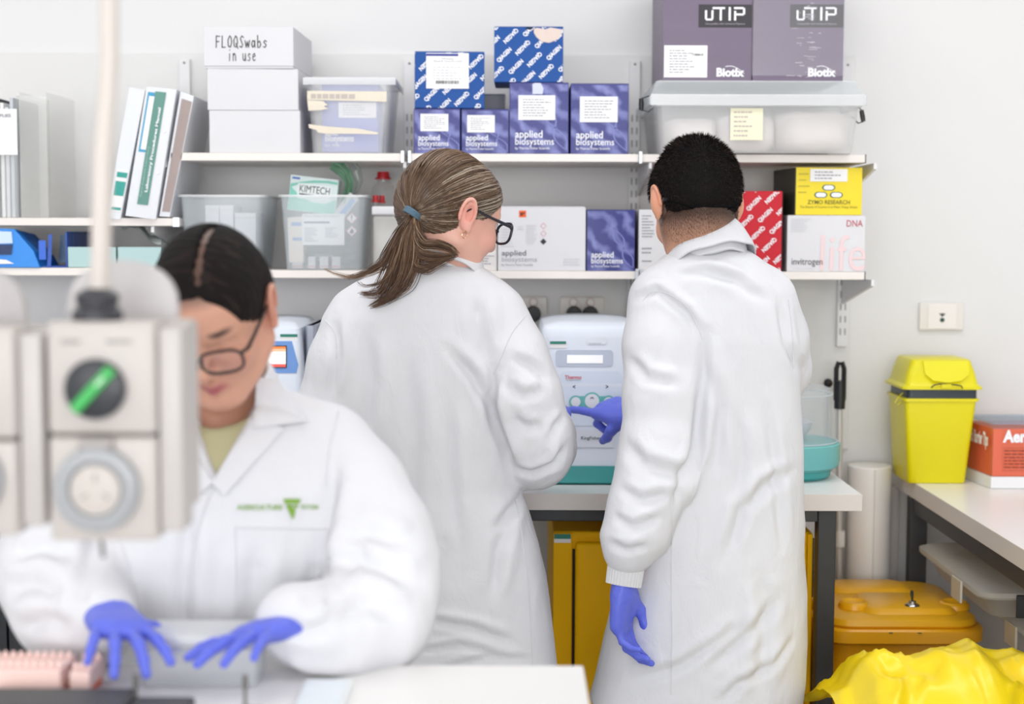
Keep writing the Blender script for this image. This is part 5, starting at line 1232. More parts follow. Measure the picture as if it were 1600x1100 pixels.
zz = Z(503, DS)
for r_ in ((95,527,145,541),(166,528,212,540)): pr(t, 'engraved_lettering', r_, DS-.0004, m_boxd, lambda b, *q_: b.scribble(*q_[:4], q_[4], 1, .9, .5))
g = P(152, 470, DS+.03); b = MB(); b.smooth = True; b.lathe([(.024,0),(.024,.008),(.019,.012),(.021,.024),(.012,.030)], (g.x, DS+.03, zt+.0006), 28); part('cable_gland', b, mat('gland_dark', (56,56,62), .45), t)
b = MB(); b.smooth = True; p0 = P(157, 450, DS+.03); p1 = P(160, 250, DS+.03); p2 = P(171, 100, DS+.03); b.tube([(g.x, DS+.03, zt+.031), (p0.x, DS+.03, p0.z), (p1.x, DS+.03, p1.z), (p2.x, DS+.03, p2.z), (p2.x+.006, DS+.03, 2.1), (p2.x+.006, DS+.03, 2.698)], [.0098,.0098,.0096,.0092,.009,.009], 16)
part('drop_cable', b, mat('cream_cable', (212,203,196), .45), t)
# rounded grey back plate behind the boxes
def dome(label, pl, pr_, pt, pb, D, par):
    W = []; cxp = (pl+pr_)/2; hw = (pr_-pl)/2
    x0, x1 = X(pl, D, 480), X(pr_, D, 480); zt, zb_ = Z(pt, D), Z(pb, D); pts = [(x0, zb_), (x1, zb_), (x1, zt-.05)]
    for i in range(1, 12): a = PI*i/12; pts.append(((x0+x1)/2+(x1-x0)/2*math.cos(a)*1.0, zt-.05+.05*math.sin(a)**.8))
    pts.append((x0, zt-.05)); part('back_plate', MB().prism(pts, D, D+.012), mat('plate_grey', (196,192,192), .45), par)
dome('', 106, 277, 408, 520, DS+.108, t)
t2, c2, zt2, cx2 = switchbox('second hanging grey switch box, cut off by the left edge', -150, 24, 515, 690, 840, DS, False)
b = MB(); b.smooth = True; b.tube([(cx2, DS+.03, zt2+.0006), (cx2, DS+.03, zt2+.05), (cx2-.01, DS+.03, 2.1), (cx2-.01, DS+.03, 2.698)], .0096, 14); part('drop_cable', b, mat('cream_cable', (212,203,196), .45), t2)
dome('', -130, 38, 420, 520, DS+.108, t2)
# hanging supply wire under the big box
x = X(145, DS, 900); part('wire_stub', MB().tube([(x, DS+.03, Z(848, DS)-.0005), (x+.001, DS+.03, Z(862, DS)), (x+.002, DS+.03, Z(884, DS))], .0022, 6), mat('wire_grey', (110,106,104), .5), t)
# things on the front bench
y = 1.795; m_tr = film_mat('rack_frosted', (240,242,244), .55)
x0, x1, z0, z1 = rect(222, 992, 400, 1090, y)
t = thing('sample_box', 'frosted white lidded sample box under the front woman\'s gloved hands', 'box', ((x0+x1)/2, y+.04, BT))
part('box_base', MB().box(x0, x1, y, y+.075, BT+.001, BT+.05, .004, 3), m_tr, t, True)
part('lid', MB().box(x0-.002, x1+.002, y-.002, y+.077, BT+.0505, z1, .006, 3), film_mat('rack_lid_frosted', (246,247,248), .75), t, True)
for px, w in ((383,'right'),(212,'left')):
    yy = 1.70; x = X(px, yy, 1070); q = thing('tube_stand', 'thin grey metal stand rod on the front bench, %s of the frosted box' % w, 'stand', (x, yy, BT), 'thin stands by the frosted box')
    b = MB(); b.smooth = True; b.lathe([(.016,.001),(.016,.004),(.005,.006),(.0022,.010),(.0022,.030),(.0035,.031),(.003,.045)], (x, yy, BT), 16); part('rod', b, mat('stand_grey', (110,108,104), .4, metal=.5), q)
x0, x1, z0, z1 = rect(474, 1063, 548, 1100, 1.78); t = thing('white_pad', 'flat white pad lying on the front bench left of its corner', 'pad', ((x0+x1)/2, 1.7, BT))
part('pad_body', MB().box(x0, x1, 1.55, 1.80, BT+.001, BT+.012, .003), mat('pad_white', (238,242,246), .4), t)
part('pad_top', MB().box(x0+.004, x1-.004, 1.56, 1.79, BT+.0125, BT+.0135, .0004), mat('pad_pale', (230,238,244), .4), t)
# orange and pink tube racks at the lower left, black tray before them
y = 1.60
def rack(label, px0, px1, pyt, yy, n, m2):
    x0, x1 = X(px0, yy, 1060), X(px1, yy, 1060); z1 = Z(pyt, yy)
    t = thing('tip_rack', label, 'rack', ((x0+x1)/2, yy+.03, BT), 'pink tip racks')
    part('rack_body', MB().box(x0, x1, yy, yy+.07, BT+.012, z1-.008, .002), m2, t)
    part('rack_foot', MB().box(x0+.003, x1-.003, yy+.003, yy+.067, BT+.001, BT+.0115, .001), mat('orange_plastic', (238,104,44), .4), t)
    for i in range(n):
        for j in range(2):
            x = x0+(i+.5)*(x1-x0)/n; b = MB(); b.lathe([(.0034,0),(.0034,.005),(.0022,.008)], (x, yy+.014+.04*j, z1-.0078), 8); part('tip_cap', b, mat('pale_pink_plastic', (246,214,206), .4), t, True)
mp_ = mat('pink_plastic', (246,212,204), .4)
rack('pale pink tip rack on an orange foot, at the lower left corner', -60, 94, 1040, 1.745, 12, mp_)
rack('small pale pink tip rack on an orange foot, right of the longer one', 108, 140, 1042, 1.75, 3, mp_)
x0, x1 = X(-40, 1.68, 1090), X(300, 1.68, 1090)
t = thing('black_tray', 'low black tray edge along the bottom left of the front bench', 'tray', ((x0+x1)/2, 1.56, BT))
part('tray_body', MB().box(x0, X(205, 1.68, 1090), 1.64, 1.715, BT+.001, Z(1076, 1.715), .004), mat('tray_black', (70,70,72), .5), t)
part('tray_handle', MB().box(X(206, 1.68, 1090), x1, 1.65, 1.70, BT+.001, Z(1089, 1.70), .004), mat('tray_black', (70,70,72), .5), t)
# ================================================================ PEOPLE: shared modelling helpers
from mathutils.bvhtree import BVHTree
m_skin = vcol_mat('skin', .45, sss=.12, bump=.12, bscale=500)
m_hair = vcol_mat('hair_strands', .38); m_hairm = vcol_mat('hair_matte', .75); m_hairm.node_tree.nodes['Principled BSDF'].inputs['Specular IOR Level'].default_value = .15
m_glove = mat('nitrile_glove', (100,113,222), .42, bump=.25, bscale=160, spec=.4)
m_trouser = mat('dark_trousers', (46,48,58), .8); m_shoe = mat('black_shoe', (30,30,32), .5)
m_rib = mat('ribbed_cuff', (218,218,221), .85)
def cloth_mat(name, rgb):
    m = mat(name, rgb, .82, spec=.25); nt = m.node_tree; b = nt.nodes['Principled BSDF']; tc = [n for n in nt.nodes if n.type == 'TEX_COORD'][0]
    n1 = nt.nodes.new('ShaderNodeTexNoise'); n1.inputs['Scale'].default_value = 16; n1.inputs['Detail'].default_value = 5; n1.inputs['Distortion'].default_value = .8
    n2 = nt.nodes.new('ShaderNodeTexNoise'); n2.inputs['Scale'].default_value = 700
    mp = nt.nodes.new('ShaderNodeMapping'); mp.inputs['Scale'].default_value = (1.4, 1.4, .75)
    nt.links.new(tc.outputs['Object'], mp.inputs[0]); nt.links.new(mp.outputs[0], n1.inputs['Vector']); nt.links.new(tc.outputs['Object'], n2.inputs['Vector'])
    b1 = nt.nodes.new('ShaderNodeBump'); b1.inputs['Strength'].default_value = .32; b1.inputs['Distance'].default_value = .012
    b2 = nt.nodes.new('ShaderNodeBump'); b2.inputs['Strength'].default_value = .12; b2.inputs['Distance'].default_value = .001
    nt.links.new(n1.outputs['Fac'], b1.inputs['Height']); nt.links.new(n2.outputs['Fac'], b2.inputs['Height'])
    nt.links.new(b1.outputs[0], b2.inputs['Normal']); nt.links.new(b2.outputs[0], b.inputs['Normal']); return m
m_coat = cloth_mat('white_coat_cloth', (224,224,228)); m_seam = mat('coat_seam', (220,220,223), .85)
def bvh(V, F): return BVHTree.FromPolygons([tuple(v) for v in V], [tuple(f) for f in F.tolist()])
def front_y(T, x, z, y0=-1.0):                          # first surface met going away from the viewer
    h = T.ray_cast(Vector((x, y0, z)), Vector((0,1,0))); return h[0].y if h[0] else None
def on_cloth(T, pts, lift=.002, d=None, last=None):     # photo points laid on a cloth surface
    out = []
    for px, py in pts:
        dd = d
        for _ in range(5):
            p = P(px, py, dd); y = front_y(T, p.x, p.z)
            if y is None or y > d+.055: y = d+.055
            dd = y
        p = P(px, py, dd); out.append(Vector((p.x, dd-lift, p.z)))
    return out
def densify(pts, n):
    q = np.array(pts, float); s = np.concatenate([[0], np.cumsum(np.hypot(*(q[1:]-q[:-1]).T[:2]))]); t = np.linspace(0, s[-1], n)
    # smooth (Catmull-Rom) resampling
    out = []
    for v in t:
        i = min(len(q)-2, int(np.searchsorted(s, v, side='right'))-1); u = (v-s[i])/max(1e-9, s[i+1]-s[i])
        a = q[max(0, i-1)]; b = q[i]; c = q[i+1]; d = q[min(len(q)-1, i+2)]
        out.append(.5*((2*b)+(c-a)*u+(2*a-5*b+4*c-d)*u*u+(3*b-a-3*c+d)*u**3))
    return out
def seam(T, pts, d, t, r=.0012, m=None, n=40, name='seam'):
    q = on_cloth(T, [tuple(p) for p in densify(pts, n)], .0006, d)
    mb = MB(); mb.smooth = True; mb.tube(q, r, 5); return part(name, mb, m or m_seam, t)
def patch(T, poly, d, t, name, m, lift=.004, thick=.002, n=16, parent_label=None):
    """a piece of cloth lying on the coat: photo polygon of four corners, draped"""
    mb = MB(); mb.smooth = True; q = [np.array(p, float) for p in poly]; top = []
    for i in range(n+1):
        for j in range(n+1):
            u, v = i/n, j/n; p = (q[0]*(1-u)+q[1]*u)*(1-v)+(q[3]*(1-u)+q[2]*u)*v; top.append(tuple(p))
    W = on_cloth(T, top, lift, d); W2 = [w+Vector((0,thick+.003,0)) for w in W]; k = len(W); F = []
    for i in range(n):
        for j in range(n): a = i*(n+1)+j; F += [[a, a+n+1, a+n+2, a+1], [a+k+1, a+k+n+2, a+k+n+1, a+k]]
    edge = [i*(n+1) for i in range(n+1)]+[n*(n+1)+j for j in range(1, n+1)]+[i*(n+1)+n for i in range(n-1, -1, -1)]+[j for j in range(n-1, 0, -1)]
    for i in range(len(edge)): a, b = edge[i], edge[(i+1) % len(edge)]; F.append([b, a, a+k, b+k])
    return part(name, mb.add(W+W2, F), m, t)
class Head:
    def __init__(s, c, R, sc=1.0): s.c = Vector(c); s.R = R.to_3x3(); s.sc = sc; s.M = Matrix.Translation(s.c) @ s.R.to_4x4() @ Matrix.Scale(sc, 4)
    def p(s, *q): return s.M @ Vector(q)
    def r(s): return [list(row) for row in s.R]          # world<-local rotation
    def ell(s, S, c, r, k=.01, mode='u', rot=None):
        R = s.R @ rot.to_3x3() if rot else s.R
        S.ell(s.p(*c), [v*s.sc for v in r], k*s.sc, mode, [list(row) for row in R])
    def cone(s, S, a, b, ra, rb, k=.008, mode='u'): S.cone(s.p(*a), s.p(*b), ra*s.sc, rb*s.sc, k*s.sc, mode)
    def local(s, V): return ((V-np.array(s.c)) @ np.array(s.R))/s.sc
def head_sdf(S, H, neck_to, rn=.054, ear=1.0):
    H.ell(S, (0,-.012,.030), (.075,.097,.088), .01); H.ell(S, (0,-.045,.005), (.068,.058,.062), .03)
    H.ell(S, (0,.028,-.035), (.062,.064,.080), .03); H.ell(S, (0,.045,.035), (.062,.052,.055), .03)
    for x in (-1, 1):
        H.cone(S, (x*.056,-.005,-.055), (x*.020,.066,-.100), .017, .015, .03)
        H.ell(S, (x*.038,.066,-.030), (.022,.024,.024), .02)
        H.ell(S, (x*.032,.104,.000), (.017,.016,.012), .014, 's')
        H.ell(S, (x*.032,.076,-.001), (.0135,.0135,.0125), .003)
        H.cone(S, (x*.016,.090,.018), (x*.046,.078,.020), .008, .006, .012)
        H.ell(S, (x*.012,.100,-.036), (.008,.010,.007), .006)
        # ear
        H.ell(S, (x*(.077+.002*ear),-.014,-.004), (.0075*ear,.016,.030), .006, rot=Matrix.Rotation(.12, 3, 'X') @ Matrix.Rotation(x*-.45, 3, 'Z'))
        pts = []
        for i in range(15):
            a = math.radians(-30+i*17.5); pts.append((x*(.083+.004*math.sin(a)), -.016-.017*math.cos(a)*1.0*(1 if True else 1), -.002+.029*math.sin(a)))
        for i in range(14): H.cone(S, pts[i], pts[i+1], .0034, .0034, .003)
        H.ell(S, (x*.0845,-.012,-.001), (.0045,.009,.016), .004, 's')
        H.ell(S, (x*.081,-.006,-.030), (.0055,.008,.008), .004)
    H.ell(S, (0,.070,-.100), (.022,.020,.017), .02)
    H.cone(S, (0,.088,.006), (0,.112,-.030), .0075, .0105, .010); H.ell(S, (0,.110,-.034), (.010,.010,.009), .006)
    H.cone(S, (-.019,.082,-.066), (0,.093,-.063), .0035, .0060, .006); H.cone(S, (.019,.082,-.066), (0,.093,-.063), .0035, .0060, .006)
    H.cone(S, (-.018,.081,-.071), (0,.090,-.075), .0035, .0068, .006); H.cone(S, (.018,.081,-.071), (0,.090,-.075), .0035, .0068, .006)
    S.cone(H.p(0,-.012,-.050), neck_to, rn, rn*1.08, .035)
def hand_sdf(S, O, F, N, side, curl, spread=(.10,.03,-.04,-.12), thumb=((.55,.75,.3),(.75,.45,.4),(.85,.3,.4)), sc=1.0, cuff=.05, tl=1.0):
    F = Vector(F).normalized(); N = Vector(N); N = (N-F*N.dot(F)).normalized(); T = F.cross(N)*side; O = Vector(O)
    offs = (.031,.010,-.011,-.030); kn = (.092,.096,.091,.082); ph = ((.043,.026,.023),(.047,.030,.024),(.043,.028,.023),(.034,.021,.020)); rr = (.0094,.0096,.0091,.0080)
    S.ell(O+F*.050*sc, (.041*sc,.058*sc,.0165*sc), .012, 'u', [[T[i],F[i],N[i]] for i in range(3)])
    for i in range(4):
        K = O+(F*kn[i]+T*offs[i])*sc; S.cone(O+(F*.02+T*offs[i]*.6)*sc, K, .0135*sc, .0118*sc, .014)
        a = 0; p = K; tips = []
        for j in range(3):
            a += math.radians(curl[i][j]); dr = (F*math.cos(a)+N*math.sin(a)+T*spread[i]*max(0, math.cos(a))).normalized(); q = p+dr*ph[i][j]*sc
            S.cone(p, q, rr[i]*(1-.10*j)*sc, rr[i]*(.93-.10*j)*sc, .003 if j else .006); p = q
    b = O+(F*.022+T*.024+N*.006)*sc; p = b
    S.ell(O+(F*.040+T*.024+N*.010)*sc, (.017*sc,.030*sc,.015*sc), .012, 'u', [[T[i],F[i],N[i]] for i in range(3)])
    for j, (l, r0, r1) in enumerate(((.046,.0135,.0112),(.032,.0112,.0100),(.027,.0100,.0085))):
        f, t, n = thumb[j]; dr = (F*f+T*t+N*n).normalized(); q = p+dr*l*sc*tl; S.cone(p, q, r0*sc, r1*sc, .006); p = q
    S.cone(O+F*.015*sc, O-F*cuff, .027*sc, .029*sc, .02, flat=(tuple(N), 1.25))
    return T
def make_hand(t, name, O, F, N, side, curl, **k):
    O = Vector(O); e = .2; h = .0021
    S = SDF(np.arange(O.x-e, O.x+e, h), np.arange(O.y-e, O.y+e, h), np.arange(O.z-e, O.z+e, h)); hand_sdf(S, O, F, N, side, curl, **k)
    V, Fc = S.mesh(2); V = wrinkle(V, Fc, .0006, 60, 3, (1,1,1)); return np_mesh(name, V, Fc, m_glove, t)
def skin_colours(V, H, base, lip, brow, hairc=None, fade=None, blush=None):
    L = H.local(V); c = np.tile(np.array(lin(base)), (len(V), 1)); c *= (1+.05*vnoise(V[:,0]*40, V[:,1]*40, V[:,2]*40, 2))[:,None]
    def mixin(m, rgb): 
        nonlocal c
        m = np.clip(m, 0, 1)[:,None]; c = c*(1-m)+np.array(lin(rgb))*m
    x, y, z = L.T
    mixin(np.exp(-((x/.021)**2+((z+.069)/.0085)**2)**2)*(y > .07)*1.0, lip)
    for s in (-1, 1):
        mixin(np.exp(-(((x-s*.034)/.017)**2+((z-.0235-.002*np.abs(x-s*.03)/.017)/.0050)**2)**2)*(y > .05)*.95, brow)
        mixin(np.exp(-(((x-s*.032)/.012)**2+((z+.008)/.0022)**2)**2)*(y > .05)*.8, brow)
    if blush: mixin(.45*np.exp(-(((np.abs(x)-.045)/.02)**2+((z+.03)/.02)**2))*(y > .0), blush); mixin(.6*np.exp(-(((np.abs(x)-.082)/.012)**2+((z+.0)/.035)**2)), blush)
    if fade is not None: mixin(fade(x, y, z), hairc)
    return c
def body_mesh(t, H, neck, shoulders, pelvis, knees, feet, arms, cols, rn=.054, ear=1.0, hh=.0027, chest=(.135,.075)):
    """one continuous figure: head, neck, trunk, arms to the wrists, legs and feet"""
    c = H.c; lo = min(p.x for p in feet+[a for s in arms for a in s]+shoulders)-.12; hi = max(p.x for p in feet+[a for s in arms for a in s]+shoulders)+.12
    ylo = min(p.y for p in feet+[a for s in arms for a in s])-.15; yhi = max(p.y for p in feet+[a for s in arms for a in s])+.26
    ylo = min(ylo, c.y-.2); yhi = max(yhi, c.y+.2)
    xs = axis((lo, c.x-.125, .010), (c.x-.125, c.x+.125, hh), (c.x+.125, hi, .010)); ys = axis((ylo, c.y-.15, .010), (c.y-.15, c.y+.15, hh), (c.y+.15, yhi, .010))
    zs = axis((-.01, neck.z-.06, .012), (neck.z-.06, c.z+.17, hh))
    S = SDF(xs, ys, zs); head_sdf(S, H, neck, rn, ear)
    ch = (shoulders[0]+shoulders[1])/2-Vector((0,0,.12))
    S.cone(neck, ch+Vector((0,0,.06)), rn, .07, .03); S.ell(ch, (chest[0], chest[1], .17), .05); S.cone(ch, pelvis, .095, .105, .05); S.ell(pelvis, (.14,.09,.10), .05)
    for s, a in zip(shoulders, arms): S.cone(ch+Vector((0,0,.08)), s, .05, .045, .03); S.chain([s]+a, [.043,.036,.026], .02)
    for i in (0, 1):
        hp = pelvis+Vector(((-1 if i == 0 else 1)*.085, 0, -.04)); S.chain([hp, knees[i], feet[i]+Vector((0,0,.08))], [.075,.05,.036], .03)
        S.cone(feet[i]+Vector((0,0,.05)), feet[i]+Vector((0,0,.035))+(t['_f'] if False else FOOT)*.13, .032, .022, .02)
    V, F = S.mesh(2); o = np_mesh('body', V, F, m_skin, t, cols(V)); return o, V, F
def legs(t, pelvis, knees, feet, m=None):
    lo = Vector((min(p.x for p in feet)-.2, min(p.y for p in feet+[pelvis])-.2, 0)); hi = Vector((max(p.x for p in feet)+.2, max(p.y for p in feet+[pelvis])+.2, 0))
    S = SDF(np.arange(lo.x, hi.x, .009), np.arange(lo.y, hi.y, .009), np.arange(.02, pelvis.z+.14, .011)); S.ell(pelvis, (.155,.105,.11), .04)
    for i in (0, 1):
        hp = pelvis+Vector(((-1 if i == 0 else 1)*.085, 0, -.04)); S.chain([hp, knees[i], feet[i]+Vector((0,0,.07))], [.088,.064,.056], .03)
    V, F = S.mesh(2); V = wrinkle(V, F, .004, 14, 4); np_mesh('trousers', V, F, m or m_trouser, t)
    for i in (0, 1):
        f = feet[i]; S = SDF(np.arange(f.x-.1, f.x+.1, .005), np.arange(f.y-.25, f.y+.25, .005), np.arange(-.004, .14, .005))
        S.cone(f+Vector((0,0,.055))-FOOT*.03, f+Vector((0,0,.07)), .045, .045, .02); S.cone(f+Vector((0,0,.045)), f+Vector((0,0,.034))+FOOT*.15, .046, .038, .03)
        S.op((f.x-.1, f.y-.25, -.05), (f.x+.1, f.y+.25, .003), lambda x, y, z: z+0*x+0*y-.002, .004, 's')
        V, F = S.mesh(2); np_mesh('shoe', V, F, m_shoe, t)
def collar(t, c, R, rx, ry, prof, a0, a1, n=72, m=None, name='collar', wob=.002, pw=2.0):
    """prof(a) -> closed list of (radial offset, height) for the cloth section at angle a (0 = local +X, 90 = local +Y)"""
    rs = []
    for i in range(n+1):
        a = a0+(a1-a0)*i/n; ca, sa = math.cos(a), math.sin(a); r_ = 1/((abs(ca)**pw+abs(sa)**pw)**(1/pw)) if pw != 2 else 1
        rs.append([Vector(c)+R @ Vector(((rx+o)*ca*r_, (ry+o)*sa*r_, h+wob*math.sin(a*7+h*60))) for o, h in prof((math.degrees(a)) % 360)])
    mb = MB(); mb.smooth = True; mb.rings(rs, True); o = part(name, mb, m or m_coat, t, True)
    s = o.modifiers.new('round', 'SUBSURF'); s.levels = s.render_levels = 1; return o
def strand_mesh(t, name, paths, label=None):
    """paths: (points, radius list, rgb). One mesh of thin three-sided hairs"""
    V = []; F = []; Cc = []
    for pts, rad, rgb in paths:
        q = np.array([tuple(p) for p in pts]); n = len(q); tg = np.gradient(q, axis=0); tg /= np.maximum(np.linalg.norm(tg, axis=1), 1e-9)[:,None]
        u = np.cross(tg, [0.31,.55,.77]); u /= np.maximum(np.linalg.norm(u, axis=1), 1e-9)[:,None]; v = np.cross(tg, u); b = len(V)
        for i in range(n):
            for k in range(3): a = 2*PI*k/3; V.append(q[i]+(u[i]*math.cos(a)+v[i]*math.sin(a))*rad[i]); Cc.append(rgb)
        for i in range(n-1):
            for k in range(3): k2 = (k+1) % 3; F.append((b+i*3+k, b+i*3+k2, b+i*3+3+k2, b+i*3+3+k))
    return np_mesh(name, np.array(V), np.array(F), m_hair, t, np.array(Cc), label, 'stuff')
def glasses(t, H, m, w=.0265, h=.018, y=.112, z=-.003, thick=.0022, lens=True):
    g = None
    def P_(a, x0): ca, sa = math.cos(a), math.sin(a); k = 1/((abs(ca)**3+abs(sa)**3)**(1/3)); return (x0+w*ca*k, y-.006*((x0+w*ca*k)/.06)**2, z+h*sa*k*(1 if sa > 0 else 1.08))
    mb = MB(); mb.smooth = True
    for s in (-1, 1): mb.tube([H.p(*P_(2*PI*i/36, s*.0335)) for i in range(36)], thick, 6, True)
    mb.tube([H.p(-.008, y, z+.004), H.p(0, y+.002, z+.007), H.p(.008, y, z+.004)], thick, 6)
    g = part('glasses', mb, m, t, True)
    for s in (-1, 1):
        tm = MB(); tm.smooth = True; tm.tube([H.p(s*.060, y-.006, z+.008), H.p(s*.070, y-.018, z+.009), H.p(s*.0765, .03, z+.012), H.p(s*.080, -.006, z+.016), H.p(s*.080, -.022, z+.002)], [thick*1.2, thick*1.3, thick, thick, thick*.7], 6); part('temple_arm', tm, m, g, True)
        ln = MB().add([H.p(P_(2*PI*i/24, s*.0335)[0], P_(2*PI*i/24, s*.0335)[1]+.0002, P_(2*PI*i/24, s*.0335)[2]) for i in range(24)], [list(range(24))]); part('lens', ln, film_mat('lens_glass', (245,248,250), .03, .05), g)
    return g
# ================================================================ MAN, back to the viewer, pointing at the instrument
def rows(lst):     # (photo y, left px, right px, depth of centre, half depth)
    o = []
    for py, a, b, cy, ry in lst:
        A, B = P(a, py, cy), P(b, py, cy); o.append(((A.z+B.z)/2, (A.x+B.x)/2, cy, (B.x-A.x)/2, ry))
    return o
FOOT = Vector((0,1,0))
man = thing('person', 'black-haired person in white lab coat, back turned, pointing a blue-gloved finger at the instrument', 'person', (X(1110, 2.92, 700), 2.92, 0))
RH = Matrix.Rotation(math.radians(13), 3, 'Z') @ Matrix.Rotation(math.radians(-24), 3, 'X')
HM = Head(P(1086, 318, 2.92), RH, .995)
feet = [Vector((man.location.x-.12, 2.90, 0)), Vector((man.location.x+.13, 2.93, 0))]; pel = Vector((man.location.x, 2.94, .86))
kn = [Vector((feet[0].x, 2.93, .47)), Vector((feet[1].x, 2.95, .47))]
neck = P(1108, 408, 2.965)
sh = [P(1050, 470, 2.92), P(1180, 470, 2.94)]
armL = [P(1024, 735, 2.84), P(975, 905, 2.80)]; armR = [P(1205, 600, 2.99), P(1000, 655, 3.145)]
def fade_m(x, y, z):   # dark stubble that thins towards the nape
    edge = -.046-.030*np.clip((.02-y)/.1, 0, 1); return np.clip((z-edge+.055)/.075, 0, 1)**1.2*np.clip((.050-y)/.02, 0, 1)*(np.abs(x) < .0785)*.88*np.clip(1.25+.5*vnoise(x*900, y*900, z*300, 4), 0, 1)
cm = lambda V: skin_colours(V, HM, (214,160,132), (180,110,100), (40,30,28), (46,36,32), fade_m, (222,140,112))
_, BVm, BFm = body_mesh(man, HM, neck, sh, pel, kn, feet, [armL, armR], cm, ear=1.8, rn=.048, chest=(.12,.06))
legs(man, pel, kn, feet)
# hair: a clipped cap with bristles
c = HM.c; S = SDF(np.arange(c.x-.13, c.x+.13, .003), np.arange(c.y-.15, c.y+.15, .003), np.arange(c.z-.12, c.z+.16, .003))
HM.ell(S, (0,-.012,.034), (.0795,.101,.0925), .01); HM.ell(S, (0,-.045,.008), (.0725,.062,.068), .03); HM.ell(S, (0,.042,.040), (.066,.056,.058), .03)
HM.ell(S, (0,.12,-.030), (.15,.105,.085), .01, 's')
HM.ell(S, (0,.00,-.128), (.14,.16,.090), .012, 's')
for s in (-1, 1): HM.ell(S, (s*.088,-.012,-.012), (.020,.022,.036), .006, 's')
V, F = S.mesh(2); V = wrinkle(V, F, .0006, 70, 8)
dk = np.tile(np.array(lin((22,18,18))), (len(V), 1)); hair = np_mesh('hair', V, F, m_hairm, man, dk)
N = normals(V, F); rng = np.random.RandomState(3); ids = rng.choice(len(V), 14000, replace=False); RHn = np.array(RH)
down = RHn @ np.array([0, -.3, -1.0]); BV = []; BF = []; BC = []
whorl = np.array(HM.p(.012,-.055,.105))
for i in ids:
    p = V[i]; n = N[i]; d = n*.8+down*.75+rng.randn(3)*.16; 
    w_ = p-whorl; dw = np.linalg.norm(w_); 
    if dw < .07: d = n*.8+w_/max(dw, 1e-4)*.8+rng.randn(3)*.15
    d /= np.linalg.norm(d); L_ = HM.local(p[None])[0]; ln = .009*np.clip(.55+(L_[2]+.02)*7, .25, 1.2)*rng.uniform(.6, 1.15)
    s_ = np.cross(d, rng.randn(3)); s_ /= np.linalg.norm(s_); b = len(BV); BV += [p-s_*.0008, p+s_*.0008, p+d*ln]; BF.append((b, b+1, b+2)); q = lin((26,21,20)) if rng.rand() > .2 else lin((60,46,40)); BC += [q]*3
Lb = HM.local(BVm); NB = normals(BVm, BFm); z_ = Lb[:,2]; pr_ = np.clip((z_+.125)/.075, 0, 1)**1.6*(z_ < -.035)*(Lb[:,1] < .02)*(np.abs(Lb[:,0]) < .078); cand = np.where(rng.rand(len(pr_)) < pr_*.95)[0]
for i in cand[:9000]:
    p = BVm[i]; d = NB[i]*.35+down+rng.randn(3)*.15; d /= np.linalg.norm(d); s_ = np.cross(d, NB[i]); s_ /= max(1e-6, np.linalg.norm(s_)); b = len(BV); p = p+NB[i]*.0004; BV += [p-s_*.00032, p+s_*.00032, p+d*rng.uniform(.003, .0065)]; BF.append((b, b+1, b+2)); BC += [lin((40,32,30))]*3
np_mesh('bristles', np.array(BV), np.array(BF), m_hairm, hair, np.array(BC), kind='stuff', smooth=False)
# ear loop of a face mask running round the back of the head
T_h = bvh(V, F)
pts = []
for i in range(41):
    a = math.radians(188+164*i/40); l = Vector((math.cos(a)*.0835, math.sin(a)*.104-.004, .0)); l.z = .004-.062*math.sin(math.pi*i/40)
    w_ = HM.p(*l); ctr = HM.p(0, -.01, l.z); d = (w_-ctr).normalized(); h = T_h.ray_cast(ctr+d*.16, -d, .16)
    pts.append((h[0]+d*.0035) if h[0] else w_)
mb = MB(); mb.smooth = True; mb.tube(pts, .0014, 6); st = part('mask_strap', mb, mat('strap_black', (12,12,14), .9, spec=.1), man, True)
mb = MB(Matrix.Translation(pts[4]) @ RH.to_4x4()).box(-.006,.006,-.004,.003,-.003,.003,.001); part('strap_clip', mb, m_black, st)
# lab coat
def coat_grid(lo, hi, h=.0058): return SDF(np.arange(lo[0], hi[0], h), np.arange(lo[1], hi[1], h), np.arange(lo[2], hi[2], h))
cx = man.location.x; S = coat_grid((cx-.36, 2.62, .50), (cx+.32, 3.30, 1.50)); d0 = 2.92
R_ = rows([(384,1078,1150,d0,.045),(392,1052,1170,d0,.062),(402,1036,1186,d0,.075),(420,1016,1207,d0,.088),(445,1000,1224,d0,.098),(480,992,1238,d0,.106),(530,990,1246,d0,.112),(600,994,1247,d0,.114),(700,998,1252,d0,.116),(800,992,1254,d0,.122),(900,970,1257,d0,.135),(1000,945,1258,d0,.15),(1060,932,1255,d0,.158),(1096,922,1249,d0,.162)])
S.column(R_, .02, pw=2.35)
S.column([(z-.0, cx_, cy_, rx-.012, ry-.012) for z, cx_, cy_, rx, ry in R_ if z < .80]+[(R_[-1][0]-.1, R_[-1][1], R_[-1][2], R_[-1][3]-.012, R_[-1][4]-.012)], .004, 's', pw=2.35)
rp = lambda px, py, d, r: (P(px, py, d), r)
def sleeve(lst, k=.02):
    q = [rp(*l) for l in lst]; S.chain([a for a, r in q], [r for a, r in q], k)
sleeve([(1032,468,2.90,.062),(1030,540,2.875,.066),(1032,620,2.855,.068),(1028,700,2.835,.071),(1020,745,2.825,.070),(1004,790,2.81,.063),(994,830,2.80,.060),(984,848,2.795,.053),(979,868,2.79,.038)])
sleeve([(1192,470,2.92,.064),(1206,530,2.94,.067),(1213,575,2.98,.064),(1190,615,3.04,.058),(1110,640,3.10,.052),(1020,654,3.15,.045)])
S.cone(P(1105,400,2.94), P(1097,330,2.90), .054, .066, .006, 's')
V, F = S.mesh(4); 
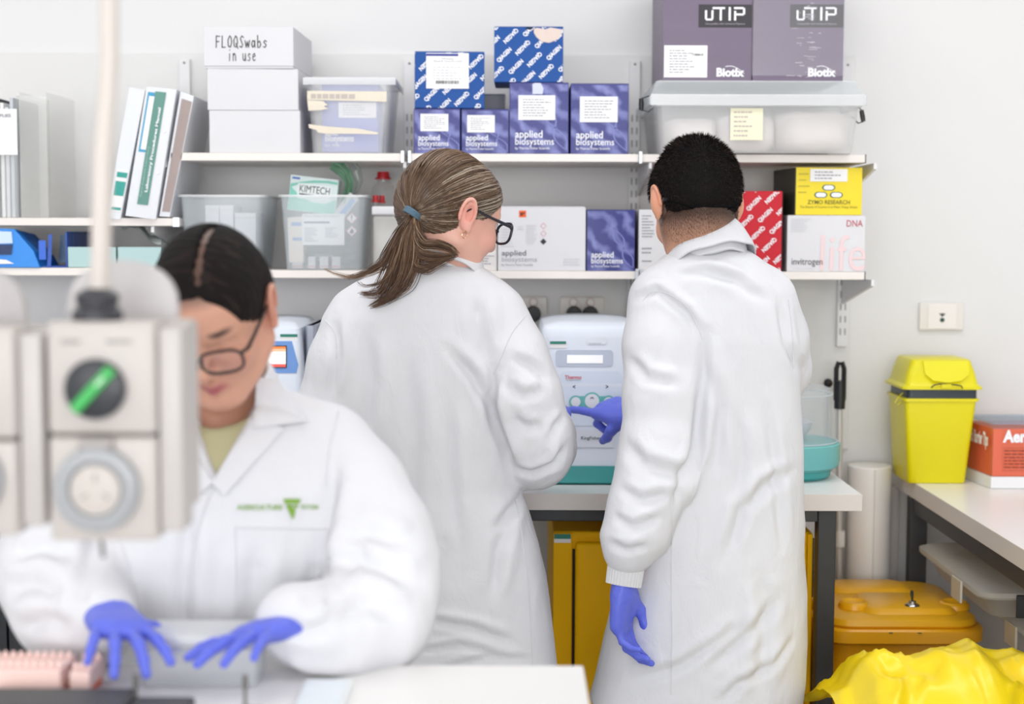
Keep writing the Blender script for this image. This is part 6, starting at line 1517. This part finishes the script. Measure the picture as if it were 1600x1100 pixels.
fl = [(.010,.012,[(1103,520),(1100,600),(1088,700),(1060,760),(1052,790)]),(.006,.008,[(1000,470),(1030,455),(1075,490),(1092,520)]),
 (.007,.014,[(975,690),(1000,720),(1050,735),(1080,730)]),(.006,.010,[(968,760),(1000,775),(1040,765)]),(.005,.009,[(955,800),(985,815),(1030,800)]),(.004,.008,[(950,840),(975,850),(1010,842)]),
 (.007,.013,[(1130,880),(1160,800),(1200,760),(1240,740)]),(.006,.012,[(1100,1040),(1150,1000),(1200,960),(1215,930)]),(.005,.010,[(990,1060),(1060,1035),(1130,990),(1160,965)]),
 (.005,.012,[(1150,640),(1160,720),(1150,820)]),(.005,.010,[(1200,640),(1215,740),(1225,860)]),(.006,.010,[(1225,470),(1235,540),(1258,585)]),(.004,.010,[(1090,420),(1150,440),(1200,470)]),(.004,.008,[(1060,430),(1110,425),(1170,440)]),
 (.006,.016,[(1180,1080),(1195,980),(1190,900)]),(.005,.009,[(1120,1090),(1150,1060),(1210,1035),(1240,1000)]),(.006,.010,[(985,560),(1010,590),(1060,600)]),(.005,.012,[(1105,560),(1125,640),(1120,730)])]
V = folds(V, F, fl, 2.80); V = wrinkle(V, F, .0030, 9, 21, (1,1,.55)); V = lap(V, F, 2)
coat = np_mesh('lab_coat', V, F, m_coat, man); T = bvh(V, F)
seam(T, [(1050,775),(1049,900),(1050,1000),(1048,1086)], 2.8, coat, .0011); seam(T, [(1004,470),(1020,456),(1050,462),(1078,486),(1098,530)], 2.8, coat, .0011); seam(T, [(1232,468),(1238,520),(1240,575)], 2.8, coat, .0011)
# stand-up collar with its fall
RC = Matrix.Rotation(math.radians(16), 3, 'Z') @ Matrix.Rotation(math.radians(-6), 3, 'Y') @ Matrix.Rotation(math.radians(-26), 3, 'X')
def pc(a):
    back = max(0, math.cos(math.radians(a-270))); h = .040+.014*back
    return [(-.001,-.02),(.000,h*.6),(.001,h),(.004,h+.003),(.008,h),(.016,h*.4),(.022,-.010),(.018,-.011),(.009,h*.35),(.005,h*.5),(.003,-.02)]
collar(man, P(1110, 404, 2.915), RC, .068, .070, pc, math.radians(130), math.radians(410), m=m_coat)
mb = MB(); mb.smooth = True
a, b = P(979,881,2.79), P(974,914,2.785); ax = (b-a).normalized(); u = ax.cross(Vector((0,1,0))).normalized(); v = ax.cross(u); rs = []
for i in range(9):
    s = i/8; rs.append([a.lerp(b, s)+(u*math.cos(q)+v*math.sin(q)*.85)*(.0345-.0015*s+.0010*math.cos(q*34)) for q in [2*PI*k/102 for k in range(102)]])
part('cuff', mb.rings(rs), m_rib, man, True)
a, b = P(1030,652,3.14), P(992,651,3.16); mb = MB(); mb.smooth = True; part('cuff', mb.tube([a, b], [.042,.034], 24), m_rib, man, True)
# hanging left hand
make_hand(man, 'glove', P(975, 914, 2.787), (-.05,.03,-1), (.88,-.42,0), -1, [(22,30,20),(24,34,22),(26,36,24),(28,36,26)], spread=(.02,.0,-.02,-.05), thumb=((.80,.42,.35),(.90,.12,.38),(.93,.0,.35)), sc=.90, cuff=.012)
# pointing right hand: the finger touches the instrument's keys
tip = P(897, 631, 3.295); O = P(996, 650, 3.165)
Fv = (tip+Vector((0,0,.0))-O); make_hand(man, 'glove', O, (Fv.x, Fv.y*1.0, Fv.z+.010), (.05,.55,-1), 1, [(2,6,4),(62,88,50),(74,88,50),(82,86,50)], spread=(0,0,0,0), thumb=((.62,.5,.5),(.55,.12,.8),(.75,.0,.6)), sc=.98, tl=.74)
# ================================================================ WOMAN WITH A PONYTAIL, back to the viewer
FOOT = Vector((.25,1,0)).normalized(); D0 = 2.90
wom = thing('person', 'brown-ponytailed person with black glasses in white lab coat, back turned, looking down right', 'person', (X(672, D0, 700), D0, 0))
RW = Matrix.Rotation(math.radians(-53), 3, 'Z') @ Matrix.Rotation(math.radians(-16), 3, 'X')
HW = Head(P(703, 337, 2.885), RW, .97)
wx = wom.location.x; feet = [Vector((wx-.11, 2.88, 0)), Vector((wx+.11, 2.90, 0))]; pel = Vector((wx, 2.92, .84)); kn = [Vector((feet[0].x, 2.90, .45)), Vector((feet[1].x, 2.92, .45))]
neck = P(678, 420, 2.93); sh = [P(575, 500, 2.92), P(765, 490, 2.93)]
armL = [P(520, 730, 2.92), P(640, 740, 3.12)]; armR = [P(825, 690, 2.90), P(868, 660, 3.12)]
cw = lambda V: skin_colours(V, HW, (232,180,162), (196,110,110), (120,86,66), blush=(226,140,128))
body_mesh(wom, HW, neck, sh, pel, kn, feet, [armL, armR], cw, ear=1.15, rn=.049, chest=(.115,.055)); legs(wom, pel, kn, feet)
c = HW.c; S = SDF(np.arange(c.x-.13, c.x+.13, .003), np.arange(c.y-.14, c.y+.14, .003), np.arange(c.z-.12, c.z+.15, .003))
HW.ell(S, (0,-.012,.033), (.0795,.102,.0925), .01); HW.ell(S, (0,-.048,.003), (.074,.063,.070), .03); HW.ell(S, (0,.040,.040), (.067,.056,.058), .03)
HW.ell(S, (0,.128,-.026), (.15,.100,.083), .012, 's'); HW.ell(S, (0,.03,-.118), (.14,.13,.088), .012, 's'); HW.ell(S, (0,-.06,-.125), (.14,.10,.072), .012, 's')
for s in (-1, 1): HW.ell(S, (s*.088,-.010,-.012), (.022,.022,.034), .006, 's'); HW.ell(S, (s*.085,.03,-.045), (.03,.045,.050), .01, 's')
V, F = S.mesh(2); N = normals(V, F); L = HW.local(V)
tie = P(645, 334, 2.805); tl = HW.local(np.array([tuple(tie)]))[0]; ctr = np.array([0,-.012,.025])
dv = L-ctr; dv /= np.linalg.norm(dv, axis=1)[:,None]; tdir = (tl-ctr)/np.linalg.norm(tl-ctr)
V = V+N*(.0010*np.sin(60*np.arctan2(np.cross(dv, tdir) @ np.array([0,0,1.]), dv @ tdir+.0)))[:,None]*.5
br = np.tile(np.array(lin((82,61,46))), (len(V), 1)); hair = np_mesh('hair', V, F, m_hair, wom, br)
T_h = bvh(V, F); rng = np.random.RandomState(11); paths = []; wctr = HW.p(*ctr)
def shade(rng, face=0):
    t_ = rng.rand(); a = np.array(lin((80,59,44))) if t_ < .42 else np.array(lin((104,79,59))) if t_ < .78 else np.array(lin((130,104,82))) if t_ < .95 else np.array(lin((160,140,120)))
    if face > .55 and rng.rand() < .35: a = np.array(lin((168,154,138)))
    return a
def hull(d, off):
    w_ = (HW.R @ Vector(d)).normalized(); h = T_h.ray_cast(wctr+w_*.2, -w_, .25); return (h[0]+w_*off) if h[0] else wctr+w_*.1
perp = np.cross(tdir, [0,0,1.]); perp /= np.linalg.norm(perp); per2 = np.cross(tdir, perp)
for i in range(1900):
    ph = rng.uniform(0, 2*PI); far = rng.uniform(.35, 1); side = perp*math.cos(ph)+per2*math.sin(ph)
    # how far round the skull this hair reaches before it meets the hairline
    th = 0
    for k in range(1, 26):
        th_ = k*.1; d = tdir*math.cos(th_)+side*math.sin(th_); w_ = (HW.R @ Vector(d)).normalized(); h = T_h.ray_cast(wctr+w_*.2, -w_, .25)
        if not h[0] or (h[0]-wctr).length < .066 or d[1] > .80+.0*d[2]: break
        th = th_
    if th < .25: continue
    t0 = th*(1 if rng.rand() < .55 else far); pts = []; n = 13; jit = rng.randn()*.02; off = rng.uniform(.0004, .0028)
    for k in range(n):
        u = k/(n-1); a = t0*(1-u)+.05*u; sd = side*math.cos(jit*math.sin(u*3))+np.cross(side, tdir)*math.sin(jit*math.sin(u*3)*2)
        d = tdir*math.cos(a)+sd*math.sin(a); pts.append(hull(d, off*(.3+.7*math.sin(PI*min(1, u+.15)))))
    pts.append(tie+(pts[-1]-tie)*.4)
    fc = max(0, math.sin(t0)*side[1]+math.cos(t0)*tdir[1]); r = rng.uniform(.00055, .0010); paths.append((pts, [r*.5]+[r]*(len(pts)-2)+[r], shade(rng, fc)))
strand_mesh(hair, 'combed_strands', paths)
# ---- coat
S = coat_grid((wx-.34, 2.60, .44), (wx+.36, 3.30, 1.46))
R_ = rows([(403,655,722,2.90,.045),(412,632,745,2.90,.060),(424,598,765,2.90,.074),(440,560,785,2.90,.086),(462,530,802,2.90,.095),(495,508,815,2.90,.103),(545,498,818,2.90,.108),(620,494,812,2.90,.110),(700,490,806,2.90,.112),(760,488,812,2.90,.116),(800,488,826,2.90,.122),(850,486,842,2.90,.130),(900,484,853,2.90,.138),(1000,478,866,2.90,.150),(1060,474,873,2.90,.158),(1120,470,880,2.90,.165)])
S.column(R_, .02, pw=2.3); S.column([(z, a, b, e-.012, f-.012) for z, a, b, e, f in R_ if z < .75]+[(R_[-1][0]-.1, R_[-1][1], R_[-1][2], R_[-1][3]-.012, R_[-1][4]-.012)], .004, 's', pw=2.3)
def sleeve2(lst, k=.02):
    q = [rp(*l) for l in lst]; S.chain([a for a, r in q], [r for a, r in q], k)
sleeve2([(770,500,2.90,.066),(797,560,2.885,.070),(818,620,2.875,.072),(833,680,2.88,.071),(838,708,2.90,.066),(852,698,2.97,.058),(860,680,3.06,.050),(864,668,3.13,.044)])
sleeve2([(570,505,2.90,.066),(540,570,2.89,.068),(520,640,2.89,.068),(512,710,2.90,.066),(560,735,3.00,.055),(640,740,3.12,.045)])
S.cone(P(676,405,2.915), P(684,330,2.89), .044, .060, .006, 's')
V, F = S.mesh(4)
fl = [(.012,.011,[(768,580),(772,640),(785,690),(800,738)]),(.007,.010,[(700,545),(740,590),(765,640),(772,690)]),(.006,.014,[(745,465),(750,520),(760,570)]),(.006,.014,[(575,520),(580,600),(572,690)]),(.005,.010,[(520,500),(525,560),(515,620)]),
 (.006,.008,[(805,735),(830,745),(868,730),(886,700)]),(.005,.010,[(800,650),(820,670),(850,668)]),(.006,.010,[(790,600),(815,620),(850,612)]),(.004,.008,[(860,690),(870,668),(886,655)]),(.005,.010,[(800,560),(830,575),(860,600)]),
 (.006,.012,[(800,800),(780,860),(770,930)]),(.006,.010,[(830,770),(805,800),(770,830)]),(.004,.008,[(660,960),(740,975),(800,1000)]),(.003,.006,[(650,1010),(720,1000),(790,1020)]),(.003,.006,[(690,1035),(760,1020),(830,1030)]),(.005,.016,[(640,560),(650,700),(645,850)]),(.004,.012,[(700,620),(705,740),(720,860)])]
V = folds(V, F, fl, 2.79); V = wrinkle(V, F, .0028, 9, 51, (1,1,.55)); V = lap(V, F, 2)
coat = np_mesh('lab_coat', V, F, m_coat, wom); T = bvh(V, F)
seam(T, [(806,780),(818,850),(826,930),(830,1000),(832,1060)], 2.8, coat, .0011); seam(T, [(822,492),(800,520),(784,556),(771,585)], 2.82, coat, .0012); seam(T, [(508,500),(522,520),(526,560)], 2.82, coat, .0012)
RC = Matrix.Rotation(math.radians(-25), 3, 'Z') @ Matrix.Rotation(math.radians(4), 3, 'Y') @ Matrix.Rotation(math.radians(-26), 3, 'X')
def pcw(a): h = .034; return [(-.001,-.02),(.000,h*.6),(.001,h),(.004,h+.003),(.008,h),(.016,h*.4),(.024,-.012),(.020,-.013),(.009,h*.35),(.005,h*.5),(.003,-.02)]
collar(wom, P(688, 417, 2.905), RC, .068, .070, pcw, math.radians(120), math.radians(425))
a, b = P(862,672,3.12), P(868,655,3.19); mb = MB(); mb.smooth = True; part('cuff', mb.tube([a, b], [.042,.034], 24), m_rib, wom, True)
a, b = P(640,740,3.11), P(668,738,3.17); mb = MB(); mb.smooth = True; part('cuff', mb.tube([a, b], [.042,.034], 24), m_rib, wom, True)
make_hand(wom, 'glove', P(840, 650, 3.17), (-.8,.3,-.1), (0,.2,-1), 1, [(30,35,20)]*4, sc=.85); make_hand(wom, 'glove', P(672, 738, 3.165), (.8,.4,0), (0,.2,-1), -1, [(30,35,20)]*4, sc=.85)
# ---- ponytail
mb = MB(); mb.smooth = True; ax = Vector((-.55,-.15,-.8)).normalized(); u = ax.cross(Vector((0,1,0))).normalized(); v = ax.cross(u)
for k, o in enumerate((-.0035, 0, .0035)): mb.tube([tie+ax*o+(u*math.cos(a)+v*math.sin(a))*.0165 for a in [2*PI*i/28 for i in range(28)]], .0030, 7, True)
part('hair_tie', mb, mat('slate_blue_elastic', (84,112,130), .6, bump=.3, bscale=400), wom)
rng = np.random.RandomState(5); paths = []
G = [([(646,336),(630,352),(612,385),(600,410),(580,424),(550,433),(525,428),(508,420)], 26, .006, .002), ([(646,336),(626,360),(606,396),(596,414),(570,428),(545,434)], 50, .010, .004),
     ([(647,336),(632,368),(620,405),(606,438),(590,458),(566,459)], 110, .015, .006), ([(648,336),(640,370),(634,410),(622,445),(602,468),(582,478)], 190, .017, .007), ([(649,337),(648,372),(644,410),(634,440),(615,460),(600,470)], 150, .015, .006),
     ([(648,337),(650,362),(662,380),(684,382),(702,388),(713,398)], 150, .009, .005), ([(648,337),(646,372),(654,396),(672,402),(694,402),(712,399)], 170, .011, .005), ([(648,338),(644,380),(646,412),(662,420),(682,412),(705,402)], 130, .010, .004), ([(648,337),(630,375),(622,400),(604,436),(572,447),(560,440)], 20, .006, .004)]
for g, n_, wd, tipw in G:
    q = densify(g, 22)
    for i in range(n_):
        ox, oz = rng.randn(2)*.5; oy = rng.uniform(0, 1); end = int(rng.uniform(.72, 1)*22) if rng.rand() < .6 else 22; pts = []
        for k in range(max(8, end)):
            s = k/21; w_ = (wd*min(1, .35+2.2*s)*(1-.0*s) if s < .7 else wd*(1-(s-.7)/.3*(1-tipw/wd)))
            p = P(q[k][0], q[k][1], 2.805-.008*s); x_ = p.x+ox*w_+.0015*math.sin(s*9+i); z_ = p.z+oz*w_*.8; yy = 2.80-.02*oy*(1-abs(ox)*.5)
            cy_ = front_y(T, x_, z_)
            if cy_ is not None: yy = min(yy, cy_-.003-.022*oy*(1-.6*s)*(1 if s < .85 else .5))
            if s < .12: yy = tie.y+(yy-tie.y)*(s/.12); x_ = tie.x+(x_-tie.x)*(.35+.65*s/.12); z_ = tie.z+(z_-tie.z)*(.35+.65*s/.12)
            pts.append(Vector((x_, yy, z_)))
        # smooth depth
        for _ in range(3):
            ys_ = [p.y for p in pts]
            for k in range(1, len(pts)-1): pts[k].y = min(pts[k].y, .25*ys_[k-1]+.5*ys_[k]+.25*ys_[k+1])
        r = rng.uniform(.0006, .0011); paths.append((pts, [r*(1-.75*max(0, (k/(len(pts)-1)-.5)*2)) for k in range(len(pts))], shade(rng)*np.array([1.08,.98,.88])))
strand_mesh(wom, 'ponytail', paths)
g = glasses(wom, HW, mat('black_frame', (26,28,40), .3), thick=.0026, w=.029, h=.020, y=.116)
e = HW.p(.0815,-.012,-.036); mb = MB(); mb.smooth = True; mb.tube([e+HW.R @ Vector((.002, .006*math.cos(a), -.006+.007*math.sin(a))) for a in [2*PI*i/20 for i in range(20)]], .0008, 5, True)
part('hoop_earring', mb, mat('gold', (226,184,150), .25, metal=1), wom)
# ================================================================ WOMAN IN FRONT, working at the bench and facing the viewer
FOOT = Vector((0,-1,0)); 
fw = thing('person', 'dark-haired person with glasses in white lab coat, facing forward, looking down at the front bench', 'person', (X(335, 2.12, 900), 2.16, 0))
RF = Matrix.Rotation(math.radians(176), 3, 'Z') @ Matrix.Rotation(math.radians(-31), 3, 'X') @ Matrix.Rotation(math.radians(6), 3, 'Y')
HF = Head(P(336, 489, 2.0), RF, .915)
fx = fw.location.x; feet = [Vector((fx-.11, 2.16, 0)), Vector((fx+.11, 2.16, 0))]; pel = Vector((fx, 2.17, .82)); kn = [Vector((feet[0].x, 2.13, .45)), Vector((feet[1].x, 2.13, .45))]
neck = P(342, 640, 2.09); sh = [P(170, 715, 2.09), P(510, 705, 2.09)]
armL = [P(92, 890, 1.99), P(165, 965, 1.86)]; armR = [P(600, 890, 1.99), P(470, 982, 1.86)]
cf = lambda V: skin_colours(V, HF, (214,160,136), (176,92,98), (50,36,32), (84,62,54), lambda x, y, z: np.clip((z-.060)/.02, 0, 1)*.9, (206,130,112))
body_mesh(fw, HF, neck, sh, pel, kn, feet, [armL, armR], cf, ear=1.2, rn=.047, chest=(.10,.055)); legs(fw, pel, kn, feet)
c = HF.c; S = SDF(np.arange(c.x-.14, c.x+.14, .003), np.arange(c.y-.15, c.y+.15, .003), np.arange(c.z-.13, c.z+.17, .003))
HF.ell(S, (0,-.012,.034), (.0805,.102,.0935), .01); HF.ell(S, (0,-.048,.003), (.074,.066,.072), .03); HF.ell(S, (0,.036,.044), (.068,.058,.058), .03)
HF.ell(S, (0,-.118,.0), (.036,.030,.036), .015)
HF.ell(S, (0,.122,.000), (.078,.074,.088), .012, 's'); HF.ell(S, (0,.03,-.120), (.14,.14,.086), .012, 's')
for s in (-1, 1): HF.ell(S, (s*.090,-.008,-.014), (.020,.020,.030), .006, 's'); HF.ell(S, (s*.070,.085,-.040), (.030,.050,.058), .012, 's')
for i in range(8):
    a = math.radians(28+i*12); q = (-.014, -.010+.0985*math.cos(a), .032+.0895*math.sin(a)); a2 = math.radians(28+(i+1)*12); q2 = (-.014, -.010+.0985*math.cos(a2), .032+.0895*math.sin(a2))
    HF.cone(S, q, q2, .0056, .0056, .007, 's')
V, F = S.mesh(2); L = HF.local(V); N = normals(V, F); V = V+N*(.0004*np.sin(L[:,1]*420+np.abs(L[:,0])*160+3*vnoise(L[:,0]*30, L[:,1]*30, L[:,2]*30, 4)))[:,None]
hc = np.tile(np.array(lin((24,19,19))), (len(V), 1)); hc[vnoise(L[:,1]*260, L[:,0]*40, L[:,2]*60, 9) > .35] = lin((40,32,30))
np_mesh('hair', V, F, m_hairm, fw, hc)
# ---- t-shirt
R_ = rows([(606,300,430,2.09,.045),(618,255,470,2.085,.060),(636,205,510,2.08,.075),(660,160,545,2.08,.088),(700,128,566,2.07,.100),(760,118,556,2.06,.106),(850,120,545,2.06,.110),(950,125,540,2.07,.112),(1060,120,545,2.08,.118),(1200,115,550,2.09,.125),(1330,110,555,2.10,.13)])
S = SDF(np.arange(fx-.2, fx+.2, .006), np.arange(1.88, 2.25, .006), np.arange(Z(850, 2.06), Z(600, 2.06), .006))
S.column([(z, a, b, e-.022, f-.014) for z, a, b, e, f in R_ if Z(860, 2.06) < z < Z(625, 2.06)], .01); S.cone(P(342,625,2.06), P(342,560,2.0), .054, .075, .01, 's')
V, F = S.mesh(3); V = wrinkle(V, F, .002, 14, 4); np_mesh('t_shirt', V, F, mat('khaki_shirt', (186,180,142), .85, bump=.2, bscale=300), fw)
# ---- coat
S = SDF(np.arange(fx-.34, fx+.34, .0055), np.arange(1.76, 2.30, .0055), np.arange(.46, 1.30, .0055)); S.column(R_, .02, pw=2.25)
S.column([(z, a, b, e-.012, f-.012) for z, a, b, e, f in R_ if z < .72]+[(R_[-1][0]-.1, R_[-1][1], R_[-1][2], R_[-1][3]-.012, R_[-1][4]-.012)], .004, 's', pw=2.25)
def slv(lst, k=.022):
    q = [rp(*l) for l in lst]; S.chain([a for a, r in q], [r for a, r in q], k)
slv([(172,712,2.08,.068),(130,770,2.05,.072),(102,840,2.01,.078),(96,895,1.98,.080),(112,945,1.94,.073),(138,968,1.90,.058),(158,966,1.865,.044)])
slv([(508,705,2.08,.066),(556,770,2.05,.070),(588,840,2.01,.074),(602,900,1.98,.075),(585,960,1.94,.072),(530,985,1.90,.062),(478,978,1.865,.050),(455,968,1.85,.042)])
S.cone(P(342,625,2.075), P(342,540,2.03), .052, .075, .008, 's')
A = P(332,752,1.95); B = P(255,590,1.97); Cc = P(418,590,1.97)
def wedge(x, y, z):
    def side(p, q, sgn):
        dx, dz = q.x-p.x, q.z-p.z; l = math.hypot(dx, dz); return sgn*((x-p.x)*dz-(z-p.z)*dx)/l
    return np.maximum(np.maximum(side(A, B, -1), side(A, Cc, 1)), y-2.05+0*z)
S.op((B.x, 1.8, A.z), (Cc.x, 2.05, B.z), wedge, .004, 's')
V, F = S.mesh(4)
fl = [(.009,.012,[(520,730),(512,790),(505,850),(500,905)]),(.007,.012,[(540,840),(580,830),(640,850)]),(.008,.012,[(520,880),(570,862),(620,880),(650,900)]),(.006,.012,[(540,930),(590,915),(640,940)]),(.006,.010,[(470,925),(500,940),(540,935)]),(.006,.010,[(460,1000),(500,1020),(560,1030)]),
 (.008,.012,[(150,800),(158,850),(170,905)]),(.007,.012,[(40,860),(90,845),(140,860)]),(.007,.012,[(30,905),(80,890),(140,905)]),(.006,.012,[(60,960),(110,935),(160,940)]),(.006,.012,[(300,800),(290,900),(285,1000)]),(.005,.014,[(400,850),(395,940),(380,1000)])]
V = folds(V, F, fl, 1.96); V = wrinkle(V, F, .003, 9, 77, (1,1,.6)); V = lap(V, F, 2)
coat = np_mesh('lab_coat', V, F, m_coat, fw); T = bvh(V, F)
seam(T, [(338,756),(318,800),(304,870),(298,950),(296,1040)], 1.95, coat, .0016); seam(T, [(368,824),(512,826)], 1.95, coat, .0011); seam(T, [(368,824),(370,960)], 1.95, coat, .0009); seam(T, [(512,826),(508,950)], 1.95, coat, .0009); seam(T, [(530,640),(515,700),(508,760)], 1.98, coat, .0012)
for nm, q in (('collar_flap', [(403,588),(438,596),(484,656),(398,668)]), ('lapel', [(399,652),(446,668),(352,772),(331,752)]), ('collar_flap', [(262,588),(230,596),(180,656),(272,668)]), ('lapel', [(272,652),(224,668),(312,772),(333,752)])): patch(T, q, 1.97, coat, nm, m_coat, .006 if nm == 'lapel' else .009)
RC = Matrix.Rotation(PI+math.radians(-8), 3, 'Z') @ Matrix.Rotation(math.radians(-22), 3, 'X')
def pcf(a): h = .040; return [(-.001,-.02),(.000,h*.6),(.001,h),(.004,h+.003),(.008,h),(.016,h*.4),(.022,-.012),(.018,-.013),(.009,h*.35),(.005,h*.5),(.003,-.02)]
collar(fw, P(342, 622, 2.085), RC, .070, .066, pcf, math.radians(165), math.radians(375))
# embroidered green name and triangular emblem on the chest
m_emb = mat('green_embroidery', (124,166,52), .7)
def cloth_text(s, x0, x1, y0, y1, bold=0):
    v, f = text_geo(s, bold); ax = min(p[0] for p in v); bx = max(p[0] for p in v); az = min(p[1] for p in v); bz = max(p[1] for p in v)
    W = on_cloth(T, [(x0+(p[0]-ax)/(bx-ax)*(x1-x0), y1-(p[1]-az)/(bz-az)*(y1-y0)) for p in v], .0035, 1.95); part('lettering', MB().add(W, f), m_emb, coat)
cloth_text('AGRICULTURE', 371, 442, 788, 796, .02); cloth_text('VICTORIA', 470, 499, 788, 795, .02)
tri = lambda pts: part('emblem', MB().add(on_cloth(T, pts, .0035, 1.95), [list(range(len(pts)))[::-1]]), m_emb, coat)
tri([(443,779),(471,779),(468,786),(446,786)]); tri([(447,788),(456,788),(462,797),(460,808),(458,811)]); tri([(459,788),(467,788),(463,795)])
for px, py, dx, dd in ((158,966,8,1.862),(462,972,-8,1.852)):
    a = P(px, py, dd); b = P(px+dx, py+3, dd-.018); mb = MB(); mb.smooth = True; part('cuff', mb.tube([a-(b-a)*.6, b], [.040,.036], 26), m_rib, fw, True)
make_hand(fw, 'glove', P(168, 958, 1.86), (.30,-.58,-.02), (.05,-.35,-1), 1, [(6,14,12),(10,20,14),(14,22,16),(14,20,14)], spread=(.26,.08,-.16,-.42), thumb=((.7,.7,.1),(.85,.45,.2),(.9,.3,.3)), sc=.84, cuff=.03)
make_hand(fw, 'glove', P(476, 974, 1.862), (-.50,-.56,.03), (-.05,-.45,-1), -1, [(4,10,8),(6,14,10),(10,16,10),(14,18,10)], spread=(.20,.02,-.20,-.40), thumb=((.6,.75,.1),(.85,.5,.1),(.95,.3,.1)), sc=.84, cuff=.03)
glasses(fw, HF, mat('dark_brown_frame', (40,26,26), .3), thick=.0021, w=.0295, h=.0175, y=.114, z=-.010)
